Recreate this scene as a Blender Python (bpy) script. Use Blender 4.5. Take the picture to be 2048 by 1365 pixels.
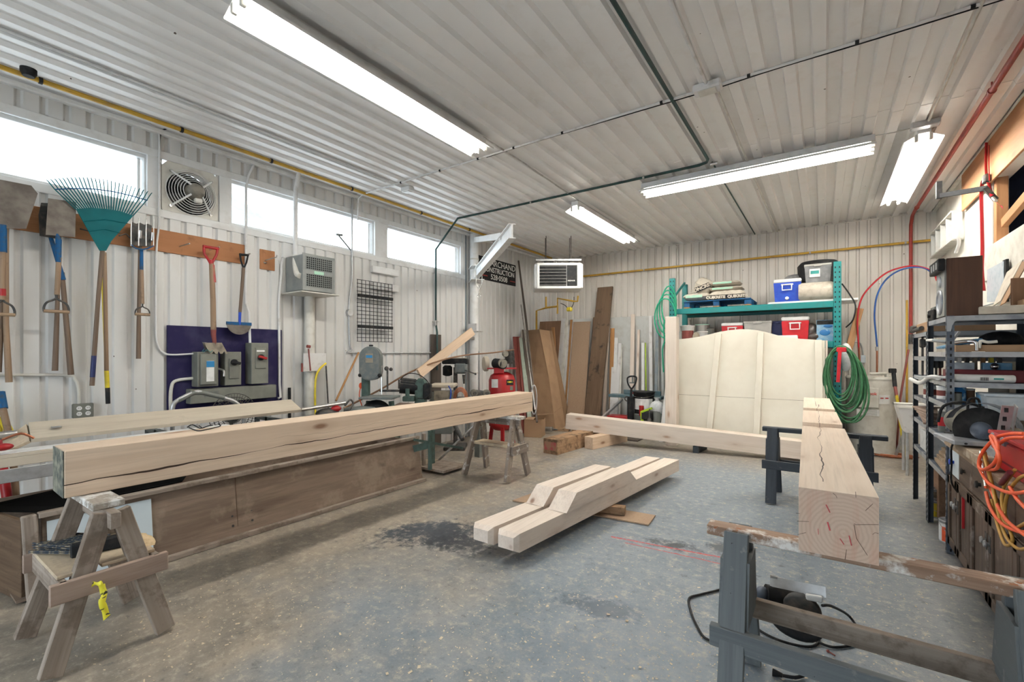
import bpy, math, random
from mathutils import Vector, Matrix
random.seed(7)
sc = bpy.context.scene
for _o in list(bpy.data.objects): bpy.data.objects.remove(_o)
COL = sc.collection
# ------------------------------------------------------------------ camera
H = 1.6; F = 910.0; TH = math.radians(34.4); HZ = 706.0
FW = Vector((-math.sin(TH), math.cos(TH), 0)); RT = Vector((math.cos(TH), math.sin(TH), 0))
cam_d = bpy.data.cameras.new('camera'); cam = bpy.data.objects.new('camera', cam_d); COL.objects.link(cam)
cam_d.sensor_width = 36.0; cam_d.lens = F / 2048 * 36.0; cam_d.clip_start = 0.05; cam_d.clip_end = 200
cam.location = (0, 0, H); cam.rotation_euler = (math.radians(90), 0, TH)
cam_d.shift_y = (HZ - 682.5) / 2048
sc.camera = cam
# ------------------------------------------------------------------ world and exposure
W = bpy.data.worlds.new('sky'); sc.world = W; W.use_nodes = True
bg = W.node_tree.nodes['Background']; bg.inputs[0].default_value = (0.80, 0.91, 1.0, 1); bg.inputs[1].default_value = 4.2
vs = sc.view_settings
vs.view_transform = 'Standard'; vs.look = 'None'; vs.gamma = 1.0; vs.use_curve_mapping = False; vs.exposure = 0.72
EX = 42.0                    # strength of the fluorescent tubes
def portal(name, loc, rot, sx, sy):
    d = bpy.data.lights.new(name, 'AREA'); d.shape = 'RECTANGLE'; d.size = sx; d.size_y = sy; d.cycles.is_portal = True
    o = bpy.data.objects.new(name, d); COL.objects.link(o); o.location = loc; o.rotation_euler = rot
R90 = math.radians(90)
XL, XR, YB, YF, ZC = -5.62, 1.48, 9.80, -3.0, 3.90
portal('window_portal', (XL - .16, -0.4, 3.33), (0, -R90, 0), .5, 4.2)
portal('window_portal', (XL - .16, 3.5, 3.33), (0, -R90, 0), .5, 2.1)
portal('window_portal', (XL - .16, 5.62, 3.33), (0, -R90, 0), .5, 1.8)
portal('fill_portal', (-2.6, YF - .1, 1.35), (R90, 0, 0), 3.0, 2.7)  # sampling guide for the unseen opening added as daylight fill
# ------------------------------------------------------------------ measuring: a photo direction cut with a plane of the room
def ray(u, v):
    a = (u - 1024.0) / F; b = (HZ - v) / F
    return FW + RT * a + Vector((0, 0, b))
CAMP = Vector((0, 0, H))
def PZ(u, v, z): d = ray(u, v); return CAMP + d * ((z - H) / d.z)
def PX(u, v, x): d = ray(u, v); return CAMP + d * (x / d.x)
def PY(u, v, y): d = ray(u, v); return CAMP + d * (y / d.y)
def PT(u, v, t): return CAMP + ray(u, v) * t
V = Vector
# ------------------------------------------------------------------ mesh builder
class MB:
    def __init__(s): s.v = []; s.f = []; s.g = []; s.sm = []; s.mi = []; s.k = 0
    def add(s, vs_, fs, gs=None, smooth=False):
        n = len(s.v); s.v += [tuple(p) for p in vs_]; s.g += [tuple(p) for p in (gs or vs_)]
        for f in fs: s.f.append(tuple(i + n for i in f)); s.sm.append(smooth); s.mi.append(s.k)
        return s
    def obox(s, c, ax, ay, az, L, w, h, bev=0.0):
        c = V(c); X_, Y_, Z_ = L / 2, w / 2, h / 2; b = min(bev, X_ * .45, Y_ * .45, Z_ * .45)
        if b <= 0:
            loc = [(sx * X_, sy * Y_, sz * Z_) for sx in (-1, 1) for sy in (-1, 1) for sz in (-1, 1)]
            fs = [(0, 1, 3, 2), (4, 6, 7, 5), (0, 4, 5, 1), (2, 3, 7, 6), (0, 2, 6, 4), (1, 5, 7, 3)]
        else:
            loc = []; idx = {}
            for sx in (-1, 1):
                for sy in (-1, 1):
                    for sz in (-1, 1):
                        for k in range(3):
                            q = [sx * (X_ - b), sy * (Y_ - b), sz * (Z_ - b)]
                            q[k] = (sx * X_, sy * Y_, sz * Z_)[k]
                            idx[(sx, sy, sz, k)] = len(loc); loc.append(tuple(q))
            fs = []
            for sg in (-1, 1):
                fs.append([idx[(sg, a, b_, 0)] for a, b_ in ((-1, -1), (1, -1), (1, 1), (-1, 1))])
                fs.append([idx[(a, sg, b_, 1)] for a, b_ in ((-1, -1), (1, -1), (1, 1), (-1, 1))])
                fs.append([idx[(a, b_, sg, 2)] for a, b_ in ((-1, -1), (1, -1), (1, 1), (-1, 1))])
            for a in (-1, 1):
                for c_ in (-1, 1):
                    fs.append([idx[(-1, a, c_, 1)], idx[(1, a, c_, 1)], idx[(1, a, c_, 2)], idx[(-1, a, c_, 2)]])
                    fs.append([idx[(a, -1, c_, 0)], idx[(a, 1, c_, 0)], idx[(a, 1, c_, 2)], idx[(a, -1, c_, 2)]])
                    fs.append([idx[(a, c_, -1, 0)], idx[(a, c_, 1, 0)], idx[(a, c_, 1, 1)], idx[(a, c_, -1, 1)]])
                    for d_ in (-1, 1): fs.append([idx[(a, c_, d_, 0)], idx[(a, c_, d_, 1)], idx[(a, c_, d_, 2)]])
        return s.add([c + ax * p[0] + ay * p[1] + az * p[2] for p in loc], fs, loc)
    def box(s, c, size, rz=0.0, bev=0.0, long=None):
        R = Matrix.Rotation(rz, 3, 'Z'); a = [R @ V((1, 0, 0)), R @ V((0, 1, 0)), V((0, 0, 1))]
        k = size.index(max(size)) if long is None else long
        o = {0: (0, 1, 2), 1: (1, 0, 2), 2: (2, 0, 1)}[k]
        return s.obox(c, a[o[0]], a[o[1]], a[o[2]], size[o[0]], size[o[1]], size[o[2]], bev)
    def bb(s, x0, x1, y0, y1, z0, z1, bev=0.0, long=None):
        return s.box(((x0 + x1) / 2, (y0 + y1) / 2, (z0 + z1) / 2), (abs(x1 - x0), abs(y1 - y0), abs(z1 - z0)), 0, bev, long)
    def beam(s, p0, p1, w, h, up=(0, 0, 1), bev=0.0):
        p0, p1 = V(p0), V(p1); ax = (p1 - p0).normalized(); up = V(up)
        if abs(ax.dot(up)) > .98: up = V((0, 1, 0)) if abs(ax.y) < .9 else V((1, 0, 0))
        ay = up.cross(ax).normalized(); az = ax.cross(ay)
        return s.obox((p0 + p1) / 2, ax, ay, az, (p1 - p0).length, w, h, bev)
    def tube(s, pts, r, n=8, caps=True, closed=False):
        pts = [V(p) for p in pts]; m = len(pts); rs = r if isinstance(r, (list, tuple)) else [r] * m
        vs_, gs, fs = [], [], []; L = 0; nrm = None
        for i, p in enumerate(pts):
            if closed: t = (pts[(i + 1) % m] - pts[i - 1])
            else: t = (pts[min(i + 1, m - 1)] - pts[max(i - 1, 0)])
            t = t.normalized() if t.length > 1e-9 else V((0, 0, 1))
            if nrm is None:
                nrm = t.cross(V((0, 0, 1)));
                if nrm.length < .05: nrm = t.cross(V((0, 1, 0)))
            nrm = (nrm - t * nrm.dot(t));
            if nrm.length < 1e-6: nrm = t.orthogonal()
            nrm.normalize(); b = t.cross(nrm)
            if i: L += (pts[i] - pts[i - 1]).length
            for k in range(n):
                a = 2 * math.pi * k / n
                vs_.append(p + (nrm * math.cos(a) + b * math.sin(a)) * rs[i]); gs.append((L, rs[i] * math.cos(a), rs[i] * math.sin(a)))
        for i in range(m if closed else m - 1):
            j = (i + 1) % m
            for k in range(n): fs.append((i * n + k, i * n + (k + 1) % n, j * n + (k + 1) % n, j * n + k))
        s.add(vs_, fs, gs, True)
        if caps and not closed:
            for i in (0, m - 1):
                s.add(vs_[i * n:(i + 1) * n], [tuple(range(n))], gs[i * n:(i + 1) * n])
        return s
    def cyl(s, p0, p1, r, r2=None, n=16): return s.tube([p0, p1], [r, r if r2 is None else r2], n)
    def lathe(s, base, prof, n=24, axis=(0, 0, 1), sx=1.0, flat=False):
        base = V(base); az = V(axis).normalized(); ax = az.orthogonal().normalized(); ay = az.cross(ax)
        vs_, gs, fs = [], [], []
        for r, z in prof:
            for k in range(n):
                a = 2 * math.pi * k / n; q = (r * math.cos(a) * sx, r * math.sin(a), z)
                vs_.append(base + ax * q[0] + ay * q[1] + az * q[2]); gs.append((q[2], q[0], q[1]))
        for i in range(len(prof) - 1):
            for k in range(n): fs.append((i * n + k, i * n + (k + 1) % n, (i + 1) * n + (k + 1) % n, (i + 1) * n + k))
        s.add(vs_, fs, gs, not flat)
        for i in (0, len(prof) - 1):
            if prof[i][0] > 1e-4: s.add(vs_[i * n:(i + 1) * n], [tuple(range(n))], gs[i * n:(i + 1) * n])
        return s
    def ball(s, c, r, sc_=(1, 1, 1), n=16, m=9):
        vs_, gs, fs = [], [], []
        for i in range(m + 1):
            th = math.pi * i / m
            for k in range(n):
                a = 2 * math.pi * k / n; q = (r * sc_[0] * math.sin(th) * math.cos(a), r * sc_[1] * math.sin(th) * math.sin(a), r * sc_[2] * math.cos(th))
                vs_.append(V(c) + V(q)); gs.append(q)
        for i in range(m):
            for k in range(n): fs.append((i * n + k, (i + 1) * n + k, (i + 1) * n + (k + 1) % n, i * n + (k + 1) % n))
        return s.add(vs_, fs, gs, True)
    def prism(s, poly, o, ux, uy, depth, smooth=False):
        o, ux, uy = V(o), V(ux), V(uy); nz = ux.cross(uy).normalized(); n = len(poly)
        a = [o + ux * p[0] + uy * p[1] for p in poly]; b = [q + nz * depth for q in a]
        g = [(p[0], p[1], 0) for p in poly] + [(p[0], p[1], depth) for p in poly]
        s.add(a + b, [tuple(range(n - 1, -1, -1)), tuple(range(n, 2 * n))], g)
        return s.add(a + b, [(i, (i + 1) % n, n + (i + 1) % n, n + i) for i in range(n)], g, smooth)
    def plate(s, pts, th):            # a quad or polygon in space given a thickness along its normal
        pts = [V(p) for p in pts]; nz = (pts[1] - pts[0]).cross(pts[2] - pts[0]).normalized(); n = len(pts)
        e0 = (pts[1] - pts[0]); e1 = (pts[-1] - pts[0]); lx = (e1 if e1.length > e0.length else e0).normalized(); ly = nz.cross(lx)
        b = [p + nz * th for p in pts]; g = [((p - pts[0]).dot(lx), (p - pts[0]).dot(ly), 0) for p in pts]
        return s.add(pts + b, [tuple(range(n - 1, -1, -1)), tuple(range(n, 2 * n))] + [(i, (i + 1) % n, n + (i + 1) % n, n + i) for i in range(n)], g + [(q[0], q[1], th) for q in g])
    def build(s, name, mat, parent=None):
        me = bpy.data.meshes.new(name)
        if parent is None:
            xs = list(zip(*s.v)); o_ = V(((min(xs[0]) + max(xs[0])) / 2, (min(xs[1]) + max(xs[1])) / 2, min(xs[2])))
        else: o_ = world_loc(parent)
        me.from_pydata([tuple(V(p) - o_) for p in s.v], [], s.f); me.update()
        me.polygons.foreach_set('use_smooth', s.sm)
        at = me.attributes.new('gc', 'FLOAT_VECTOR', 'POINT'); at.data.foreach_set('vector', [c for p in s.g for c in p])
        for mt in (mat if isinstance(mat, tuple) else (mat,)): me.materials.append(M[mt] if isinstance(mt, str) else mt)
        if isinstance(mat, tuple): me.polygons.foreach_set('material_index', s.mi)
        ob = bpy.data.objects.new(name, me); COL.objects.link(ob)
        if parent is None: ob.location = o_
        else: ob.parent = parent
        return ob
def world_loc(o):
    p = V(o.location)
    while o.parent: o = o.parent; p += V(o.location)
    return p
def tag(o, label, cat, group=None):
    o['label'] = label; o['category'] = cat
    if group: o['group'] = group
    return o
def thing(name, label, cat, loc, group=None):
    o = bpy.data.objects.new(name, None); COL.objects.link(o); o.location = loc; o.empty_display_size = .1
    return tag(o, label, cat, group)
def struct(name, mb, mat, parent=None):
    o = mb.build(name, mat, parent)
    if parent is None: o['kind'] = 'structure'
    return o
def one(name, label, cat, mb, mat, group=None): return tag(mb.build(name, mat), label, cat, group)
def arc(c, r, a0, a1, n, ux, uy): return [V(c) + V(ux) * (r * math.cos(a0 + (a1 - a0) * i / n)) + V(uy) * (r * math.sin(a0 + (a1 - a0) * i / n)) for i in range(n + 1)]
def smooth_path(pts, n=6):
    pts = [V(p) for p in pts]; out = []
    for i in range(len(pts) - 1):
        p0 = pts[max(i - 1, 0)]; p1 = pts[i]; p2 = pts[i + 1]; p3 = pts[min(i + 2, len(pts) - 1)]
        for k in range(n):
            t = k / n
            out.append(.5 * ((2 * p1) + (p2 - p0) * t + (2 * p0 - 5 * p1 + 4 * p2 - p3) * t * t + (3 * p1 - p0 - 3 * p2 + p3) * t ** 3))
    return out + [pts[-1]]
def lettering(name, body, size, origin, ux, uy, mat, parent, th=.001, sx=1.0, bold=0.0, align='CENTER'):
    cu = bpy.data.curves.new(name, 'FONT'); cu.body = body; cu.size = size; cu.align_x = align; cu.align_y = 'CENTER'; cu.extrude = th; cu.offset = bold
    t = bpy.data.objects.new(name, cu); COL.objects.link(t)
    bpy.context.view_layer.update()
    me = bpy.data.meshes.new_from_object(t); bpy.data.objects.remove(t)
    ux, uy = V(ux).normalized(), V(uy).normalized(); nz = ux.cross(uy); pl = world_loc(parent)
    for vv in me.vertices:
        c = vv.co; vv.co = V(origin) + ux * c.x * sx + uy * c.y + nz * c.z - pl
    me.materials.clear(); me.materials.append(M[mat]); me.name = name
    ob = bpy.data.objects.new(name, me); COL.objects.link(ob); ob.parent = parent
    return ob
# ------------------------------------------------------------------ materials
M = {}
def _new(name):
    m = bpy.data.materials.new(name); m.use_nodes = True; nt = m.node_tree; b = nt.nodes['Principled BSDF']; M[name] = m
    return m, nt, b
def N(nt, t, **k):
    n = nt.nodes.new(t)
    for a, v in k.items():
        if a.startswith('i_'):
            key = a[2:]; key = int(key) if key.isdigit() else key
            if hasattr(v, 'is_output') or isinstance(v, bpy.types.NodeSocket): nt.links.new(v, n.inputs[key])
            else: n.inputs[key].default_value = v
        else: setattr(n, a, v)
    return n
def coords(nt, scale=(1, 1, 1), rnd=True, attr='gc'):
    a = N(nt, 'ShaderNodeAttribute', attribute_name=attr)
    mp = N(nt, 'ShaderNodeMapping', i_0=a.outputs['Vector'], i_3=scale)
    if rnd:
        oi = N(nt, 'ShaderNodeObjectInfo'); mu = N(nt, 'ShaderNodeMath', operation='MULTIPLY', i_0=oi.outputs['Random'], i_1=37.0)
        cb = N(nt, 'ShaderNodeCombineXYZ', i_0=mu.outputs[0], i_1=mu.outputs[0], i_2=mu.outputs[0]); nt.links.new(cb.outputs[0], mp.inputs[1])
    return mp.outputs[0]
def mixc(nt, fac, a, b, mode='MIX'):
    n = nt.nodes.new('ShaderNodeMix'); n.data_type = 'RGBA'; n.blend_type = mode
    for i, v in ((0, fac), (6, a), (7, b)):
        if isinstance(v, bpy.types.NodeSocket): nt.links.new(v, n.inputs[i])
        else: n.inputs[i].default_value = v if i == 0 else (*v[:3], 1)
    return n.outputs[2]
def ramp(nt, fac, p0, p1):
    n = N(nt, 'ShaderNodeMapRange', i_0=fac, i_1=p0, i_2=p1); return n.outputs[0]
def noise(nt, vec, scale, detail=4, rough=.55): return N(nt, 'ShaderNodeTexNoise', i_Vector=vec, i_Scale=scale, i_Detail=detail, i_Roughness=rough).outputs[0]
def bumpn(nt, b, h, strength, dist=.002):
    n = N(nt, 'ShaderNodeBump', i_Strength=strength, i_Distance=dist, i_Height=h); nt.links.new(n.outputs[0], b.inputs['Normal'])
def plain(name, c, rough=.6, metal=0.0, c2=None, scale=12, lo=.45, hi=.7, amt=1.0, bump=0.0, stretch=(1, 1, 1), spec=None, trans=0.0, alpha=None):
    m, nt, b = _new(name); b.inputs['Roughness'].default_value = rough; b.inputs['Metallic'].default_value = metal
    if spec is not None: b.inputs['Specular IOR Level'].default_value = spec
    if trans: b.inputs['Transmission Weight'].default_value = trans
    if alpha is not None: b.inputs['Alpha'].default_value = alpha
    vec = coords(nt, stretch); nz = noise(nt, vec, scale)
    c2 = c2 or tuple(x * .8 for x in c)
    f = ramp(nt, nz, lo, hi); f = N(nt, 'ShaderNodeMath', operation='MULTIPLY', i_0=f, i_1=amt).outputs[0]
    nt.links.new(mixc(nt, f, c, c2), b.inputs['Base Color'])
    if bump: bumpn(nt, b, nz, bump)
    return m
def wood(name, c, c2, knot=None, grain=26, rough=.65, crack=None, dirt=None, ring=None, bump=.15, speck=None):
    """grain runs along the first gc axis"""
    m, nt, b = _new(name); b.inputs['Roughness'].default_value = rough; b.inputs['Specular IOR Level'].default_value = .25
    raw = coords(nt); vec = N(nt, 'ShaderNodeMapping', i_0=raw, i_3=(1.2, grain, grain)).outputs[0]
    g = noise(nt, vec, 1.0, 5, .6); wv = N(nt, 'ShaderNodeMapping', i_0=raw, i_3=(.5, 6, 6)).outputs[0]; g2 = noise(nt, wv, 1.0, 2, .5)
    gf = noise(nt, N(nt, 'ShaderNodeMapping', i_0=raw, i_3=(2.5, grain * 4, grain * 4)).outputs[0], 1.0, 3, .6)
    col = mixc(nt, ramp(nt, g, .40, .62), c, c2); col = mixc(nt, N(nt, 'ShaderNodeMath', operation='MULTIPLY', i_0=ramp(nt, gf, .48, .7), i_1=.55).outputs[0], col, tuple(x * .78 for x in c2)); col = mixc(nt, ramp(nt, g2, .4, .75), col, tuple((x * .6 + y * .4) * .96 for x, y in zip(c, c2)))
    if knot:
        kv = N(nt, 'ShaderNodeMapping', i_0=raw, i_3=(1.6, 4.5, 4.5)).outputs[0]
        vo = N(nt, 'ShaderNodeTexVoronoi', i_Vector=kv, i_Scale=1.0); d = vo.outputs['Distance']
        k1 = ramp(nt, d, .13, .05); k2 = ramp(nt, d, .30, .1)
        col = mixc(nt, N(nt, 'ShaderNodeMath', operation='MULTIPLY', i_0=k2, i_1=.35).outputs[0], col, tuple(.5 * (x + y) for x, y in zip(c2, knot)))
        col = mixc(nt, N(nt, 'ShaderNodeMath', operation='MULTIPLY', i_0=k1, i_1=.8).outputs[0], col, knot)
    if crack:      # (axis index, offset, slope, wander, half width, x0, x1)
        sp = N(nt, 'ShaderNodeSeparateXYZ', i_0=N(nt, 'ShaderNodeAttribute', attribute_name='gc').outputs['Vector'])
        for (ax, off, sl, wa, hw, x0, x1) in crack:
            x = sp.outputs[0]; cx = N(nt, 'ShaderNodeCombineXYZ', i_0=x).outputs[0]
            nn = noise(nt, cx, 2.2, 3, .5)
            ln = N(nt, 'ShaderNodeMath', operation='MULTIPLY_ADD', i_0=x, i_1=sl, i_2=off).outputs[0]
            ln = N(nt, 'ShaderNodeMath', operation='MULTIPLY_ADD', i_0=N(nt, 'ShaderNodeMath', operation='SUBTRACT', i_0=nn, i_1=.5).outputs[0], i_1=wa, i_2=ln).outputs[0]
            df = N(nt, 'ShaderNodeMath', operation='ABSOLUTE', i_0=N(nt, 'ShaderNodeMath', operation='SUBTRACT', i_0=sp.outputs[ax], i_1=ln).outputs[0]).outputs[0]
            n2 = noise(nt, cx, 1.3, 1, .5); hwv = N(nt, 'ShaderNodeMath', operation='MULTIPLY_ADD', i_0=N(nt, 'ShaderNodeMath', operation='SUBTRACT', i_0=n2, i_1=.42).outputs[0], i_1=hw * 7, i_2=hw * .5).outputs[0]
            mk = N(nt, 'ShaderNodeMath', operation='LESS_THAN', i_0=df, i_1=hwv).outputs[0]
            a0 = N(nt, 'ShaderNodeMath', operation='GREATER_THAN', i_0=x, i_1=x0).outputs[0]; a1 = N(nt, 'ShaderNodeMath', operation='LESS_THAN', i_0=x, i_1=x1).outputs[0]
            mk = N(nt, 'ShaderNodeMath', operation='MULTIPLY', i_0=mk, i_1=N(nt, 'ShaderNodeMath', operation='MULTIPLY', i_0=a0, i_1=a1).outputs[0]).outputs[0]
            col = mixc(nt, mk, col, (.05, .03, .02))
    if dirt:
        dn = noise(nt, raw, dirt[1], 5, .65); col = mixc(nt, N(nt, 'ShaderNodeMath', operation='MULTIPLY', i_0=ramp(nt, dn, dirt[2], dirt[2] + .12), i_1=dirt[3]).outputs[0], col, dirt[0])
    if speck:
        dn = noise(nt, raw, speck[1], 3, .6); col = mixc(nt, ramp(nt, dn, speck[2], speck[2] + .03), col, speck[0])
    nt.links.new(col, b.inputs['Base Color'])
    if bump: bumpn(nt, b, g, bump)
    return m
def glow(name, c, s):
    m, nt, b = _new(name); b.inputs['Emission Color'].default_value = (*c, 1); b.inputs['Emission Strength'].default_value = s; b.inputs['Base Color'].default_value = (.9, .9, .9, 1)
    return m
plain('white_paint', (.76, .76, .75), .45, c2=(.62, .60, .57), scale=7, lo=.5, hi=.8)
plain('white_metal', (.80, .80, .79), .4, c2=(.70, .69, .67), scale=9)
plain('off_white', (.68, .66, .60), .5, c2=(.55, .52, .46), scale=8)
plain('cream_panel', (.74, .70, .60), .6, c2=(.68, .63, .53), scale=3, lo=.4, hi=.7)
plain('white_trim', (.72, .71, .70), .5, c2=(.5, .47, .43), scale=8, lo=.55, hi=.75)
plain('plywood_white', (.78, .75, .68), .6, c2=(.68, .64, .57), scale=4)
plain('black', (.012, .012, .013), .6, c2=(.03, .03, .03), scale=20, spec=.2)
plain('black_plastic', (.016, .017, .019), .6, c2=(.07, .06, .05), scale=14, lo=.5, hi=.9, spec=.2)
plain('dark_iron', (.05, .05, .05), .6, .2, c2=(.13, .11, .09), scale=18)
plain('steel', (.55, .54, .52), .32, .9, c2=(.36, .33, .30), scale=12)
plain('blade_steel', (.19, .165, .14), .6, .2, c2=(.11, .09, .075), scale=9, lo=.4, hi=.65)
plain('chrome', (.8, .8, .82), .12, 1.0)
plain('galvanised', (.52, .53, .54), .4, .7, c2=(.42, .42, .42), scale=16)
plain('grey_box', (.20, .205, .175), .55, c2=(.16, .16, .14), scale=6, spec=.3)
plain('grey_box_dark', (.15, .16, .145), .5)
plain('gunmetal', (.085, .105, .14), .5, .2, c2=(.33, .34, .36), scale=9, lo=.48, hi=.75)
plain('shelf_edge', (.40, .42, .45), .42, .4, c2=(.22, .24, .28), scale=8, lo=.5, hi=.7)
plain('blue_tool', (.008, .085, .22), .6, spec=.25, c2=(.05, .07, .09), scale=30, lo=.5, hi=.75)
plain('bright_blue', (.004, .05, .45), .45, c2=(.01, .08, .5))
plain('navy', (.01, .02, .10), .5)
plain('purple_board', (.024, .02, .07), .8, spec=.15, c2=(.045, .042, .095), scale=6)
plain('teal_plastic', (.0, .115, .13), .6, spec=.2, c2=(.0, .09, .10), scale=6)
plain('teal_steel', (.0, .19, .19), .45, c2=(.03, .14, .14), scale=12, lo=.5, hi=.8)
plain('machine_green', (.075, .12, .105), .6, spec=.25, c2=(.05, .07, .06), scale=12)
plain('machine_grey', (.13, .15, .15), .55, spec=.3, c2=(.20, .20, .18), scale=14)
plain('machine_blue', (.07, .14, .17), .45, c2=(.12, .16, .17), scale=12)
plain('red_paint', (.36, .006, .01), .42, c2=(.26, .02, .015), scale=10, lo=.55, hi=.8)
plain('cooler_red', (.50, .006, .012), .45, c2=(.4, .006, .01))
plain('dark_red', (.13, .003, .01), .5)
plain('red_pipe', (.33, .035, .025), .5, c2=(.22, .03, .025), scale=12)
plain('red_strap', (.50, .01, .02), .7)
plain('yellow_pipe', (.56, .33, .035), .45, c2=(.36, .22, .06), scale=12, lo=.5, hi=.75)
plain('bristle', (.055, .065, .08), .9, c2=(.42, .34, .22), scale=22, lo=.5, hi=.65, spec=.1)
plain('yellow', (.78, .62, .03), .45, c2=(.6, .47, .05))
plain('yellow_tape', (.80, .72, .04), .5, c2=(.03, .03, .02), scale=24, lo=.56, hi=.58)
plain('orange_cord', (.85, .12, .035), .5, c2=(.7, .1, .03))
plain('green_hose', (.028, .12, .045), .45, c2=(.06, .21, .10), scale=10)
plain('green_hose_bright', (.0, .30, .16), .45)
plain('green_bin', (.0, .22, .06), .4)
plain('lime', (.42, .62, .02), .45)
plain('dark_green_pipe', (.012, .055, .05), .5, c2=(.02, .035, .035), scale=14)
plain('copper', (.45, .17, .09), .35, .8)
plain('blue_line', (.01, .08, .32), .4)
plain('cardboard', (.37, .235, .135), .85, c2=(.31, .19, .11), scale=4)
plain('cardboard_shaded', (.27, .165, .09), .85, c2=(.22, .13, .07), scale=4)  # cardboard with shade put into its colour, for the carton's unlit faces
plain('hardboard', (.34, .235, .155), .8, c2=(.30, .20, .13), scale=60)
plain('concrete_bag', (.55, .50, .42), .8, c2=(.42, .37, .30), scale=14)
plain('mint', (.35, .62, .48), .7, c2=(.5, .6, .5))
plain('grey_plastic', (.42, .41, .38), .5, c2=(.36, .35, .33))
plain('clear_plastic', (.55, .62, .68), .25, c2=(.42, .50, .58), scale=18, spec=.5)
plain('clear_bin', (.20, .20, .205), .3, c2=(.30, .30, .30), scale=9)
plain('light_blue', (.14, .32, .50), .5, c2=(.3, .42, .52), scale=14)
plain('blue_box', (.02, .15, .38), .4, c2=(.30, .50, .65), scale=10, lo=.55, hi=.62)
plain('label_white', (.80, .80, .78), .6)
plain('label_blue', (.01, .20, .45), .5)
plain('label_teal', (.03, .30, .28), .5)
plain('rag', (.30, .26, .20), .9, c2=(.12, .10, .08), scale=10)
plain('garbage_bag', (.05, .04, .035), .3, c2=(.12, .10, .08), scale=12, bump=.6)
plain('bag_white', (.72, .73, .74), .35, c2=(.5, .52, .54), scale=16, bump=.6)
plain('speaker_cone', (.45, .30, .15), .7)
plain('grey_face', (.30, .31, .29), .6)
plain('foam', (.60, .68, .72), .6, c2=(.54, .62, .67), scale=3)
plain('tarp', (.003, .003, .003), .95, spec=.05)
plain('grinder_beige', (.24, .22, .18), .6, c2=(.12, .11, .09), scale=12)
plain('stone_tan', (.60, .52, .38), .7)
plain('loft_shade', (.015, .02, .05), .8)  # near-black colour stands in for the lack of light inside the loft
plain('dark_room', (.03, .03, .035), .9)
plain('rust_red', (.22, .05, .04), .6)
plain('pale_green', (.40, .47, .40), .6)
plain('grey_paint', (.20, .24, .27), .55, c2=(.27, .29, .29), scale=9)
plain('translucent', (.55, .56, .54), .35, c2=(.47, .46, .43), scale=6)
plain('sawdust', (.62, .48, .30), .95, c2=(.50, .37, .22), scale=60, bump=.4)
plain('chips', (.66, .55, .40), .9, c2=(.52, .40, .26), scale=30)
wood('pine', (.68, .52, .38), (.58, .42, .29), (.20, .09, .045), 22)
wood('pine_beam_a', (.72, .57, .435), (.62, .47, .345), (.20, .09, .045), 20, crack=[(2, -.03, .012, .05, .0028, -9, 9), (2, .03, .012, .10, .0004, -1.2, 9)])
wood('pine_beam_b', (.79, .66, .54), (.72, .58, .46), (.30, .15, .08), 18, crack=[(1, .015, -.012, .09, .0014, -2.3, 1.2), (1, .02, .0, .02, .001, 1.0, 9)])
wood('pine_pale', (.79, .69, .60), (.72, .61, .52), (.25, .12, .07), 18)
wood('pine_white', (.74, .65, .57), (.68, .58, .49), (.35, .2, .12), 18)
wood('block_old', (.42, .27, .16), (.30, .18, .10), (.08, .04, .02), 22, dirt=((.10, .06, .035), 6, .5, .8))
wood('weathered', (.36, .30, .25), (.22, .175, .14), (.09, .06, .04), 30, rough=.8, dirt=((.15, .11, .08), 8, .5, .7), bump=.4)
wood('weathered_pink', (.42, .32, .26), (.27, .19, .15), (.10, .06, .04), 22, rough=.8, bump=.35)
wood('bin_ply', (.27, .20, .15), (.17, .12, .088), (.07, .045, .03), 10, rough=.8, dirt=((.36, .29, .22), 3, .5, .5))
wood('dark_plank', (.16, .105, .065), (.10, .063, .04), (.03, .02, .015), 16, rough=.8, dirt=((.03, .022, .016), 4.5, .57, .9))
wood('grey_plank', (.13, .105, .085), (.08, .065, .055), None, 30, rough=.8)
wood('plywood', (.46, .215, .10), (.34, .145, .06), (.13, .05, .02), 9, dirt=((.2, .09, .045), 5, .58, .6))
wood('header_ply', (.50, .265, .13), (.42, .20, .09), (.30, .13, .06), 7)
wood('brown_ply', (.26, .15, .09), (.19, .105, .06), (.08, .04, .02), 8)
wood('walnut', (.12, .062, .04), (.065, .035, .026), None, 12, rough=.5, bump=.05)
wood('cabinet_wood', (.16, .115, .085), (.09, .06, .045), None, 24, rough=.55, dirt=((.40, .36, .32), 5, .6, .7))
wood('handle_wood', (.36, .25, .16), (.24, .155, .10), None, 40, rough=.5, dirt=((.14, .09, .06), 7, .55, .7))
wood('handle_dark', (.20, .14, .10), (.13, .09, .065), None, 40, rough=.5)
wood('handle_orange', (.45, .24, .10), (.33, .16, .06), None, 30, rough=.5)
wood('counter_top', (.36, .27, .19), (.25, .18, .12), None, 14, dirt=((.52, .45, .36), 8, .52, .7))
wood('grey_horse', (.155, .17, .175), (.115, .128, .135), None, 24, rough=.6, dirt=((.33, .31, .28), 14, .62, .7), speck=((.03, .03, .03), 40, .70))
wood('grey_horse_dark', (.055, .065, .078), (.04, .047, .058), None, 20, rough=.6, dirt=((.2, .18, .16), 14, .66, .6))
wood('brown_rail', (.18, .11, .075), (.11, .065, .045), None, 22, rough=.75)
wood('paint_spattered', (.36, .24, .17), (.25, .15, .10), None, 20, dirt=((.78, .76, .72), 9, .50, .95), speck=((.33, .13, .06), 16, .64))
wood('white_spattered', (.42, .38, .33), (.30, .26, .22), None, 20, dirt=((.72, .72, .70), 12, .47, .95), speck=((.10, .08, .06), 30, .66))
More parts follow.
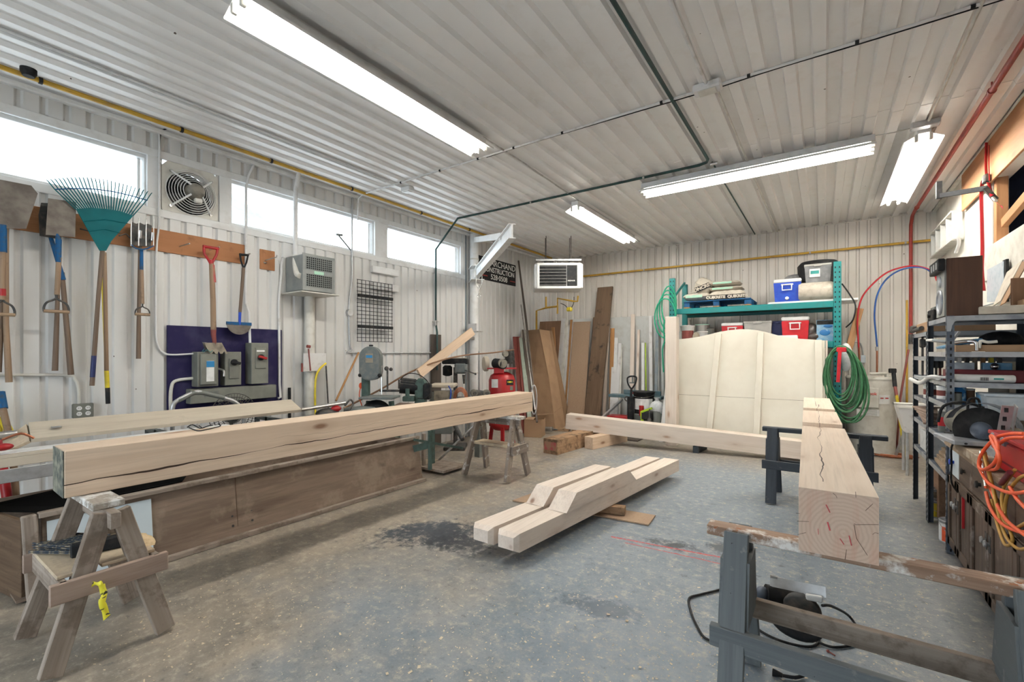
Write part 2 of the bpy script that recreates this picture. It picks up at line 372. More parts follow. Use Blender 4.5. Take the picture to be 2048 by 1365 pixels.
wood('far_horse', (.30, .25, .21), (.19, .155, .13), None, 22, dirt=((.62, .61, .59), 11, .56, .9), speck=((.08, .06, .05), 26, .68))
plain('transformer_grey', (.27, .28, .27), .5, c2=(.20, .22, .22), scale=6, spec=.3)
wood('dusty_wood', (.52, .42, .31), (.42, .33, .24), None, 14, dirt=((.60, .49, .34), 9, .45, .8))
wood('dusty_fence', (.56, .50, .40), (.50, .43, .34), None, 6, dirt=((.36, .31, .25), 5, .6, .5), bump=.05)
# ------------------------------------------------------------------ floor, walls and ceiling materials
def wall_mat(name, c, c2, stain):
    m, nt, b = _new(name); b.inputs['Roughness'].default_value = .38; b.inputs['Specular IOR Level'].default_value = .4
    p = coords(nt, (1, 1, 1), False)
    big = noise(nt, p, .9, 4, .6); col = mixc(nt, ramp(nt, big, .4, .75), c, c2)
    st = noise(nt, N(nt, 'ShaderNodeMapping', i_0=p, i_3=(3, 3, .7)).outputs[0], 1.6, 5, .65)
    col = mixc(nt, N(nt, 'ShaderNodeMath', operation='MULTIPLY', i_0=ramp(nt, st, .55, .8), i_1=.38).outputs[0], col, stain)
    vo = N(nt, 'ShaderNodeTexVoronoi', i_Vector=p, i_Scale=3.3).outputs['Distance']
    col = mixc(nt, N(nt, 'ShaderNodeMath', operation='LESS_THAN', i_0=vo, i_1=.028).outputs[0], col, (.12, .09, .07))
    nt.links.new(col, b.inputs['Base Color']); return m
wall_mat('wall_metal', (.70, .695, .68), (.66, .65, .63), (.50, .44, .36))
wall_mat('wall_metal_warm_lit', (.67, .635, .585), (.63, .595, .54), (.52, .46, .38))  # same sheet metal with the lamps' warm tint put into its colour
wall_mat('ceiling_metal', (.86, .845, .825), (.82, .80, .775), (.68, .62, .54))
def floor_mat():
    m, nt, b = _new('floor_paint'); b.inputs['Specular IOR Level'].default_value = .45
    p = coords(nt, (1, 1, 1), False); sp = N(nt, 'ShaderNodeSeparateXYZ', i_0=p)
    def mth(op, a, c=0.0, d=0.0):
        return N(nt, 'ShaderNodeMath', operation=op, i_0=a, i_1=c, i_2=d).outputs[0]
    n1 = noise(nt, p, .9, 5, .6); n2 = noise(nt, p, 3.4, 6, .7); n3 = noise(nt, p, 14, 5, .75); n4 = noise(nt, p, 60, 3, .7)
    blue = mixc(nt, ramp(nt, n2, .35, .7), (.15, .19, .23), (.255, .29, .32))
    tan = mixc(nt, ramp(nt, n2, .35, .7), (.185, .165, .14), (.38, .32, .25))
    # how far to the right of the worn walkway: painted blue there, dusty brown to the left
    side = mth('MULTIPLY_ADD', sp.outputs[1], .10, mth('ADD', sp.outputs[0], 1.9))
    side = mth('MULTIPLY_ADD', mth('SUBTRACT', n1, .5), 4.2, side)
    f = ramp(nt, side, -1.0, .7)
    far = ramp(nt, sp.outputs[1], 6.6, 7.6); f = mth('MULTIPLY', f, mth('SUBTRACT', 1.0, mth('MULTIPLY', far, .8)))
    rgt = ramp(nt, sp.outputs[0], .1, .9); f = mth('MULTIPLY', f, mth('SUBTRACT', 1.0, mth('MULTIPLY', rgt, .45)))
    col = mixc(nt, f, tan, blue)
    col = mixc(nt, mth('MULTIPLY', ramp(nt, n3, .52, .70), .7), col, (.52, .45, .36))
    col = mixc(nt, mth('MULTIPLY', ramp(nt, n3, .43, .3), .7), col, (.085, .085, .09))
    col = mixc(nt, mth('MULTIPLY', ramp(nt, n4, .60, .70), .45), col, (.52, .45, .35))
    col = mixc(nt, mth('MULTIPLY', ramp(nt, n4, .40, .30), .35), col, (.06, .055, .055))
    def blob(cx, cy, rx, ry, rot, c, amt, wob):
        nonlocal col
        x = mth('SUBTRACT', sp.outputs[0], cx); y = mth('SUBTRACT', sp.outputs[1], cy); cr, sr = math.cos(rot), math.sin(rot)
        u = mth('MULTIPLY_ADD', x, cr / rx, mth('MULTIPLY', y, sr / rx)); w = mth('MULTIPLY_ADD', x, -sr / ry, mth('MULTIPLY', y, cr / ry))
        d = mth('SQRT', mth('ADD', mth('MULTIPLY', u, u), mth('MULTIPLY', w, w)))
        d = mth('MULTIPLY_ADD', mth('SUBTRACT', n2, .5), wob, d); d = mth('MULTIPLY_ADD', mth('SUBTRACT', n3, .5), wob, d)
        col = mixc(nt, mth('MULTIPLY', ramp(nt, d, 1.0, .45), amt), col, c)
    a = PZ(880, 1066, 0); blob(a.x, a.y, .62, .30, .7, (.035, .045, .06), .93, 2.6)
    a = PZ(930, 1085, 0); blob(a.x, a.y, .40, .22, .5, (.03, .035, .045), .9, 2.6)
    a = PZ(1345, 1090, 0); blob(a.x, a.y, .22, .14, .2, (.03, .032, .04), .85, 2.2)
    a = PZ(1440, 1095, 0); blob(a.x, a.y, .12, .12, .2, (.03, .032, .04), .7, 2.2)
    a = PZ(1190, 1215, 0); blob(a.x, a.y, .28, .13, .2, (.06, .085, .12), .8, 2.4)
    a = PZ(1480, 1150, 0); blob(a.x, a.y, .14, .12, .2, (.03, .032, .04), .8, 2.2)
    def line(p0, p1, w, c, amt):
        nonlocal col
        d_ = (p1 - p0); L = d_.length; dx, dy = d_.x / L, d_.y / L
        x = mth('SUBTRACT', sp.outputs[0], p0.x); y = mth('SUBTRACT', sp.outputs[1], p0.y)
        t = mth('MULTIPLY_ADD', x, dx, mth('MULTIPLY', y, dy)); s_ = mth('MULTIPLY_ADD', x, -dy, mth('MULTIPLY', y, dx))
        s_ = mth('ABSOLUTE', mth('MULTIPLY_ADD', mth('SUBTRACT', n3, .5), .035, s_))
        k = mth('MULTIPLY', ramp(nt, s_, w, w * .5), mth('MULTIPLY', mth('GREATER_THAN', t, 0.0), mth('LESS_THAN', t, L)))
        k = mth('MULTIPLY', k, ramp(nt, n4, .35, .5))
        col = mixc(nt, mth('MULTIPLY', k, amt), col, c)
    line(PZ(1222, 1074, 0), PZ(1440, 1115, 0), .016, (.50, .045, .05), .95)
    line(PZ(1250, 1086, 0), PZ(1445, 1129, 0), .010, (.50, .045, .05), .9)
    nt.links.new(col, b.inputs['Base Color'])
    rg = N(nt, 'ShaderNodeMapRange', i_0=n2, i_1=.3, i_2=.7, i_3=.32, i_4=.65); nt.links.new(rg.outputs[0], b.inputs['Roughness'])
    bumpn(nt, b, n4, .25, .002)
floor_mat()
_m, _nt, _b = _new('window_glass'); _b.inputs['Roughness'].default_value = .02; _b.inputs['Transmission Weight'].default_value = 1.0; _b.inputs['IOR'].default_value = 1.02; _b.inputs['Base Color'].default_value = (.97, .99, 1, 1)
# ------------------------------------------------------------------ ribbed sheet metal
def ribbed(mb, along, plane, inward, a0, a1, b0, b1, pitch=.15, dep=.023, rib=.098, phase=0.0):
    """sheet running along axis `along` ('x'/'y'), extruded along the other direction (z for walls, y for ceiling)"""
    prof = []
    k = math.floor((a0 - phase) / pitch) - 1
    while k * pitch + phase < a1 + pitch:
        s = k * pitch + phase
        for q, d in ((0, 0), (pitch - rib - .024, 0), (pitch - rib - .010, dep), (pitch - .014, dep)):
            prof.append((s + q, d))
        k += 1
    prof = [p for p in prof if a0 - 1e-6 <= p[0] <= a1 + 1e-6]
    prof = [(a0, prof[0][1])] + prof + [(a1, prof[-1][1])]
    def P3(a, d, b, off):
        if along == 'y': return (plane + inward * (d + off), a, b)
        if along == 'x': return (a, plane + inward * (d + off), b)
        return (a, b, plane + inward * (d + off))        # ceiling, ribs run along y
    n = len(prof); vs_ = [P3(a, d, b0, 0) for a, d in prof] + [P3(a, d, b1, 0) for a, d in prof]
    vs_ += [P3(a, -.03, b0, 0) for a, d in prof] + [P3(a, -.03, b1, 0) for a, d in prof]
    fs = []
    for i in range(n - 1):
        fs += [(i, i + 1, n + i + 1, n + i), (2 * n + i, 2 * n + i + 1, 3 * n + i + 1, 3 * n + i), (i, i + 1, 2 * n + i + 1, 2 * n + i), (n + i, n + i + 1, 3 * n + i + 1, 3 * n + i)]
    mb.add(vs_, fs)
# floor
b = MB(); b.bb(XL - .3, 4.0, YF - .2, YB + .3, -.12, 0.0); b.g = [tuple(p) for p in b.v]; struct('floor', b, 'floor_paint')
# ceiling: three lapped runs of sheet
b = MB()
for i, (y0, y1) in enumerate(((YF - .1, -.92), (-.95, 2.33), (2.30, 5.58), (5.55, YB + .05))):
    ribbed(b, 'z', ZC - .004 * (i % 2), -1, XL - .05, XR + .2, y0, y1, pitch=.2, dep=.036, rib=.085, phase=.03)
struct('ceiling', b, 'ceiling_metal')
b = MB(); b.bb(XL - .3, XR + 2.6, YF - .3, YB + .3, ZC + .04, ZC + .12); struct('ceiling.001', b, 'ceiling_metal')
# left wall with three windows and the fan opening
WZ0, WZ1 = 3.09, 3.57
WIN = [(-2.3, 1.72), (2.47, 4.53), (4.73, 6.50)]
b = MB()
ribbed(b, 'y', XL, 1, YF, YB, 0, WZ0 - .04, phase=.05)
ribbed(b, 'y', XL, 1, YF, YB, WZ1 + .04, ZC, phase=.05)
ribbed(b, 'y', XL, 1, 6.56, YB, WZ0 - .04, WZ1 + .04, phase=.05)
ribbed(b, 'y', XL, 1, YF, -2.3, WZ0 - .04, WZ1 + .04, phase=.05)
b.bb(XL - .03, XL, 1.72, 1.83, WZ0 - .05, WZ1 + .05); b.bb(XL - .03, XL, 2.33, 2.47, WZ0 - .05, WZ1 + .05); b.bb(XL - .03, XL, 4.53, 4.73, WZ0 - .05, WZ1 + .05)
b.bb(XL - .03, XL, 6.49, 6.58, WZ0 - .05, WZ1 + .05)
b.g = [tuple(p) for p in b.v]
struct('wall_left', b, 'wall_metal')
# shell of the wall behind the sheet, cut round the openings
b = MB()
for (y0, y1, z0, z1) in ((YF, YB, -.1, WZ0 - .05), (YF, YB, WZ1 + .05, ZC + .1), (YF, -2.3, WZ0 - .06, WZ1 + .06), (1.72, 1.83, WZ0 - .06, WZ1 + .06), (2.33, 2.47, WZ0 - .06, WZ1 + .06), (4.53, 4.73, WZ0 - .06, WZ1 + .06), (6.50, YB, WZ0 - .06, WZ1 + .06)):
    b.bb(XL - .15, XL - .035, y0, y1, z0, z1)
struct('wall_left.001', b, 'white_paint')
for i, (y0, y1) in enumerate(WIN):
    w = MB()
    for (a0, a1, c0, c1) in ((y0, y1, WZ0 - .03, WZ0 + .012), (y0, y1, WZ1 - .012, WZ1 + .03), (y0, y0 + .035, WZ0, WZ1), (y1 - .035, y1, WZ0, WZ1)):
        w.bb(XL - .11, XL - .02, a0, a1, c0, c1, .004)
    w.bb(XL - .10, XL - .07, y0 + .03, y0 + .06, WZ0, WZ1); w.bb(XL - .10, XL - .07, y1 - .075, y1 - .05, WZ0, WZ1)
    fr = struct('window_%d' % (i + 1), w, 'white_metal')
    g = MB(); g.bb(XL - .088, XL - .083, y0 + .03, y1 - .03, WZ0, WZ1); g.build('pane', 'window_glass', fr)
# window surround trims
for i, (z0, z1, d) in enumerate(((WZ0 - .10, WZ0 - .02, .030), (WZ1 + .02, WZ1 + .10, .030))):
    t = MB(); t.bb(XL, XL + d, YF, 6.60, z0, z1, .004); struct('trim_%d' % (i + 1), t, 'white_paint')
t = MB()
for (y0, y1) in ((1.70, 1.81), (2.36, 2.49), (4.51, 4.75), (6.48, 6.60)): t.bb(XL - .02, XL + .022, y0, y1, WZ0 - .02, WZ1 + .03, .003)
struct('trim_3', t, 'white_paint')
t = MB(); t.bb(XL, XL + .075, YF, YB, ZC - .075, ZC - .025, .01); struct('trim_4', t, 'white_metal')
t = MB(); t.bb(XL, XL + .03, 6.60, 6.64, 0, ZC - .07, .003); struct('trim_5', t, 'grey_paint')
# back wall
b = MB(); ribbed(b, 'x', YB, -1, XL, XR + .1, 0, ZC, phase=.02); b.bb(XL - .2, XR + .3, YB + .03, YB + .15, -.1, ZC + .1); b.g = [tuple(p) for p in b.v]
struct('wall_back', b, 'wall_metal_warm_lit')
t = MB(); t.bb(XL, XR, YB - .03, YB, ZC - .05, ZC - .028, .004); struct('trim_6', t, 'off_white')
# right wall: smooth sheathing with the loft opening
LY0, LY1, LZ0, LZ1 = 3.2, 6.86, 2.74, 3.42
b = MB(); b.bb(XR, XR + .12, YF, YB + .1, -.1, LZ0); b.bb(XR, XR + .12, YF, YB + .1, LZ1, ZC + .1); b.bb(XR, XR + .12, LY1, YB + .1, LZ0, LZ1); b.bb(XR, XR + .12, YF, LY0, LZ0, LZ1)
b.g = [tuple(p) for p in b.v]; struct('wall_right', b, 'plywood_white')
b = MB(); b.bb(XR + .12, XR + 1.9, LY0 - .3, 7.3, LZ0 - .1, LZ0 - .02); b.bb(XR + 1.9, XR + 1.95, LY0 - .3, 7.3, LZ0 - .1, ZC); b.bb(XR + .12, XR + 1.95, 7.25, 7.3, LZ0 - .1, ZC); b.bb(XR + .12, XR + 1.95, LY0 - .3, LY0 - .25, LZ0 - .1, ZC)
struct('wall_loft', b, 'loft_shade')
t = MB(); t.bb(XR - .022, XR, 3.2, 7.10, LZ0 - .36, LZ0, .004); struct('trim_7', t, 'off_white')
t = MB(); t.bb(XR - .006, XR, 3.2, 8.6, LZ0 - .62, LZ0 - .614); struct('trim_8', t, 'grey_paint')
t = MB(); t.bb(XR - .05, XR, YF, YB, ZC - .06, ZC - .028, .005); struct('trim_9', t, 'off_white')
# wall behind the camera, with an unseen opening added to admit fill daylight
b = MB(); b.bb(XL - .2, -4.1, YF - .12, YF, -.1, ZC + .1); b.bb(-1.1, XR + .2, YF - .12, YF, -.1, ZC + .1); b.bb(-4.1, -1.1, YF - .12, YF, 2.7, ZC + .1)
struct('wall_front', b, 'wall_metal')
# outdoors: gravel, neighbour's roof and siding seen through the windows
b = MB(); b.bb(-40, XL - .3, -30, 40, -.4, -.3); b.bb(-20, 20, -30, YF - .25, -.4, -.3); struct('ground', b, 'white_trim')
b = MB()
a0 = PX(478, 405, -7.2); a1 = PX(600, 500, -7.2)
b.plate([(-7.2, 2.9, 4.05), (-7.2, 5.0, 3.12), (-8.6, 5.0, 3.12), (-8.6, 2.9, 4.05)], .03)
one('neighbour_roof', 'grey shingled sloping roof edge outside, seen through the middle window', 'roof', b, 'grey_face')
b = MB()
for k in range(8): b.obox((-7.0, -.9, 3.0 + .14 * k), V((0, 1, 0)), V((-1, 0, .06)).normalized(), V((0, 0, 1)), 5.0, .02, .135)
one('siding_wall', 'pale horizontal siding outside behind the window nearest the camera', 'wall', b, 'white_paint')
# plywood header on the right wall, studs of the loft
b = MB(); b.bb(XR - .04, XR - .018, 3.3, 7.96, 3.385, 3.86, .003, long=1); one('plywood_header', 'long orange plywood header board above the loft opening on the right wall', 'board', b, 'header_ply')
b = MB(); b.bb(XR + .0, XR + .09, 6.74, 6.82, LZ0, LZ1 + .1, .003, long=2); one('wall_stud', 'upright yellow wooden stud at the left end of the loft opening', 'stud', b, 'header_ply')
b = MB(); b.beam((XR + .05, 6.7, 2.93), (XR + .05, 5.0, 3.18), .05, .09, bev=.003); one('wall_brace', 'sloping yellow wooden rail inside the loft opening', 'rail', b, 'header_ply')
# ------------------------------------------------------------------ fluorescent fixtures
glow('tube_glow', (1.0, .955, .87), EX)
def fixture(label, c, L, along):
    ax = V((0, 1, 0)) if along == 'y' else V((1, 0, 0)); ay = V((-ax.y, ax.x, 0)); up = V((0, 0, 1)); c = V(c)
    t = thing('fluorescent_light', label, 'light fixture', (c.x, c.y, c.z - .11), 'fluorescent ceiling lights')
    m = MB(); m.obox(c + up * -.035, ax, ay, up, L, .11, .07, .006); m.build('housing', 'white_metal', t)
    m = MB()
    for s_ in (-1, 1):
        p = [c + ay * s_ * .04 + up * -.072, c + ay * s_ * .15 + up * -.125]; q = [p[0] + up * .004, p[1] + up * .004]
        P = [p[0] - ax * L / 2, p[1] - ax * L / 2, p[1] + ax * L / 2, p[0] + ax * L / 2]; m.plate(P if s_ > 0 else P[::-1], .003)
        m.obox(c + ay * s_ * .152 + up * -.13, ax, ay, up, L, .004, .02)
    m.build('reflector', 'white_metal', t)
    for s_ in (-1, 1):
        m = MB(); m.cyl(c + ay * s_ * .055 + up * -.115 - ax * (L / 2 - .04), c + ay * s_ * .055 + up * -.115 + ax * (L / 2 - .04), .019, n=12)
        m.build('tube', 'tube_glow', t)
        for e in (-1, 1):
            m = MB(); m.obox(c + ay * s_ * .055 + up * -.105 + ax * e * (L / 2 - .02), ax, ay, up, .035, .03, .07, .004); m.build('lamp_holder', 'off_white', t)
fixture('long fluorescent strip light overhead at upper left, nearest the camera', (-2.97, 2.56, 3.848), 2.44, 'y')
fixture('fluorescent strip light set crosswise over the far middle of the shop', (-.78, 6.0, 3.848), 2.44, 'x')
fixture('fluorescent strip light far left, in front of the hanging heater', (-3.04, 7.30, 3.848), 2.44, 'y')
fixture('fluorescent strip light at far right, in front of the red pipe', (.82, 7.24, 3.848), 2.44, 'y')
# ------------------------------------------------------------------ pipes and conduits on the ceiling
ZP = 3.845
def pipe(name, label, cat, pts, r, mat, n=8, clamps=None, cm='galvanised', group=None):
    t = thing(name, label, cat, pts[0], group); m = MB(); m.tube(pts, r, n); m.build('pipe', mat, t)
    for (p, ax) in clamps or []:
        m = MB(); m.cyl(V(p) - V(ax) * .012, V(p) + V(ax) * .012, r * 1.25, n=10); m.build('clamp', cm, t)
    return t
gp = PX(1050, 497, -5.3)
pipe('gas_pipe', 'long yellow gas pipe under the ceiling along the left wall', 'pipe', [(-5.33, -1.5, ZP), (-5.33, 9.45, ZP)], .022, 'yellow_pipe', clamps=[((-5.33, y, ZP), (0, 1, 0)) for y in (.9, 1.9, 2.8, 3.9, 5.2, 6.4, 7.6)], cm='black')
p = PY(1700, 496.5, 9.70)
pipe('gas_pipe', 'yellow gas pipe running level across the ribbed back wall', 'pipe', [(-4.75, 9.72, 3.39), (1.46, 9.72, 3.39)], .020, 'yellow_pipe', clamps=[((x, 9.72, 3.39), (1, 0, 0)) for x in (-3.2, -1.7, -.2, 1.1)])
e = PZ(1420, 326, ZP); s0 = PZ(1240, 0, ZP); w0 = PZ(915, 437, ZP); w1 = PX(883, 502, XL + .06); w2 = PX(883, 640, XL + .06); w3 = PX(878, 672, XL + .10)
pipe('air_pipe', 'dark green pipe crossing the ceiling with a right-angle turn and dropping down the left wall', 'pipe',
     [(e.x, -1.0, ZP), (e.x, e.y - .12, ZP), (e.x - .03, e.y - .04, ZP), (e.x - .12, e.y, ZP), (w0.x, e.y, ZP), (w1.x, e.y + .02, w1.z), (w2.x, e.y + .02, 2.1), (w2.x + .05, e.y, 1.95), (w2.x + .05, e.y, 1.3)], .017, 'dark_green_pipe',
     clamps=[((-1.9, e.y, ZP), (1, 0, 0)), ((-3.6, e.y, ZP), (1, 0, 0)), ((e.x, 2.5, ZP), (0, 1, 0))], cm='steel')
pipe('ceiling_conduit', 'thin dark conduit continuing from the green pipe elbow to the back wall', 'conduit', [(e.x + .02, e.y + .02, ZP + .01), (e.x + .03, 9.74, ZP + .01)], .010, 'dark_green_pipe')
m = MB(); m.tube([V((e.x + .01, e.y - .03, ZP - .03)), V((w2.x + .05, e.y, 2.02)) if False else V((e.x + .09, e.y - .03, ZP - .03))], .02); m.build('pipe_coupling', 'steel', bpy.data.objects['air_pipe'])
m = MB(); m.cyl((w2.x + .0, e.y + .02, 2.16), (w2.x + .0, e.y + .02, 2.06), .024); m.beam((w2.x + .03, e.y - .09, 2.13), (w2.x + .03, e.y + .06, 2.14), .02, .012); m.build('valve', 'steel', bpy.data.objects['air_pipe'])
yc = PZ(1410, 178, 3.848).y
jb = PZ(1415, 174, 3.848)
pipe('ceiling_conduit', 'white conduit crossing the whole ceiling beside the junction box', 'conduit', [(XL + .12, yc, 3.5), (XL + .14, yc, 3.80), (XL + .25, yc, 3.848), (XR - .05, yc, 3.848)], .011, 'white_trim', clamps=[((x, yc, 3.848), (1, 0, 0)) for x in (-4.6, -3.9, -3.3, -2.8, -2.2, -1.2, -.5, .2, .8)], cm='black')
pipe('ceiling_cable', 'thin black cable tied along the white ceiling conduit', 'cable', smooth_path([(-3.2, yc + .03, 3.85), (-2.6, yc + .02, 3.85), (-1.6, yc + .025, 3.845), (-.8, yc + .03, 3.84), (-.3, yc + .03, 3.85), (.3, yc + .02, 3.84), (1.2, yc + .03, 3.85)], 5), .005, 'black')
t = thing('junction_box', 'white ceiling junction box where the conduits meet', 'junction box', (jb.x, jb.y, 3.82))
m = MB(); m.box((jb.x, jb.y, 3.84), (.22, .13, .06), 0, .012); m.build('box', 'white_trim', t); m = MB(); m.box((jb.x, jb.y, 3.806), (.14, .10, .008), 0, .003); m.build('cover', 'off_white', t)
pipe('ceiling_conduit', 'white conduit running from the junction box towards the camera', 'conduit', [(jb.x, jb.y, 3.850), (jb.x, -1, 3.850)], .014, 'white_trim')
pipe('ceiling_conduit', 'thin conduit running from the junction box to the crosswise light and back wall', 'conduit', [(jb.x + .06, jb.y, 3.848), (jb.x + .10, 9.74, 3.848)], .010, 'off_white')
pipe('ceiling_conduit', 'thin grey conduit linking the nearest light with the far left light', 'conduit', [(-2.93, 3.75, 3.850), (-2.93, 4.6, 3.850), (-2.99, 6.1, 3.850)], .009, 'steel')
q0 = PZ(1740, 278, 3.848); q1 = PZ(1835, 265, 3.848)
pipe('ceiling_cable', 'slack grey cable between the crosswise light and the far right light', 'cable', smooth_path([(.43, 6.0, 3.848), (.6, 5.98, 3.83), (.8, 5.99, 3.848)], 5), .005, 'steel')
pipe('ceiling_conduit', 'white conduit ending at the head of the far right light', 'conduit', [(.84, 1.0, 3.848), (.84, 5.98, 3.848)], .012, 'off_white')
m = MB(); m.box((.82, 5.955, 3.835), (.22, .10, .06), 0, .01); one('junction_box', 'grey connection box at the head of the far right light', 'junction box', m, 'galvanised')
m = MB(); m.tube([(-4.75, -1.0, 3.848), (-4.75, 4.0, 3.848)], .012); m.tube([(-4.7, 4.0, 3.848), (-4.7, -1.0, 3.848)], .012); one('ceiling_conduit', 'pair of thin white conduits on the ceiling close to the left wall', 'conduit', m, 'white_trim')
bx = PZ(815, 378, 3.84); m = MB(); m.box((bx.x, bx.y, 3.83), (.16, .10, .06), .0, .006); m.box((bx.x, bx.y, 3.795), (.10, .07, .01)); one('sensor_box', 'small white box on the ceiling left of the crossing conduit', 'sensor', m, 'white_metal')
m = MB(); c = PZ(57, 143, 3.84); m.lathe((c.x, c.y, 3.80), [(.035, 0), (.05, .03), (.05, .06)], 16); one('ceiling_socket', 'small round black fitting on the ceiling beside the yellow pipe', 'fitting', m, 'black')
# red pipe: along the ceiling, down the back wall
rp = PZ(1838, 428, 3.80); x_r = PY(1827, 440, 9.68).x
r1 = PZ(2044, 95, 3.80)
xr = 1.16
t = pipe('sprinkler_pipe', 'dark red pipe along the ceiling at right, bending down the back wall', 'pipe', [(xr, 1.0, 3.79), (xr, 9.3, 3.79), (xr, 9.52, 3.77), (xr, 9.67, 3.66), (xr, 9.68, 3.5), (xr, 9.68, 1.75)], .024, 'red_pipe', clamps=[((xr, y, 3.79), (0, 1, 0)) for y in (5.4, 9.1)], cm='red_pipe')
m = MB(); m.cyl((xr, 5.4, 3.80), (xr, 5.4, 3.9), .006); m.build('hanger', 'red_pipe', t)
m = MB(); m.cyl((xr, 9.68, 1.74), (xr, 9.68, 1.9), .03); m.build('valve', 'dark_iron', t); m = MB(); m.cyl((xr - .05, 9.66, 2.45), (xr - .05, 9.66, .02), .014); one('thin_pipe', 'thin yellow pipe down the back wall beside the red pipe', 'pipe', m, 'yellow_pipe')
# ------------------------------------------------------------------ white jib crane on its column
cx, cy = -5.49, 6.74
t = thing('jib_crane', 'white steel jib crane with beam arm on a round column by the left wall', 'crane', (cx, cy, 0))
m = MB(); m.cyl((cx, cy, 0), (cx, cy, 3.86), .085, n=24); m.build('column', 'white_metal', t)
for z_ in (3.36, 1.2):
    m = MB(); m.cyl((cx, cy, z_), (cx, cy, z_ + .03), .091, n=24); m.build('collar', 'off_white', t)
P0 = V((cx + .12, cy - .09, 3.07)); P1 = V((-3.16, 4.62, 3.10)); d = (P1 - P0).normalized(); sd = V((0, 0, 1)).cross(d)
m = MB(); m.beam(P0, P1, .02, .17); m.beam(P0 + V((0, 0, .085)), P1 + V((0, 0, .085)), .09, .012); m.beam(P0 - V((0, 0, .085)), P1 - V((0, 0, .085)), .09, .012); m.build('boom', 'white_metal', t)
for dz in (-.13, .12):
    m = MB(); m.obox(V((cx + .12, cy - .09, 3.07 + dz)), d, sd, V((0, 0, 1)), .46, .24, .014); m.build('bracket_plate', 'white_metal', t)
m = MB(); m.beam((cx + .06, cy - .05, 3.73), P0.lerp(P1, .80) + V((0, 0, .09)), .06, .09); m.build('tie_bar', 'white_metal', t)
hp = P0.lerp(P1, .12)
t = thing('chain_hoist', 'steel hook and rod hanging from the white crane arm', 'hoist', (hp.x, hp.y, 1.2))
m = MB()
for s_ in (-1, 1): m.tube([hp + sd * s_ * .055 + V((0, 0, .12)), hp + sd * s_ * .055 + V((0, 0, -.24)), hp + sd * s_ * .0 + V((0, 0, -.34))], .007)
m.build('yoke', 'steel', t)
m = MB(); m.cyl(hp + V((0, 0, -.32)), hp + V((0, 0, -.44)), .012); m.tube(arc(hp + V((0, 0, -.46)), .03, 0, 4.5, 8, sd, (0, 0, 1)), .007); m.build('hook', 'chrome', t)
m = MB(); m.cyl(hp + V((0, 0, -.44)), hp + V((0, 0, -1.45)), .004); m.cyl(hp + V((0, 0, -1.45)), (hp.x, hp.y, .65), .016); m.build('rod', 'galvanised', t)
# ------------------------------------------------------------------ the big timbers
def timber_prism(name, label, poly_xz, y_axis_len, origin, ux, mat, group=None, cat='timber'):
    """side outline (along, up) swept sideways by y_axis_len"""
    m = MB(); ux = V(ux).normalized(); uz = V((0, 0, 1)); uy = uz.cross(ux)
    a = [V(origin) + ux * p[0] + uz * p[1] for p in poly_xz]; n = len(a); b_ = [q + uy * y_axis_len for q in a]
    mid = sum(p[0] for p in poly_xz) / n; mz = (min(p[1] for p in poly_xz) + max(p[1] for p in poly_xz)) / 2
    g = [(p[0] - mid, -y_axis_len / 2, p[1] - mz) for p in poly_xz] + [(p[0] - mid, y_axis_len / 2, p[1] - mz) for p in poly_xz]
    m.add(a + b_, [tuple(range(n)), tuple(range(2 * n - 1, n - 1, -1))] + [(i, n + i, n + (i + 1) % n, (i + 1) % n) for i in range(n)], g)
    return one(name, label, cat, m, mat, group)
# beam on the left pair of horses
m = MB(); n0 = V((-3.43, .67, .93)); n1 = V((-3.28, 5.29, .93)); dd = (n1 - n0).normalized(); sd = V((0, 0, 1)).cross(dd)
m.beam(n0 + sd * .13, n1 + sd * .13, .26, .26, bev=.004)
one('timber_beam', 'long square pine beam lying on the two brown wooden sawhorses at left', 'beam', m, 'pine_beam_a')
m = MB(); m.box((-3.575, .668, .93), (.245, .003, .25)); m.obox(n0 + sd * .13 - dd * .002, dd, sd, V((0, 0, 1)), .004, .256, .256); 
bo = bpy.data.objects['timber_beam']; m2 = MB(); m2.obox(n0 + sd * .13 - dd * .003, dd, sd, V((0, 0, 1)), .005, .256, .256, .001)
plain('end_paint', (.07, .08, .07), .7, c2=(.30, .29, .22), scale=18, lo=.42, hi=.68); m2.build('painted_end', 'end_paint', bo)
m = MB(); pp = PZ(392, 858, 1.072)
m.tube(smooth_path([PZ(375, 855, 1.068), PZ(385, 850, 1.075), PZ(400, 857, 1.066), PZ(415, 853, 1.075), PZ(425, 851, 1.07)], 4), .004, 6); m.tube(smooth_path([PZ(378, 856, 1.068), PZ(395, 862, 1.066), PZ(412, 860, 1.072), PZ(440, 853, 1.07), PZ(437, 849, 1.08)], 4), .004, 6); m.tube([PZ(405, 857, 1.066), PZ(398, 852, 1.09)], .003, 6)
one('wire_clip', 'small bent black wire clip lying on top of the left beam', 'clip', m, 'black')
# beam on the grey horses, with two housings cut across the top
ux = (V((-.2, 6.68, 0)) - V((-.085, 2.22, 0))).normalized(); L = 4.5
poly = [(0, 0), (L, 0), (L, .26), (3.22, .26), (3.22, .225), (3.0, .225), (3.0, .26), (2.10, .26), (2.10, .225), (1.88, .225), (1.88, .26), (0, .26)]
timber_prism('timber_beam', 'square pine beam with two notches across the top, on the grey sawhorses', poly, .26, V((-.085, 2.22, .785)) + V((ux.y, -ux.x, 0)) * .26, ux, 'pine_beam_b')
def chalk(pts, w, par, mat='red_chalk'):
    m = MB()
    for (u0, v0, u1, v1, ww) in pts: 
        a = onface(u0, v0); b_ = onface(u1, v1); m.beam(a, b_, ww * .6, .001, up=V((0, -1, 0)))
    return m.build('chalk_mark', mat, par)
plain('red_chalk', (.62, .10, .11), .9)
plain('split_dark', (.07, .035, .025), .9)
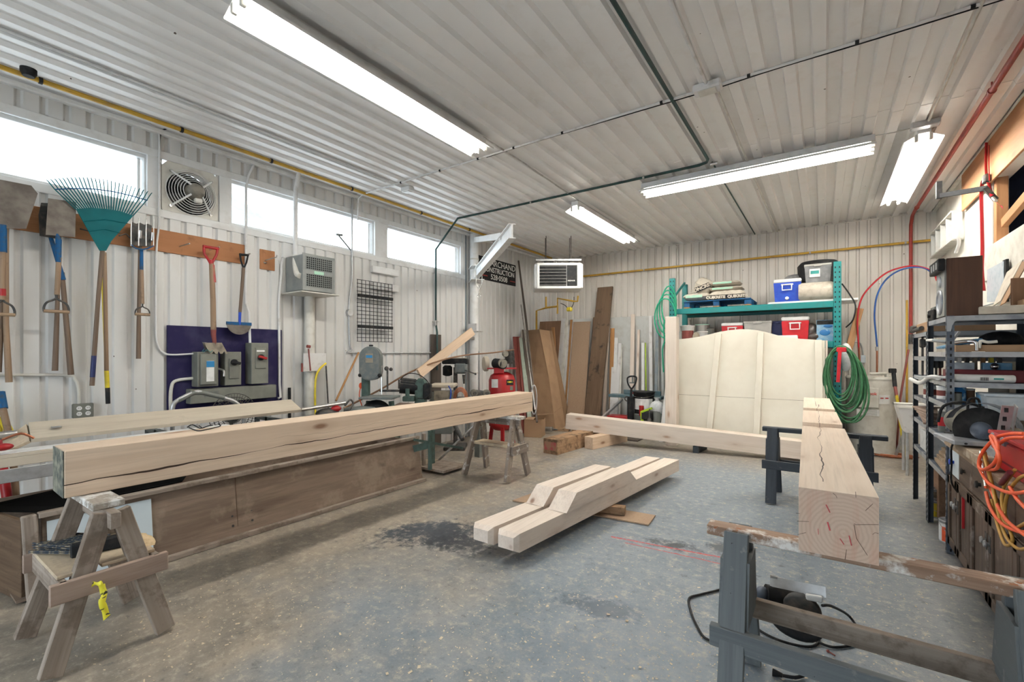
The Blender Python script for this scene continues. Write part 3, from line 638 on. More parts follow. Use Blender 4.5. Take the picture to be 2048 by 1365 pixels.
Z1_ = V((0, 0, 1)); fn = V((-.0257, 1, 0)); f0 = V((-.085, 2.2175, 0))
def onface(u, v):
    d = ray(u, v); nrm = ux; t = (V((-.085, 2.22, 1.6)) - CAMP).dot(nrm) / d.dot(nrm); return CAMP + d * (t - .0022)
bb_ = bpy.data.objects['timber_beam.001']
def end_grain():
    m, nt, b = _new('end_grain'); b.inputs['Roughness'].default_value = .8; b.inputs['Specular IOR Level'].default_value = .2
    p = coords(nt, (1, 1, 1), False); sp = N(nt, 'ShaderNodeSeparateXYZ', i_0=p); nn = noise(nt, p, 9, 4, .6)
    d = N(nt, 'ShaderNodeVectorMath', operation='DISTANCE', i_0=p, i_1=(.02, -.03, 0)).outputs['Value']
    w = N(nt, 'ShaderNodeMath', operation='MULTIPLY_ADD', i_0=nn, i_1=.03, i_2=d).outputs[0]
    rg = N(nt, 'ShaderNodeMath', operation='SINE', i_0=N(nt, 'ShaderNodeMath', operation='MULTIPLY', i_0=w, i_1=420.0).outputs[0]).outputs[0]
    col = mixc(nt, ramp(nt, rg, -.6, 1.0), (.66, .50, .39), (.60, .44, .34))
    st = noise(nt, N(nt, 'ShaderNodeMapping', i_0=p, i_3=(26, 4, 4)).outputs[0], 1.0, 4, .6); col = mixc(nt, N(nt, 'ShaderNodeMath', operation='MULTIPLY', i_0=ramp(nt, st, .5, .68), i_1=.5).outputs[0], col, (.60, .34, .25))
    nt.links.new(col, b.inputs['Base Color'])
end_grain()
m = MB(); c4 = [V((-.085, 2.22, .785)), V((.175, 2.2243 + .0, .785)), V((.175, 2.2243, 1.045)), V((-.085, 2.22, 1.045))]; sdx = V((ux.y, -ux.x, 0)); o4 = V((-.085, 2.22, .785)) - ux * .001
c4 = [o4 + sdx * a + Z1_ * b for a, b in ((.001, .001), (.259, .001), (.259, .259), (.001, .259))]; m.add(c4, [(0, 1, 2, 3)], [(-.129, -.129, 0), (.129, -.129, 0), (.129, .129, 0), (-.129, .129, 0)]); m.build('end_face', 'end_grain', bb_)
for seg in ((1652, 1010, 1660, 1026, .006), (1655, 1045, 1660, 1062, .008), (1680, 1078, 1688, 1090, .005), (1698, 1072, 1703, 1092, .006), (1636, 1058, 1637, 1070, .003)):
    chalk([seg], 0, bb_)
for pts in ([(1666, 987), (1672, 992), (1674, 997)], [(1711, 984), (1712, 996)], [(1612, 1066), (1595, 1070)], [(1757, 1050), (1712, 1050), (1708, 1048)], [(1757, 1068), (1750, 1066), (1745, 1070)], [(1592, 1027), (1600, 1028)], [(1690, 1120), (1693, 1100)], [(1731, 1022), (1746, 1008)], [(1594, 1043), (1618, 1044)], [(1708, 1050), (1713, 1078), (1735, 1112)]):
    m = MB(); m.tube([onface(*q) for q in pts], [.0008 * (1 - .5 * i / len(pts)) for i in range(len(pts))], 4); m.build('split', 'split_dark', bb_)
# beam lying on blocks at the back
A0 = V((-3.81, 7.25, .24)); A1 = V((-.10, 7.89, .03)); ax = (A1 - A0).normalized(); sd2 = V((0, 0, 1)).cross(ax).normalized(); az = ax.cross(sd2)
m = MB(); m.obox((A0 + A1) / 2 + sd2 * .13 + az * .13, ax, sd2, az, (A1 - A0).length, .26, .26, .004)
one('timber_beam', 'pale square beam lying low on blocks in front of the cream panels', 'beam', m, 'pine_white')
# blocks under it
def blk(name, label, p0, p1, w, h, z0, mat, bev=.003):
    m = MB(); m.beam(V((p0.x, p0.y, z0 + h / 2)), V((p1.x, p1.y, z0 + h / 2)), w, h, bev=bev); return one(name, label, 'block', m, mat)
f = PZ(1091, 903, 0)
bk = blk('timber_block', 'dark old timber block with red painted end under the left end of the back beam', V((-3.56, 6.27, 0)), V((-3.42, 7.60, 0)), .27, .235, 0, 'block_old')
m = MB(); m.obox(V((-3.56, 6.265, .125)), V((1, -.1, 0)).normalized(), V((0, 1, 0)), V((0, 0, 1)), .22, .004, .13); plain('red_smear', (.42, .10, .09), .85, c2=(.35, .19, .12), scale=9, lo=.45, hi=.6); m.build('red_smear', 'red_smear', bk)
a = PZ(1183, 900, 0); b2 = PZ(1243, 888, 0)
blk('timber_block', 'short clean timber block supporting the back beam beside the dark block', V((a.x - .06, a.y + .02, 0)), V((b2.x - .06, b2.y + .25, 0)), .17, .20, 0, 'pine')
a = PZ(1391, 907, 0); m = MB(); m.beam(V((a.x, a.y + .0, .055)), V((a.x + .05, a.y + .42, .055)), .085, .11, bev=.003); one('wood_block', 'small dark wooden block under the middle of the back beam', 'block', m, 'grey_horse_dark')
for i, (u, v) in enumerate(((1420, 897), (1440, 899), (1512, 905))):
    a = PZ(u, v, 0); m = MB(); m.lathe((a.x, a.y + .25, 0), [(.12, 0), (.12, .012)], 20, sx=1.3); one('wood_disc', ('thin round wooden offcut under the back beam, left one', 'thin round wooden offcut under the back beam, middle one', 'thin round wooden offcut near the far grey sawhorse leg')[i], 'offcut', m, 'pine')
# timbers stacked on the floor in the middle
def stick(name, label, xl, xr, yn, yf, xlf, xrf, z0, z1, mat, near=0.0, far=0.0, champ=False):
    """near/far: how far the top is set back from the bottom at each end (sloping cut)"""
    m = MB(); P = []
    for (xn, xf) in ((xl, xlf), (xr, xrf)):
        dx = (xf - xn) / (yf - yn)
        P += [V((xn, yn, z0)), V((xf, yf, z0)), V((xn + dx * near, yn + near, z1)), V((xf - dx * far, yf - far, z1))]
    g = [(p.y, p.x + 2, p.z) for p in P]
    if not champ:
        m.add(P, [(0, 1, 3, 2), (4, 6, 7, 5), (0, 2, 6, 4), (1, 5, 7, 3), (2, 3, 7, 6), (0, 4, 5, 1)], g)
    else:
        c = .045; m.add(P, [], g)
        Q = []; w = xr - xl
        for (ix, iz) in ((0, 0), (1, 0), (1, 1), (0, 1)):
            x = (xl, xr)[ix]; z = (z0, z1)[iz]
            Q.append(V((x, yn + c, z))); Q.append(V((x + (c * .55 if ix == 0 else -c * .55), yn, z + (c * .5 if iz == 0 else -c * .5))))
        g2 = [(p.y, p.x + 2, p.z) for p in Q]
        far_ = [V((xlf, yf, z0)), V((xrf, yf, z0)), V((xrf, yf, z1)), V((xlf, yf, z1))]
        allp = Q + far_; ga = [(p.y, p.x + 2, p.z) for p in allp]; m = MB()
        fs = [(1, 3, 5, 7), (8, 11, 10, 9)]
        for i in range(4):
            j = (i + 1) % 4; fs += [(2 * i, 2 * j, 2 * j + 1, 2 * i + 1), (2 * i, 8 + i, 8 + j, 2 * j)]
        m.add(allp, fs, ga)
    return one(name, label, 'timber', m, mat)
stick('timber_post', 'lower long timber of the floor stack, on the right, chamfered near end', -2.07, -1.88, 2.80, 5.97, -1.70, -1.515, .10, .24, 'pine_pale', champ=True)
stick('timber_post', 'lower long timber of the floor stack, on the left, chamfered near end', -2.31, -2.12, 2.80, 5.93, -1.93, -1.745, .10, .24, 'pine_pale', champ=True)
stick('timber_offcut', 'short slant-cut timber on top of the left floor timber', -2.215, -2.035, 3.46, 4.62, -2.06, -1.88, .243, .38, 'pine_pale', near=.15)
stick('timber_offcut', 'longer slant-cut timber with grey stain on top of the right floor timber', -1.97, -1.79, 3.43, 4.76, -1.83, -1.65, .243, .38, 'pine_pale', near=.16, far=.17)
m = MB(); m.plate([PZ(1025, 1004, .0), PZ(1297, 1053, .0), PZ(1311, 1034, .0), V((-2.72, 4.34, 0))], .012); o = one('hardboard_sheet', 'thin tan hardboard strip on the floor beneath the timber stack', 'board', m, 'hardboard'); o.location.z = .003
m = MB(); m.beam((-2.35, 4.14, .055), (-1.60, 4.30, .055), .09, .075, bev=.003); o = one('wood_block', 'dark wooden bearer on the tan hardboard under the timber stack', 'block', m, 'block_old')
# upright post
q = PY(1344, 640, 8.05); m = MB(); m.bb(-2.26, -2.07, 7.98, 8.16, 0, 2.22, .008, long=2); one('timber_post', 'pale upright timber post standing behind the back beam', 'post', m, 'pine_white')
# ------------------------------------------------------------------ sawhorses
def brown_horse(label, x0, x1, y0, y1, yt, zt, shelf, mats, cap, rail_x):
    c = V(((x0 + x1) / 2, yt, 0)); t = thing('sawhorse', label, 'sawhorse', c, 'brown wooden sawhorses')
    m = MB(); m.beam((rail_x[0], yt, zt - .022), (rail_x[1], yt, zt - .022), .14, .04, bev=.006); m.build('top_rail', cap, t)
    m = MB(); m.beam((x0 - .02, yt, zt - .085), (x1 + .02, yt, zt - .085), .045, .085, bev=.003); m.build('rail', mats, t)
    for sx, x in ((-1, x0), (1, x1)):
        for y in (y0, y1):
            sy = -1 if y < yt else 1
            m = MB(); top = V((x - sx * .06, yt + sy * .035, zt - .05)); bot = V((x, y, .0)); ax = (top - bot).normalized()
            m.beam(bot + ax * .02, top, .045, .09, up=V((0, sy * 1.0, .2)), bev=.004); m.build('leg', mats, t)
    if shelf:
        z = shelf
        for x in (x0, x1):
            m = MB(); s_ = -1 if x == x0 else 1; m.beam((x + s_ * .015, y0 - .0, z), (x + s_ * .015, y1 + .0, z), .03, .10, bev=.003); m.build('side_board', 'weathered_pink', t)
        for y in (y0 + .05, y1 - .05):
            m = MB(); m.beam((x0 - .02, y, z), (x1 + .02, y, z), .03, .10, bev=.003); m.build('end_board', mats, t)
        for i, (a, b_) in enumerate(((y0 + .03, y0 + .19), (y0 + .2, y0 + .44))):
            m = MB(); m.beam((x0 - .0, (a + b_) / 2, z + .06), (x1 - .03, (a + b_) / 2 + .0, z + .06), b_ - a - .008, .018, bev=.003); m.build('shelf_board', 'dusty_wood', t)
    return t
brown_horse('near brown sawhorse under the left beam, with dusty shelf boards and yellow tape', -3.66, -3.10, .55, 1.03, .80, .798, .42, 'weathered', 'white_spattered', (-3.72, -3.19))
t = brown_horse('far paint-spattered sawhorse under the right end of the left beam', -3.86, -3.18, 4.53, 5.02, 4.80, .798, None, 'far_horse', 'white_spattered', (-3.98, -3.12))
m = MB(); m.beam((-3.80, 4.76, .42), (-3.20, 4.76, .42), .20, .035, bev=.003); m.build('shelf_board', 'dusty_wood', t)
m = MB(); m.beam((-3.165, 4.62, .38), (-3.165, 4.98, .38), .03, .11, bev=.003); m.build('end_board', 'far_horse', t)
# broom head, sawdust and tape on the near shelf
m = MB()
for k in range(60):
    y = .60 + .18 * (k % 15) / 15 + random.uniform(-.008, .008); z = .505 + .012 * (k // 15)
    x_ = -3.36 + random.uniform(-.02, .02) - .3 * (y - .6); m.beam((x_, y + .10, z), (x_ - .27 + random.uniform(-.03, .03), y - .02 + random.uniform(-.01, .01), z - .015 + random.uniform(-.004, .004)), .006, .006)
ob = thing('worn_broom', 'worn black-bristled broom head on the shelf of the near brown sawhorse', 'broom', (-3.4, .7, .49)); m.build('bristles', 'bristle', ob)
m = MB(); m.beam((-3.36, .68, .525), (-3.30, .93, .53), .05, .07, bev=.008); m.build('head', 'black_plastic', ob)
def heap(c, rx, ry, h, n=14, seed=1):
    r = random.Random(seed); m = MB(); vs_, fs = [V((c[0], c[1], c[2] + h))], []
    for i in range(1, 5):
        for k in range(n):
            a = 2 * math.pi * k / n; q = i / 4; w = 1 + r.uniform(-.18, .18)
            vs_.append(V((c[0] + rx * q * w * math.cos(a), c[1] + ry * q * w * math.sin(a), c[2] + max(0, h * (1 - q * q) * r.uniform(.7, 1.2)) if i < 4 else c[2])))
    for k in range(n): fs.append((0, 1 + k, 1 + (k + 1) % n))
    for i in range(3):
        for k in range(n): fs.append((1 + i * n + k, 1 + (i + 1) * n + k, 1 + (i + 1) * n + (k + 1) % n, 1 + i * n + (k + 1) % n))
    return m.add(vs_, fs, None, True)
o = one('sawdust_heap', 'small heap of sawdust on the far part of the near sawhorse shelf', 'sawdust', heap((-3.33, .97, .488), .13, .07, .045), 'sawdust'); o['kind'] = 'stuff'
t = thing('caution_tape', 'yellow and black tape tied round a leg of the near brown sawhorse', 'tape', (-3.07, .72, .3))
def ribbon(pts, w, side, mat, par, name='strip'):
    m = MB(); pts = smooth_path(pts, 4); side = V(side).normalized(); vs_ = []; g = []
    for i, p in enumerate(pts):
        s_ = side * (w / 2); tw = V((0, 0, .25 * w * math.sin(i * 1.1)))
        vs_ += [p - s_ + tw, p + s_ - tw]; g += [(i * .02, 0, 0), (i * .02, w, 0)]
    n = len(pts); nrm = V((0, 0, 1)).cross(side).normalized() * .0015
    if nrm.length < .0005: nrm = V((.0015, 0, 0))
    vv = vs_ + [p + nrm for p in vs_]; k = 2 * n
    fs = []
    for i in range(n - 1): a = 2 * i; fs += [(a, a + 1, a + 3, a + 2), (k + a, k + a + 2, k + a + 3, k + a + 1), (a, a + 2, k + a + 2, k + a), (a + 1, k + a + 1, k + a + 3, a + 3)]
    m.add(vv, fs, g + g, True); return m.build(name, mat, par)
x = -3.045
ribbon([PX(163, 1170, x - .05), PX(180, 1170, x - .03), PX(196, 1168, x - .01), PX(205, 1172, x + .01), PX(208, 1185, x + .02)], .022, (0, .3, 1), 'yellow_tape', t)
ribbon([PX(203, 1170, x + .012), PX(208, 1190, x + .02), PX(204, 1205, x + .03), PX(210, 1222, x + .03), PX(214, 1237, x + .03)], .028, (0, 1, 0), 'yellow_tape', t)
def grey_horse(label, xa, xb, yc, zt, xl0, xl1, mats, railm, foot, gus, st_rear, st_front, short=False):
    t = thing('sawhorse', label, 'sawhorse', (((xa + xb) / 2), yc, 0), 'grey painted sawhorses')
    m = MB(); m.beam((xa, yc, zt - .024), (xb, yc, zt - .024), .09, .045, bev=.004); m.build('top_rail', railm, t)
    for x in (xl0, xl1):
        for s_ in (-1, 1):
            m = MB(); top = V((x, yc + s_ * .05, zt - .01)); bot = V((x + (.02 if s_ > 0 else 0), yc + s_ * foot, 0)); ax = (top - bot).normalized()
            m.beam(bot + ax * .01, top, .10, .04, up=V((0, s_, 0)), bev=.003); m.build('leg', mats, t)
        for s_ in (-1, 1):
            m = MB(); P = [V((x + s_ * .06, yc - .10, zt - .12)), V((x + s_ * .06, yc + .10, zt - .12)), V((x + s_ * .06, yc + .16, zt - .40)), V((x + s_ * .06, yc - .16, zt - .40))]
            if s_ < 0: P = P[::-1]
            m.plate(P, .018); m.build('gusset', mats, t)
    for y, z, xo in ((yc + foot * .5 + .0, st_rear, 0.0), (yc - foot * .5 - .04, st_front, .09)):
        m = MB(); m.beam((xl0 - xo, y, z), (xl1 + xo, y, z), .038, .09, bev=.003); m.build('stretcher', mats if xo else ('weathered' if railm == 'brown_rail' else railm), t)
    return t
t = grey_horse('near grey sawhorse with paint-spattered rail holding the notched beam', -.46, .80, 2.36, .782, -.33, .60, 'grey_horse', 'brown_rail', .27, True, .36, .345)
o = bpy.data.objects.get('top_rail.002'); o.data.materials.clear(); o.data.materials.append(M['paint_spattered'])
t = grey_horse('far dark grey sawhorse under the far end of the notched beam', -.56, .52, 5.76, .782, -.46, .345, 'grey_horse_dark', 'grey_horse_dark', .27, True, .36, .40)
# ------------------------------------------------------------------ long plywood bin
bx0, bx1, by0, by1, bz = -4.95, -4.20, .30, 4.05, .54
t = thing('plywood_bin', 'long weathered plywood bin on the floor behind the left beam', 'bin', ((bx0 + bx1) / 2, (by0 + by1) / 2, 0))
m = MB(); m.plate([(bx1 + .02, .72, 0), (bx1 + .06, 4.05, .0), (bx1 - .02, 4.05, bz), (bx1 - .05, .72, bz)], .02); m.build('front_panel', 'bin_ply', t)
m = MB(); m.beam((bx1 + .03, .70, .022), (bx1 + .08, by1 + .02, .022), .09, .04, bev=.004); m.build('bottom_rail', 'weathered', t)
m = MB(); m.beam((bx1 - .02, .70, bz), (bx1 + .00, by1, bz), .06, .035, bev=.004); m.build('top_rail', 'weathered', t)
m = MB(); m.beam((bx1 + .02, .68, .01), (bx1 - .03, .66, bz + .01), .07, .07, up=(1, 0, 0), bev=.006); m.build('corner_post', 'weathered', t)
m = MB(); m.beam((bx0 + .2, .55, .26), (bx1 - .04, .64, .26), .03, .52, bev=.004); m.build('end_panel', 'dark_plank', t)
m = MB(); m.bb(bx0, bx0 + .02, .5, by1, 0, bz, long=1); m.build('back_panel', 'bin_ply', t)
m = MB(); m.bb(bx0, bx1 - .05, by1 - .05, by1 - .02, 0, bz - .04); m.build('end_panel', 'bin_ply', t)
m = MB(); m.bb(bx0 + .02, bx1, .6, by1 - .05, .015, .03, long=1); m.build('floor_board', 'bin_ply', t)
m = MB(); m.beam((bx1 + .043, 1.90, .02), (bx1 - .017, 1.90, bz - .02), .004, .012, up=(1, 0, 0)); m.build('joint_strip', 'dark_plank', t)
for i, z in enumerate((.12, .20, .28, .37, .45)):
    for y in (1.86, 2.02, 3.5):
        x = bx1 + .045 - .11 * z / bz + .012 + .01; m = MB(); m.cyl((x - .012, y, z), (x + .0, y, z), .009, n=8); m.build('bolt', 'dark_iron', t)
m = MB(); m.plate([(bx1 + .035, .74, .06), (bx1 + .04, 1.30, .06), (bx1 - .018, 1.30, .49), (bx1 - .02, .74, .49)], .012); one('foam_board', 'pale blue-white foam board leaning against the plywood bin', 'board', m, 'foam')
m = MB(); m.plate([(bx0 + .04, .45, .50), (bx1 - .06, .72, .545), (bx1 - .14, 1.55, .54), (bx0 + .04, 1.9, .60)], .008); one('black_tarp', 'black sheet draped over the near end of the plywood bin', 'tarp', m, 'tarp')
m = MB(); s = PX(822, 922, bx1 + .06); m.obox(V((bx1 + .025, 3.88, .29)), V((0, 1, 0)), V((-.11 / bz, 0, 1)).normalized(), V((1, 0, .2)).normalized(), .16, .06, .004); m.build('red_mark', 'red_smear', bpy.data.objects['plywood_bin'])
# loose shavings and chips on the floor
def chips(name, label, spots, n, seed):
    r = random.Random(seed); m = MB()
    for k in range(n):
        sx, sy, rx, ry = r.choice(spots); x = r.gauss(sx, rx); y = r.gauss(sy, ry)
        if not (-5.3 < x < .75 and .4 < y < 9.3): continue
        a = r.uniform(0, 6.3); l = r.uniform(.002, .006) * (1.9 if r.random() < .06 else 1); w = l * r.uniform(.25, .8); z = .001 + r.random() * .004
        c, s_ = math.cos(a), math.sin(a); P = [(-l, -w), (l, -w), (l, w), (-l, w)]; h = r.uniform(0, .004)
        q = [V((x + c * px - s_ * py, y + s_ * px + c * py, z + (h if i in (1, 2) else 0))) for i, (px, py) in enumerate(P)]
        m.add(q, [(0, 1, 2, 3)], None)
    o = one(name, label, 'shavings', m, 'chips'); o['kind'] = 'stuff'
sp = [(-1.2, 1.9, .6, .5), (-.6, 2.0, .5, .5), (-.4, 2.6, .5, .6), (-2.2, 1.6, .8, .5), (.0, 4.2, .4, .9), (-3.0, 1.2, .5, .4), (-2.6, 5.6, 1.2, 1.2), (-.9, 7.0, .9, .5), (-1.0, 2.6, .7, .7), (.4, 3.6, .3, .9), (.45, 6.3, .3, .8)]
chips('wood_shavings', 'pale wood shavings scattered all over the painted floor', sp, 5200, 5)
# ------------------------------------------------------------------ left wall: boards, fan, electrical gear
XW = XL + .016
def wb(u0, v0, u1, v1, x):       # wall rectangle: y0,y1,z0,z1
    a, b_ = PX(u0, v0, x), PX(u1, v1, x); return a.y, b_.y, a.z, b_.z
X1, Y1, Z1 = V((1, 0, 0)), V((0, 1, 0)), V((0, 0, 1))
m = MB(); m.bb(XW, XW + .022, -1.2, 2.63, 2.635, 2.86, .003); tb = one('tool_board', 'long orange plywood board on the left wall carrying the hung garden tools', 'board', m, 'plywood')
m = MB(); m.bb(XW, XW + .018, 2.80, 2.98, 2.61, 2.85, .003); t = one('plywood_plate', 'small square plywood plate right of the long tool board', 'board', m, 'plywood')
m = MB(); m.tube([(XW + .02, 2.86, 2.72), (XW + .20, 2.90, 2.745), (XW + .21, 2.90, 2.77)], .007); m.tube([(XW + .02, 2.86, 2.70), (XW + .015, 2.86, 2.69)], .02); m.build('hook', 'steel', t)
def hook(y, z=2.70, l=.19, mat='chrome', par=None):
    m = MB(); m.tube([(XW + .02, y, z), (XW + l * .6, y, z - .01), (XW + l, y, z + .02)], .011, 8); o = m.build('hook', 'steel', par)
    m = MB(); m.tube([(XW + l - .005, y, z + .0), (XW + l + .01, y, z + .075)], .016, 10); m.build('hook_sleeve', mat, par)
for u in (28, 105, 140, 197, 232, 280, 305): hook(PX(u, 460, XW + .19).y, par=tb)
for (u, v) in ((370, 490), (430, 497), (492, 510)):
    q = PX(u, v, XW + .1); m = MB(); m.tube([(XW + .02, q.y - .02, q.z - .01), (XW + .16, q.y + .02, q.z + .01)], .007); m.build('peg', 'steel', tb)
# tools
def shaft(m, y0, z0, y1, z1, x0, x1, r0=.017, r1=.019, n=10):
    m.tube([V((x0, y0, z0)), V((x0, y0, z0)).lerp(V((x1, y1, z1)), .5), V((x1, y1, z1))], [r0, (r0 + r1) / 2, r1], n)
def dgrip(t, c, ax, side, w=.065, h=.13, mat='dark_iron', bar='handle_wood', r=.008):
    """c: top of fork; ax: direction towards the grip; side: across"""
    c, ax, side = V(c), V(ax).normalized(), V(side).normalized(); m = MB()
    for s_ in (-1, 1): m.tube(smooth_path([c - ax * .10, c, c + ax * h * .35 + side * s_ * w * .75, c + ax * h * .7 + side * s_ * w, c + ax * h + side * s_ * w], 4), [r] * 17, 8)
    m.build('yoke', mat, t); m = MB(); m.cyl(c + ax * h * .97 - side * w * 1.05, c + ax * h * .97 + side * w * 1.05, .014, n=12); m.build('grip', bar, t)
def hung(name, label, cat, x, top, bot, parts_fn): pass
xt = XW + .13
def P(u, v, x=None): return PX(u, v, x if x is not None else xt)
def seg(m, pts, r, x=None, n=10): m.tube([P(*q, x) for q in pts], r, n)
# 1 scoop shovel at the left edge
t = thing('scoop_shovel', 'wide steel scoop shovel hung at the far left edge, red band on its shaft', 'shovel', P(5, 500), 'hanging garden tools')
x_ = XW + .24; m = MB(); m.prism([(p.y, p.z) for p in (P(-50, 365, x_), P(0, 360, x_), P(62, 372, x_), P(75, 388, x_), P(52, 458, x_), P(-50, 458, x_))], (x_, 0, 0), Y1, Z1, .012); m.build('blade', 'blade_steel', t)
m = MB(); seg(m, [(6, 450), (6, 505)], [.022, .024], x_); m.build('socket', 'blue_tool', t)
m = MB(); seg(m, [(6, 500), (5, 600)], [.02, .019], x_); m.build('shaft', 'handle_wood', t); m = MB(); seg(m, [(5, 578), (5, 592)], [.0205, .0205], x_); m.build('band', 'red_paint', t)
dgrip(t, P(5, 600, x_), (0, 0, -1), (0, 1, 0), .065, .12)
t = thing('garden_tool_handle', 'long wooden tool handle hanging behind the far left scoop shovel', 'tool', P(14, 600)); m = MB(); seg(m, [(12, 430), (12, 650), (18, 765)], [.017, .018, .022], XW + .1); m.build('shaft', 'handle_wood', t)
m = MB(); m.prism([(p.y, p.z) for p in (P(-20, 420, XW + .1), P(20, 420, XW + .1), P(16, 520, XW + .1), P(-10, 520, XW + .1))], (XW + .1, 0, 0), Y1, Z1, .006); m.build('blade', 'blue_tool', t)
t = thing('garden_tool_handle', 'darker wooden tool handle crossing at the very left edge', 'tool', P(2, 600)); m = MB(); seg(m, [(10, 480), (-3, 745)], [.017, .019], XW + .08); m.build('shaft', 'handle_dark', t)
# 2 square shovel
x_ = XW + .24; t = thing('square_shovel', 'square-bladed shovel with black D-grip, second tool from left', 'shovel', P(115, 480, x_), 'hanging garden tools')
m = MB(); m.prism([(p.y, p.z) for p in (P(91, 470, x_), P(150, 475, x_), P(152, 405, x_), P(96, 397, x_))], (x_, 0, 0), Y1, Z1, .007); m.build('blade', 'blade_steel', t)
m = MB(); seg(m, [(114, 468), (117, 480), (117, 525)], [.010, .020, .019], x_); m.build('socket', 'blue_tool', t)
m = MB(); seg(m, [(118, 515), (114, 590)], [.018, .018], x_); m.build('shaft', 'handle_wood', t); dgrip(t, P(113, 596, x_), (0, 0, -1), (0, 1, 0), .075, .12)
t = thing('spade', 'dark-bladed spade hung behind the square shovel, long handle angled right', 'shovel', P(85, 480), 'hanging garden tools')
m = MB(); m.prism([(p.y, p.z) for p in (P(79, 472, XW + .11), P(112, 478, XW + .11), P(112, 408, XW + .11), P(82, 406, XW + .11), P(77, 430, XW + .11))], (XW + .11, 0, 0), Y1, Z1, .008); m.build('blade', 'dark_iron', t)
m = MB(); seg(m, [(100, 470), (127, 560)], [.015, .017], XW + .1); m.build('socket', 'blue_tool', t); m = MB(); seg(m, [(124, 545), (142, 750)], [.017, .022], XW + .09); m.build('shaft', 'handle_dark', t)
t = thing('garden_tool_handle', 'wooden handle hanging straight down behind the black D-grip', 'tool', P(112, 600)); m = MB(); seg(m, [(118, 470), (115, 600), (110, 742)], [.015, .015, .021], XW + .08); m.build('shaft', 'handle_dark', t)
# 3 leaf rake
x_ = XW + .26; t = thing('leaf_rake', 'teal plastic leaf rake hung with its wide fan upward', 'rake', P(205, 500, x_), 'hanging garden tools')
m = MB(); m.prism([(p.y, p.z) for p in (P(199, 502, x_), P(212, 502, x_), P(222, 483, x_), P(266, 432, x_), P(240, 423, x_), P(210, 418, x_), P(180, 416, x_), P(152, 419, x_), P(185, 478, x_))], (x_, 0, 0), Y1, Z1, .010); m.build('fan_plate', 'teal_plastic', t)
for (ua, va, ub, vb) in ((166, 443, 255, 447), (178, 463, 240, 466)):
    m = MB(); m.tube([P(ua, va, x_ + .012), P((ua + ub) / 2, (va + vb) / 2 - 6, x_ + .014), P(ub, vb, x_ + .012)], .004, 6); m.build('rib', 'teal_plastic', t)
nt_ = 27; tips = []
for k in range(nt_):
    f = k / (nt_ - 1); ub = 152 + (266 - 152) * f; vb = 419 - 8 * math.sin(f * 3.14) + 13 * f; 
    ut = 93 + (304 - 93) * f; vt = 360 + 26 * f * f - 9 * math.sin(f * 3.14)
    m = MB(); m.tube([P(ub, vb, x_ + .004), P(ub + (ut - ub) * .72, vb + (vt - vb) * .68, x_ + .02), P(ub + (ut - ub) * .94, vb + (vt - vb) * .95, x_ + .03), P(ut, vt + 0, x_ + .015)], [.0048, .0042, .0038, .003], 6); m.build('tine', 'teal_plastic', t)
m = MB(); m.tube([P(111 + 184 * f, 379 + 22 * f - 10 * math.sin(f * 3.14), x_ + .02) for f in [i / 12 for i in range(13)]], .005, 6); m.build('cross_bar', 'blue_tool', t)
m = MB(); seg(m, [(205, 500), (197, 590), (184, 772)], [.017, .016, .018], x_ - .03); m.build('shaft', 'handle_dark', t)
m = MB(); seg(m, [(188, 712), (185, 755)], [.0185, .0188], x_ - .03); m.build('tape', 'navy', t)
t = thing('garden_rake', 'yellow-handled tool with black end grip hung behind the leaf rake', 'rake', P(209, 600), 'hanging garden tools')
m = MB(); seg(m, [(209, 505), (213, 742)], [.015, .017], XW + .16); m.build('shaft', 'handle_wood', t)
m = MB(); seg(m, [(204, 555), (213, 745)], [.008, .012], XW + .14); seg(m, [(213, 742), (215, 778)], [.0175, .0175], XW + .16); m.build('yellow_sleeve', 'yellow', t)
m = MB(); seg(m, [(215, 776), (216, 808)], [.018, .017], XW + .16); m.build('end_grip', 'black_plastic', t)
m = MB(); seg(m, [(160, 458), (176, 462), (195, 470)], [.006] * 3, XW + .12); seg(m, [(238, 472), (252, 468), (262, 478)], [.006] * 3, XW + .12); m.build('rake_teeth', 'dark_iron', t)
# 4 fork
x_ = XW + .24; t = thing('garden_fork', 'small steel garden fork with blue socket right of the leaf rake', 'fork', P(283, 520, x_), 'hanging garden tools')
for k in range(4): u = 262 + 15 * k; m = MB(); m.tube([P(u, 492, x_ + .02), P(u, 462, x_ + .01), P(u + 1, 436, x_ + .0)], [.006, .005, .003], 6); m.build('tine', 'steel', t)
m = MB(); m.tube([P(262, 490, x_ + .02), P(272, 497, x_ + .02), P(283, 500, x_ + .02), P(296, 497, x_ + .02), P(307, 492, x_ + .02)], .007, 6); m.build('fork_head', 'blue_tool', t)
m = MB(); seg(m, [(283, 498), (283, 543)], [.014, .015], x_); m.build('socket', 'blue_tool', t); m = MB(); seg(m, [(283, 540), (285, 608)], [.016, .015], x_); m.build('shaft', 'handle_wood', t); dgrip(t, P(285, 612, x_), (0, 0, -1), (0, 1, 0), .055, .085, r=.006)
t = thing('spade', 'dark ridged blade with long brown handle behind the garden fork', 'shovel', P(278, 520), 'hanging garden tools')
m = MB(); m.prism([(p.y, p.z) for p in (P(260, 490, XW + .12), P(302, 495, XW + .12), P(303, 452, XW + .12), P(295, 448, XW + .12), P(288, 450, XW + .12), P(280, 446, XW + .12), P(272, 448, XW + .12), P(262, 444, XW + .12))], (XW + .12, 0, 0), Y1, Z1, .008); m.build('blade', 'dark_iron', t)
m = MB(); seg(m, [(280, 490), (278, 600), (277, 718)], [.014, .015, .020], XW + .09); m.build('shaft', 'handle_dark', t)
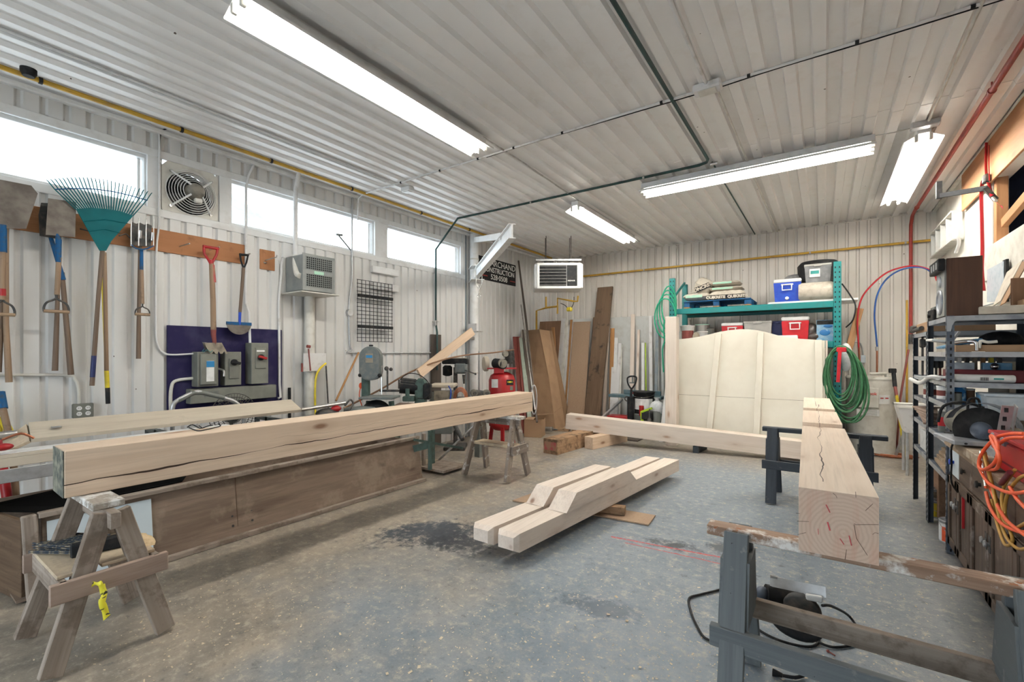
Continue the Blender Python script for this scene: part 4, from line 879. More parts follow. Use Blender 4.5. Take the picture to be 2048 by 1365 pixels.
# 5 shingle scraper with red grip
x_ = XW + .17; t = thing('shingle_scraper', 'red-gripped scraper shovel with notched steel teeth hanging over the electrical boxes', 'scraper', P(425, 500, x_), 'hanging garden tools')
m = MB(); m.tube([P(406, 493, x_ - .01), P(437, 498, x_ - .01)], .016, 10); m.tube(smooth_path([P(408, 495, x_ - .01), P(409, 508, x_), P(417, 520, x_), P(422, 530, x_)], 3), .013, 8); m.tube(smooth_path([P(435, 498, x_ - .01), P(433, 510, x_), P(427, 521, x_), P(423, 530, x_)], 3), .013, 8); m.tube([P(422, 520, x_), P(423, 530, x_)], [.02, .024], 10); m.build('grip', 'red_paint', t)
m = MB(); seg(m, [(423, 528), (426, 600), (427, 662)], [.024, .026, .027], x_, 12); m.build('shaft', 'handle_wood', t)
m = MB(); seg(m, [(424, 530), (427, 565)], [.0245, .0255], x_, 12); m.build('red_print', 'red_smear', t)
m = MB(); seg(m, [(427, 660), (427, 670), (430, 692)], [.027, .024, .018], x_ + .01); m.build('socket', 'rust_red', t)
m = MB(); tt = [(414, 686), (443, 686), (455, 708), (451, 708.5), (448, 703), (444, 708), (440, 708), (437, 703), (434, 708.5), (430, 708), (427, 703), (423, 708), (419, 708), (408, 686)]
m.prism([(P(u, v, x_ + .02).y, P(u, v, x_ + .02).z) for u, v in tt], (x_ + .02, 0, 0), Y1, Z1, .008); m.build('toothed_blade', 'rag', t)
m = MB(); m.prism([(P(u, v, x_ - .02).y, P(u, v, x_ - .02).z) for u, v in ((404, 685), (415, 686), (424, 706), (417, 702), (413, 707), (410, 700))], (x_ - .02, 0, 0), Y1, Z1, .006); m.build('side_plate', 'steel', t)
# 6 edger
x_ = XW + .12; t = thing('lawn_edger', 'half-moon lawn edger with black D-grip and blue blade', 'edger', P(488, 520, x_), 'hanging garden tools')
m = MB(); m.tube([P(479, 509, x_), P(497, 511, x_)], .013, 10); m.tube([P(480, 510, x_), P(482, 522, x_), P(487, 537, x_)], .010, 8); m.tube([P(496, 511, x_), P(493, 525, x_), P(488, 537, x_)], .010, 8); m.build('grip', 'black_plastic', t)
m = MB(); seg(m, [(487, 536), (480, 625)], [.017, .017], x_); m.build('shaft', 'handle_dark', t); m = MB(); seg(m, [(480, 622), (479, 650)], [.016, .013], x_); m.build('socket', 'bright_blue', t)
c = P(478, 646, x_); R = .135; pl = [(R * math.cos(math.pi + math.pi * i / 14), .0 + R * math.sin(math.pi + math.pi * i / 14)) for i in range(15)]
m = MB(); m.prism(pl, c, Y1, Z1, .006); m.build('blade', 'blade_steel', t); m = MB(); m.obox(c + V((.002, 0, -.01)), Y1, X1, Z1, .27, .014, .035); m.build('blade_edge', 'blue_tool', t)
# wall fan
t = thing('exhaust_fan', 'round wire-guarded exhaust fan in a dirty white panel between the windows', 'fan', (XW, 2.08, 3.0))
fy0, fy1, fz0, fz1 = 1.83, 2.33, 3.02, 3.56; fc = V((XW, 2.085, 3.31))
ring = [(.225 * math.cos(2 * math.pi * i / 28), .225 * math.sin(2 * math.pi * i / 28)) for i in range(28)]
m = MB(); vs_ = []; sq = []
for i in range(28):
    a = 2 * math.pi * i / 28; c_, s_ = math.cos(a), math.sin(a); k = 1 / max(abs(c_), abs(s_)); sq.append((c_ * k * .262, s_ * k * .285)); 
A = [fc + Y1 * p[0] + Z1 * p[1] for p in ring]; B = [fc + Y1 * p[0] + Z1 * p[1] for p in sq]; A2 = [p - X1 * .10 for p in A]; B2 = [p - X1 * .035 for p in B]
m.add(A + B + A2 + B2, [(i, (i + 1) % 28, 28 + (i + 1) % 28, 28 + i) for i in range(28)] + [(i, 56 + i, 56 + (i + 1) % 28, (i + 1) % 28) for i in range(28)] + [(28 + i, 28 + (i + 1) % 28, 84 + (i + 1) % 28, 84 + i) for i in range(28)]); m.build('panel', 'off_white', t)
m = MB(); m.lathe(fc - X1 * .125, [(.23, 0), (.23, .01)], 28, axis=(1, 0, 0)); m.build('back_shutter', 'black', t)
for k in range(4):
    a = .5 + k * math.pi / 2; u_ = Y1 * math.cos(a) + Z1 * math.sin(a); w_ = (Y1 * -math.sin(a) + Z1 * math.cos(a)); m = MB()
    m.plate([fc - X1 * .07 + u_ * .05 - w_ * .03, fc - X1 * .085 + u_ * .2 - w_ * .06, fc - X1 * .04 + u_ * .2 + w_ * .09, fc - X1 * .05 + u_ * .05 + w_ * .04], .004); m.build('fan_blade', 'dark_iron', t)
for k in range(7):
    r = .235 - .021 * k; m = MB(); m.tube([fc + X1 * (.02 + .014 * k) + Y1 * r * math.cos(2 * math.pi * i / 32) + Z1 * r * math.sin(2 * math.pi * i / 32) for i in range(32)], .0035, 6, closed=True); m.build('guard_ring', 'white_metal', t)
for a in (.75, 2.35, 3.9, 5.5):
    u_ = Y1 * math.cos(a) + Z1 * math.sin(a); m = MB(); m.tube([fc + u_ * .26 + X1 * .01, fc + u_ * .07 + X1 * .15], .010, 8); m.build('strut', 'white_metal', t); m = MB(); m.cyl(fc + u_ * .262, fc + u_ * .262 + X1 * .02, .014); m.build('bolt', 'steel', t)
m = MB(); m.lathe(fc + X1 * .03 , [(.0, 0), (.07, 0), (.083, .03), (.083, .10), (.07, .135), (.035, .155), (0, .16)], 24, axis=(1, 0, 0)); m.build('motor', 'grinder_beige', t)
m = MB(); m.box(fc + V((.12, .02, -.095)), (.05, .07, .05), 0, .008); m.build('terminal_box', 'off_white', t)
# purple board with electrical boxes
y0, y1, _, _ = wb(333, 652, 562, 660, XW); m = MB(); m.bb(XW, XW + .02, y0, y1, .985, 1.885, .002); one('purple_board', 'dark purple plywood backing board for the electrical boxes', 'board', m, 'purple_board')
def ebox(label, u0, u1, v0, v1, d, extra):
    x = XW + .02 + d; a, b_ = PX(u0, v0, x), PX(u1, v0, x); zt_ = PX(u0, v0, x).z; zb = PX(u0, v1, x).z; c = V((XW + .02 + d / 2, (a.y + b_.y) / 2, 0))
    t = thing('switch_box', label, 'electrical box', (c.x, c.y, zb)); m = MB(); m.bb(XW + .021, x, a.y, b_.y, zb, zt_, .006); m.build('enclosure', 'grey_box', t)
    hy, hz = (b_.y - a.y) / 2, (zt_ - zb) / 2; cz = (zt_ + zb) / 2
    if extra == 'cover':
        m = MB(); m.box((x + .012, c.y + .0, cz), (.026, hy * 1.55, hz * 1.75), 0, .012, long=2); m.build('door', 'grey_box', t)
        m = MB(); m.box((x + .027, c.y + .01, cz - .02), (.003, .075, .22), 0, 0, long=2); m.build('label_plate', 'label_white', t); m = MB(); m.box((x + .029, c.y + .01, cz + .055), (.003, .075, .065)); m.build('label_band', 'label_blue', t)
        m = MB(); m.tube(smooth_path([(x - .02, b_.y + .01, cz - .0), (x + .05, b_.y + .03, cz - .02), (x + .06, b_.y + .03, cz - .08)], 4), [.012] * 9, 8); m.build('lever', 'steel', t)
        m = MB(); m.tube([(x + .03, c.y - .07, cz + .19), (x + .03, c.y - .05, cz + .22), (x + .03, c.y - .06, cz + .18), (x + .03, c.y - .02, cz + .21), (x + .03, c.y + .01, cz + .18), (x + .03, c.y + .03, cz + .20)], .003, 5); m.build('green_scribble', 'label_teal', t)
    else:
        m = MB(); m.box((x + .006, c.y + .005, cz + (.06 if extra == 'red' else 0)), (.014, hy * 1.2, hz * (1.0 if extra == 'red' else 1.2)), 0, .006, long=2); m.build('door', 'grey_box', t)
        z = cz + .07; m = MB(); m.lathe((x + .012, c.y, z), [(.035, 0), (.035, .02), (.025, .03)], 16, axis=(1, 0, 0)); m.build('dial', 'black_plastic', t)
        m = MB(); m.beam((x + .045, c.y - .04, z + .012), (x + .05, c.y + .055, z - .015), .022, .03, bev=.006); m.build('rotary_handle', 'black_plastic' if extra != 'red' else 'red_paint', t)
        if extra == 'red': m = MB(); m.box((x + .014, c.y, z + .075), (.002, .09, .02)); m.build('name_plate', 'label_white', t)
    return t
ebox('grey electrical box with blue and white label, leftmost of the three switch boxes', 395, 437, 704, 775, .15, 'cover')
ebox('narrow grey electrical box with black rotary handle, middle of the three', 450, 483, 704, 772, .12, 'black')
ebox('tall grey electrical box with red rotary handle, rightmost of the three', 503, 537, 686, 769, .15, 'red')
x = XW + .14; a, b_ = PX(381, 800, x), PX(553, 790, x); t = thing('wiring_trough', 'long level grey wiring trough below the switch boxes', 'electrical trough', (x, a.y, 1.0))
m = MB(); m.bb(XW + .021, x, a.y, b_.y, 1.06, 1.215, .006); m.build('enclosure', 'grey_box', t); m = MB(); m.box((x + .002, a.y + .20, 1.155), (.004, .12, .045)); m.build('label_plate', 'label_white', t)
m = MB(); m.box((x + .002, a.y + .20, 1.155), (.0055, .135, .06)); m.build('label_frame', 'grey_box_dark', t)
def cond(label, pts, r=.013, mat='off_white', name='wall_conduit', n=8, seg_=0, cat='conduit'):
    m = MB(); m.tube(smooth_path(pts, 5) if seg_ else pts, r, n); return one(name, label, cat, m, mat)
xc = XW + .03
cond('grey-white flexible conduit curving up from the purple board to the left switch box', [PX(342, 828, xc), PX(341, 800, xc), PX(343, 775, xc), PX(352, 762, xc), PX(388, 757, xc + .02)], .017, 'off_white', seg_=1)
cond('thin white cable dropping left of the fan and curving to the left switch box', [PX(245, 178, xc), PX(296, 245, xc + .02), PX(316, 262, xc), PX(319, 300, xc), PX(318, 440, xc + .02), PX(313, 500, xc), PX(312, 650, xc), PX(316, 690, xc), PX(328, 706, xc), PX(345, 710, xc + .02), PX(388, 708, xc + .03)], .010, 'white_trim', seg_=1)
cond('thin black cable looping beside the fan under the yellow pipe', [PX(336, 257, xc + .01), PX(323, 262, xc), PX(320, 275, xc), PX(320, 300, xc)], .007, 'black', seg_=1)
cond('white conduit from the ceiling to the tall switch box with a kink at shovel height', [PX(517, 312, xc), PX(497, 352, xc), PX(492, 375, xc), PX(492, 480, xc + .01), PX(492, 590, xc), PX(492, 608, xc), PX(498, 625, xc + .04), PX(500, 686, xc + .07)], .014, 'white_trim')
cond('thick white conduit bending from the ceiling down to the vented transformer', [PX(520, 300, xc + .12), PX(575, 306, xc + .14), PX(592, 318, xc + .14), PX(598, 340, xc + .12), PX(592, 380, xc + .10), PX(591, 420, xc + .1), PX(591, 545, xc + .15)], .026, 'white_trim', seg_=1, n=12)
cond('white conduit running down beside the purple board from the transformer', [PX(566, 515, xc + .05), PX(563, 530, xc), PX(563, 545, xc), PX(558, 600, xc), PX(559, 770, xc), PX(561, 795, xc + .02), PX(556, 797, xc + .02)], .016, 'white_trim')
cond('grey conduit running level low on the left wall to the socket box', [PX(-10, 751, xc), PX(130, 751, xc), PX(150, 760, xc), PX(157, 780, xc), PX(157, 812, xc)], .012, 'off_white', seg_=1)
cond('thin conduit with a round box, dropping right of the transformer and turning level', [PX(735, 380, xc + .02), PX(712, 388, xc), PX(705, 400, xc), PX(704, 500, xc), PX(704, 560, xc), PX(698, 610, xc), PX(699, 680, xc), PX(703, 700, xc), PX(715, 706, xc), PX(900, 706, xc)], .013, 'galvanised', seg_=1)
q = PX(699, 626, xc); m = MB(); m.lathe(q - X1 * .02, [(.052, 0), (.052, .035), (.045, .045)], 20, axis=(1, 0, 0)); one('round_box', 'round grey junction box on the thin wall conduit', 'junction box', m, 'galvanised')
q = PX(167, 822, XW + .05); t = thing('socket_box', 'grey four-outlet socket box low on the left wall', 'socket', q); m = MB(); m.bb(XW, XW + .055, q.y - .07, q.y + .07, q.z - .065, q.z + .065, .006); m.build('enclosure', 'grey_box', t)
for dy in (-.03, .03):
    for dz in (-.025, .025):
        m = MB(); m.lathe((XW + .052, q.y + dy, q.z + dz), [(.019, 0), (.019, .006)], 16, axis=(1, 0, 0)); m.build('outlet', 'label_white', t)
        for d_ in (-.006, .006): m = MB(); m.box((XW + .059, q.y + dy + d_, q.z + dz + .002), (.002, .003, .009)); m.build('slot', 'black', t)
# transformer and pipe
x = XW + .42; y0 = PX(605, 545, x).y; y1 = PX(668, 550, x).y; z0, z1 = 2.36, 2.80
t = thing('vented_transformer', 'grey vented metal transformer box bracketed to the left wall under the middle window', 'transformer', (XW, y0, z0))
m = MB(); m.bb(XW + .03, x - .005, y0 + .01, y1, z0, z1, .008); m.build('housing', 'transformer_grey', t)
m = MB(); m.bb(x - .006, x + .004, y0, y1 + .01, z0, z1 + .01, .003); m.build('front_panel', 'transformer_grey', t)
for z in (z1 - .10, z0 + .13):
    m = MB(); m.bb(x + .002, x + .006, y0 + .045, y1 - .03, z - .075, z + .075); m.build('vent_recess', 'black', t)
    m = MB()
    for k in range(7): m.bb(x + .004, x + .010, y0 + .04, y1 - .025, z - .08 + .025 * k, z - .074 + .025 * k)
    for k in range(14): yy = y0 + .045 + (y1 - y0 - .08) * k / 13; m.bb(x + .004, x + .010, yy - .003, yy + .003, z - .078, z + .078)
    m.build('vent_grille', 'transformer_grey', t)
m = MB(); m.box((x + .006, (y0 + y1) / 2, (z0 + z1) / 2 + .01), (.004, .13, .04)); m.build('name_plate', 'mint', t)
m = MB(); m.bb(XW, x + .05, y0 - .04, y1 + .05, z0 - .03, z0 - .015, .003); m.build('base_plate', 'off_white', t)
m = MB(); m.tube(smooth_path([PX(591, 512, xc + .15), PX(591, 530, xc + .2), PX(594, 548, xc + .28), PX(600, 552, xc + .34)], 4), .034, 12); m.build('cable_elbow', 'off_white', t)
yp = PX(620, 700, XW + .09).y; m = MB(); m.cyl((XW + .085, yp, 0), (XW + .085, yp, z0 - .03), .062, n=20); one('duct_pipe', 'thick white vertical pipe running from the floor to the transformer', 'pipe', m, 'off_white')
a = PX(607, 707, XW + .16); b_ = PX(652, 742, XW + .16); m = MB(); m.bb(XW + .15, XW + .165, a.y, b_.y, b_.z, a.z, .002); t = one('white_plate', 'white backing plate with clamps fixed across the thick white pipe', 'plate', m, 'white_trim')
m = MB(); seg(m, [(617, 698), (619, 720), (621, 742)], [.010, .008, .010], XW + .2); seg(m, [(614, 693), (620, 694)], [.02, .02], XW + .2); seg(m, [(604, 727), (604, 744)], [.012, .014], XW + .2); m.build('clamp', 'rust_red', t)
x_ = XW + .22; t = thing('bow_saw', 'yellow-framed bow saw hanging on the white plate', 'saw', PX(640, 740, x_)); m = MB(); m.tube(smooth_path([PX(652, 727, x_), PX(640, 738, x_), PX(632, 755, x_), PX(630, 790, x_), PX(631, 830, x_)], 5), .013, 10); m.build('frame', 'yellow', t)
m = MB(); m.beam(PX(652, 732, x_), PX(657, 822, x_), .003, .02, up=(0, 1, 0)); m.build('blade', 'dark_iron', t)
# wire grid
x_ = XW + .10; t = thing('wire_grid', 'black wire grid panel with two black shelf lips hung on the wall beneath the windows', 'wire panel', PX(750, 680, x_))
a, b_ = PX(715, 558, x_), PX(784, 563, x_); zt_, zb = 2.60, 1.76
zt_ = PX(715, 559, x_).z; zb = PX(718, 683, x_).z
for k in range(10): m = MB(); yy = a.y + (b_.y - a.y) * k / 9; m.cyl((x_, yy, zb), (x_, yy, zt_), .0045, n=6); m.build('upright_wire', 'black', t)
for k in range(17): m = MB(); zz = zb + (zt_ - zb) * k / 16; m.cyl((x_, a.y - .01, zz), (x_, b_.y + .01, zz), .0045, n=6); m.build('cross_wire', 'black', t)
for v in (591, 653): zz = PX(717, v, x_).z; m = MB(); m.bb(x_, x_ + .03, a.y, b_.y, zz - .022, zz + .022, .004); m.build('shelf_lip', 'black_plastic', t)
for v, nm in ((537, 'upper'), (570, 'lower')):
    q0, q1 = PX(745, v, XW + .06), PX(797, v + 4, XW + .06); m = MB(); m.bb(XW, XW + .07, q0.y, q1.y, q0.z - .055, q0.z + .045, .006); one('mounting_rail', 'white %s metal rail on the wall above the black wire grid' % nm if nm == 'upper' else 'white lower metal rail behind the top of the black wire grid', 'rail', m, 'white_metal')
m = MB(); q = PX(678, 472, XW + .2); q2 = PX(701, 500, XW + .04); m.tube([q2, q], .010, 8); m.tube([q + V((0, -.04, .01)), q + V((0, .05, .02))], .014, 8); one('window_latch', 'small blue-grey bracket sticking up in front of the middle window', 'bracket', m, 'machine_grey')
# sign
yS0, yS1 = 6.95, 8.30; t = thing('construction_sign', 'black sign with white construction company lettering high in the left corner', 'sign', (XW, 7.6, 3.05))
m = MB(); m.bb(XW + .005, XW + .02, yS0, yS1, 3.06, 3.52, .002); m.build('panel', 'black', t)
plain('sign_white', (.75, .75, .70), .5); plain('sign_red', (.45, .03, .02), .5)
for txt, z, s_, w in (('B MARCHAND', 3.425, .170, 1.08), ('CONSTRUCTION', 3.285, .150, .95), ('528\u00b70508', 3.145, .150, 1.05)):
    lettering('lettering', txt, s_, (XW + .021, (yS0 + yS1) / 2 + .06, z), (0, 1, 0), (0, 0, 1), 'sign_white', t, .001, w, .0012)
for y_ in ((yS0 + .10, yS0 + .33), (yS1 - .22, yS1 - .03)):
    m = MB(); m.bb(XW + .02, XW + .023, y_[0], y_[1], 3.14, 3.155); m.build('red_line', 'sign_red', t)
# hoses and long tools at the left edge near the floor
m = MB()
for k in range(4): m.tube(arc((XW + .12 + .03 * k, .42 + .02 * k, .98 - .03 * k), .24 + .012 * k, -2.2, 4.2, 24, (.15, 1, 0), (0, 0, 1)), .014, 8)
one('yellow_hose', 'coil of yellow hose hanging low on the left wall', 'hose', m, 'yellow')
t = thing('post_driver', 'red tool with wooden handle standing at the far left edge', 'tool', PX(18, 900, -5.3)); m = MB(); m.tube([PX(-5, 870, -5.3), PX(15, 1002, -5.2)], .03, 10); m.build('body', 'red_paint', t)
m = MB(); m.tube([PX(5, 815, -5.35), PX(25, 900, -5.3), PX(32, 995, -5.25)], .022, 8); m.build('shaft', 'handle_wood', t); m = MB(); m.tube([PX(0, 785, -5.4), PX(6, 818, -5.35)], .03, 10); m.build('head', 'blue_tool', t)
m = MB(); m.tube([PX(717, 706, XW + .06), PX(672, 802, XW + .35)], .014, 8); one('broom_stick', 'brown wooden stick leaning on the wall left of the bandsaw', 'stick', m, 'handle_orange')
m = MB(); m.tube([PX(579, 776, XW + .03), PX(581, 980, XW + .03)], .018, 8); one('black_tube', 'short black tube upright beside the thick white pipe', 'tube', m, 'black_plastic')
# ------------------------------------------------------------------ table saw with long rails, behind the left beam
t = thing('table_saw_rails', 'long table saw fence rails and sawdust-covered sheet guide behind the left beam', 'saw', (-4.75, 1.4, .8))
x0 = -4.62
m = MB(); a = PX(62, 903, x0); m.plate([(x0, a.y, .965), (x0, 2.75, .965), (x0 - .22, 2.75, 1.06), (x0 - .22, a.y + .02, 1.06)], .03); m.build('sloped_board', 'dusty_fence', t)
m = MB(); m.plate([(x0 - .02, a.y - .12, .90), (x0, a.y, .965), (x0 - .22, a.y + .02, 1.06), (x0 - .2, a.y - .1, .96)], .02); m.build('end_board', 'dusty_wood', t)
m = MB(); m.bb(x0 - .11, x0 - .06, a.y + .12, a.y + .17, 1.045, 1.052); m.build('switch_plate', 'galvanised', t)
m = MB(); m.tube([(-4.75, -.8, 1.02), (-4.75, a.y - .05, 1.02)], .028, 12); m.build('round_rail', 'steel', t)
m = MB(); m.bb(-4.62, -4.46, -.8, 2.0, .90, .925, .003, long=1); m.bb(-4.50, -4.46, -.8, 2.0, .84, .90, .003, long=1); m.build('deck', 'dusty_fence', t)
m = MB(); m.bb(-4.62, -4.48, -.8, 2.0, .926, .932, 0, long=1); m.build('top_sheet', 'white_metal', t)
m = MB(); m.bb(-4.455, -4.44, -.8, 2.2, .74, .83, .003, long=1); m.build('front_rail', 'galvanised', t)
for y in (1.6, 2.6):
    for x in (-5.02, -5.25): m = MB(); m.bb(x - .02, x + .02, y - .02, y + .02, 0, .90); m.build('leg', 'machine_grey', t)
    m = MB(); m.bb(-5.27, -4.5, y - .02, y + .02, .86, .898); m.build('cross_arm', 'machine_grey', t)
q = PT(5, 895, 3.0); t = thing('hand_tool', 'red and grey power tool at the far left edge on the saw rails', 'power tool', q); m = MB(); m.ball(q, .035, (1, 1.5, .7)); m.build('body', 'red_paint', t); m = MB(); m.tube(smooth_path([q + V((0, 0, .05)), q + V((.02, .08, .08)), q + V((.03, .14, .04))], 4), .008); m.build('hose', 'copper', t)
# wheeled fan with hoop handle
hx = -5.0; t = thing('hand_cart', 'cart with a bent grey tube handle in front of the wiring trough', 'cart', PX(420, 835, hx))
m = MB(); m.tube(smooth_path([PX(344, 838, hx), PX(346, 812, hx), PX(358, 800, hx), PX(388, 786, hx), PX(405, 786, hx), PX(450, 797, hx), PX(472, 806, hx), PX(484, 822, hx), PX(488, 840, hx)], 4), .020, 12); m.build('handle', 'galvanised', t)
m = MB(); m.tube([PX(356, 802, hx), PX(388, 786, hx), PX(405, 786, hx), PX(448, 796, hx)], .022, 12); m.build('foam_grip', 'grey_box_dark', t)
for u in (345, 488): m = MB(); a = PX(u, 838, hx); m.cyl(a, (a.x, a.y, .05), .018); m.build('side_tube', 'galvanised', t)
fx = -5.25; c = PX(468, 832, fx); t = thing('floor_fan', 'round floor fan with dark wire guard, mostly hidden behind the left beam', 'fan', c)
for k in range(6): r = .24 - .04 * k; m = MB(); m.tube([c + V((0, r * math.cos(2 * math.pi * i / 28), r * math.sin(2 * math.pi * i / 28))) for i in range(28)], .004, 5, closed=True); m.build('guard_ring', 'dark_iron', t)
for k in range(24): a = math.pi * k / 24; m = MB(); m.cyl(c + V((.01, .24 * math.cos(a), .24 * math.sin(a))), c - V((-.01, .24 * math.cos(a), .24 * math.sin(a))), .0025, n=5); m.build('guard_wire', 'dark_iron', t)
m = MB(); m.cyl(c - X1 * .02, c - X1 * .12, .08); m.cyl(c - X1 * .06, (c.x - .06, c.y, 0.02), .02); m.build('stand', 'grey_box_dark', t)
# mitre saw rail piece right of the handle
t = thing('sliding_saw', 'red and black sliding saw with a steel tube rail, half hidden by the left beam', 'saw', PX(640, 830, -4.7))
m = MB(); m.tube([PX(602, 820, -4.7), PX(690, 806, -4.7)], .022, 12); m.build('rail_tube', 'steel', t)
m = MB(); m.ball(PX(655, 826, -4.75), .10, (1, 1.4, .55)); m.build('motor', 'dark_iron', t); m = MB(); m.ball(PX(672, 818, -4.7), .05, (1, 1.3, .7)); m.build('handle', 'red_paint', t)
m = MB(); m.tube(smooth_path([PX(690, 812, -4.7), PX(700, 800, -4.7), PX(706, 808, -4.7), PX(697, 822, -4.7)], 4), .012); m.build('lever', 'dark_iron', t)
m = MB(); a = PX(665, 830, -4.75); m.bb(-5.35, -5.0, a.y - .15, a.y + .2, 0, a.z - .1, .01); m.bb(-5.35, a.x + .1, a.y - .15, a.y + .2, a.z - .1, a.z - .06, .005); m.build('stand', 'machine_grey', t)
m = MB(); m.box(PX(720, 825, -4.7), (.3, .28, .12), 0, .02); m.build('base', 'machine_grey', t)
# band saw
yb_ = 3.93; xb = -4.95
def bp(u, v, x=xb): return PX(u, v, x)
t = thing('band_saw', 'grey bandsaw with rounded wheel housing and small tilted table', 'band saw', (xb, yb_, 0))
a, b_ = bp(724, 730), bp(764, 730); cc = bp(745, 724); hw = (b_.y - a.y) / 2; dep = .12
lat = RT; c_top = PT(745, 724, 6.05)
W2 = .143; pl = [(W2 * math.cos(a_), .06 + W2 * math.sin(a_)) for a_ in [math.pi * i / 12 for i in range(13)]] + [(-W2 * math.cos(a_), -.13 + W2 * .8 * -math.sin(a_)) for a_ in [math.pi * i / 12 for i in range(13)]]
ang = V((.86, .51, 0)).normalized(); m = MB(); m.prism(pl, c_top, ang, Z1, .10); m.build('wheel_housing', 'machine_grey', t)
m = MB(); n_ = ang.cross(Z1); m.prism([(p[0] * .93, p[1] * .93) for p in pl], c_top + n_ * .10, ang, Z1, .012); m.build('wheel_cover', 'grey_box_dark' if False else 'machine_grey', t)
m = MB(); m.obox(c_top + n_ * .115 + Z1 * .05, ang, n_, Z1, .10, .003, .12); m.build('label_plate', 'rag', t); m = MB(); m.obox(c_top + n_ * .118 + Z1 * .07, ang, n_, Z1, .085, .003, .035); m.build('label_band', 'label_blue', t)
m = MB(); m.obox(c_top + Z1 * .215 - n_ * -.05, ang, n_, Z1, .05, .03, .02, .005); m.build('top_knob', 'black_plastic', t)
for s_ in (-1, 1): m = MB(); m.ball(c_top + ang * s_ * .13 + Z1 * -.175 + n_ * .10, .025); m.build('knob', 'black_plastic', t)
m = MB(); m.obox(c_top - ang * .09 + Z1 * -.33, ang, n_, Z1, .09, .09, .34, .008); m.build('column', 'machine_green', t)
m = MB(); m.cyl(c_top + ang * .14 + Z1 * -.05 + n_ * .05, c_top + ang * .14 + Z1 * -.40 + n_ * .05, .011); m.obox(c_top + ang * .145 + Z1 * -.28 + n_ * .06, ang, n_, Z1, .012, .004, .30); m.build('blade_guide', 'steel', t)
m = MB(); m.cyl(c_top + ang * .21 + Z1 * -.10 + n_ * .02, c_top + ang * .21 + Z1 * -.38 + n_ * .02, .012); m.ball(c_top + ang * .25 + Z1 * -.10, .024); m.ball(c_top + ang * .19 + Z1 * -.09, .03); m.build('adjuster', 'dark_iron', t)
tc = PT(760, 795, 5.95); m = MB(); m.obox(tc, ang, n_, (Z1 + ang * .05).normalized(), .44, .34, .03, .005); m.build('table', 'machine_grey', t)
m = MB(); m.ball(tc + V((0, .0, -.17)) - ang * .05, .17, (1.1, 1, .8)); m.build('lower_wheel_housing', 'black_plastic', t)
m = MB()
for s_ in (-1, 1): m.beam(tc + ang * s_ * .15 + Z1 * -.05, V((tc.x, tc.y, .02)) + ang * s_ * .25, .05, .05)
m.build('stand', 'machine_green', t)
m = MB(); m.tube(smooth_path([c_top - ang * .15 + Z1 * -.28, c_top - ang * .18 + Z1 * -.45, c_top - ang * .14 + Z1 * -.6], 4), .007); m.ball(c_top - ang * .16 + Z1 * -.32, .025, (1, 1, 1.6)); m.build('switch_cord', 'orange_cord', t)
# radial arm planer (green)
g = PT(838, 775, 6.3)
t = thing('radial_arm_saw', 'green radial arm saw with black ribbed motor and cable loop', 'saw', (g.x, g.y, 0))
m = MB(); m.cyl(PT(800, 772, 6.3), PT(835, 775, 6.35), .105, n=20); m.build('motor', 'black_plastic', t)
m = MB()
for k in range(7): a_ = -1.2 + k * .4; o_ = V((0, 0, 1)) * math.cos(a_) * .107 + FW * -math.sin(a_) * .107; m.beam(PT(803, 772, 6.3) + o_, PT(832, 775, 6.34) + o_, .008, .012)
m.build('cooling_fins', 'dark_iron', t)
m = MB(); pl = [(-.09, -.26), (.05, -.26), (.06, .05), (.03, .13), (-.04, .14), (-.08, .08)]; m.prism(pl, PT(842, 778, 6.25), RT, Z1, -.16); m.build('housing', 'machine_green', t)
m = MB(); m.obox(PT(855, 783, 6.25), RT, FW, Z1, .10, .16, .22, .02); m.build('gearbox', 'black_plastic', t)
m = MB(); m.tube(smooth_path([PT(800, 760, 6.2), PT(815, 748, 6.2), PT(838, 750, 6.15), PT(856, 765, 6.15), PT(859, 785, 6.15), PT(850, 797, 6.15), PT(835, 797, 6.15)], 5), .006, 6); m.build('power_cord', 'black', t)
m = MB(); m.cyl(PT(815, 778, 6.2), PT(815, 800, 6.2), .028); m.obox(PT(818, 798, 6.2), RT, FW, Z1, .16, .1, .07, .01); m.build('yoke', 'machine_green', t)
m = MB(); m.obox(PT(785, 782, 6.35), RT, FW, Z1, .35, .04, .03); m.cyl(PT(798, 760, 6.35), PT(798, 778, 6.35), .012); m.build('guide_bar', 'dark_iron', t)
m = MB(); m.obox(PT(830, 812, 6.3), RT, FW, Z1, .55, .5, .03); m.build('saw_table', 'weathered_pink', t)
for du, ft in ((-.24, 0), (.24, 0)):
    m = MB(); q = PT(830, 815, 6.3) + RT * du; m.beam(q, (q.x, q.y, .03), .05, .05); m.build('leg', 'machine_green', t)
# bench with cord loop
g = PT(885, 800, 6.9); t = thing('small_bench', 'small dusty bench cabinet with a rolled hose on it, right of the green saw', 'bench', (g.x, g.y, 0))
m = MB(); m.obox(PT(888, 771, 6.9), RT, FW, Z1, .36, .4, .05, .01); m.build('top', 'dusty_fence', t); m = MB(); m.obox(PT(886, 800, 6.9) + V((0, 0, -.18)), RT, FW, Z1, .32, .36, .62, .008); m.build('body', 'grey_box_dark', t)
m = MB(); m.obox(PT(883, 797, 6.68), RT, FW, Z1, .22, .01, .22, .004); m.build('door', 'rag', t)
m = MB()
for k in range(4): m.tube(arc(PT(921, 797, 6.7 + .02 * k), .105 - .012 * k, 0, math.pi, 14, RT, (0, 0, 1.5)), .008, 6)
one('orange_hose', 'bundle of pale orange hose looped over the small bench', 'hose', m, 'copper')
m = MB(); m.tube(smooth_path([PT(897, 772, 6.68), PT(902, 785, 6.68), PT(898, 810, 6.68)], 4), .008); one('blue_cable', 'short blue cable hanging down the side of the small bench', 'cable', m, 'bright_blue')
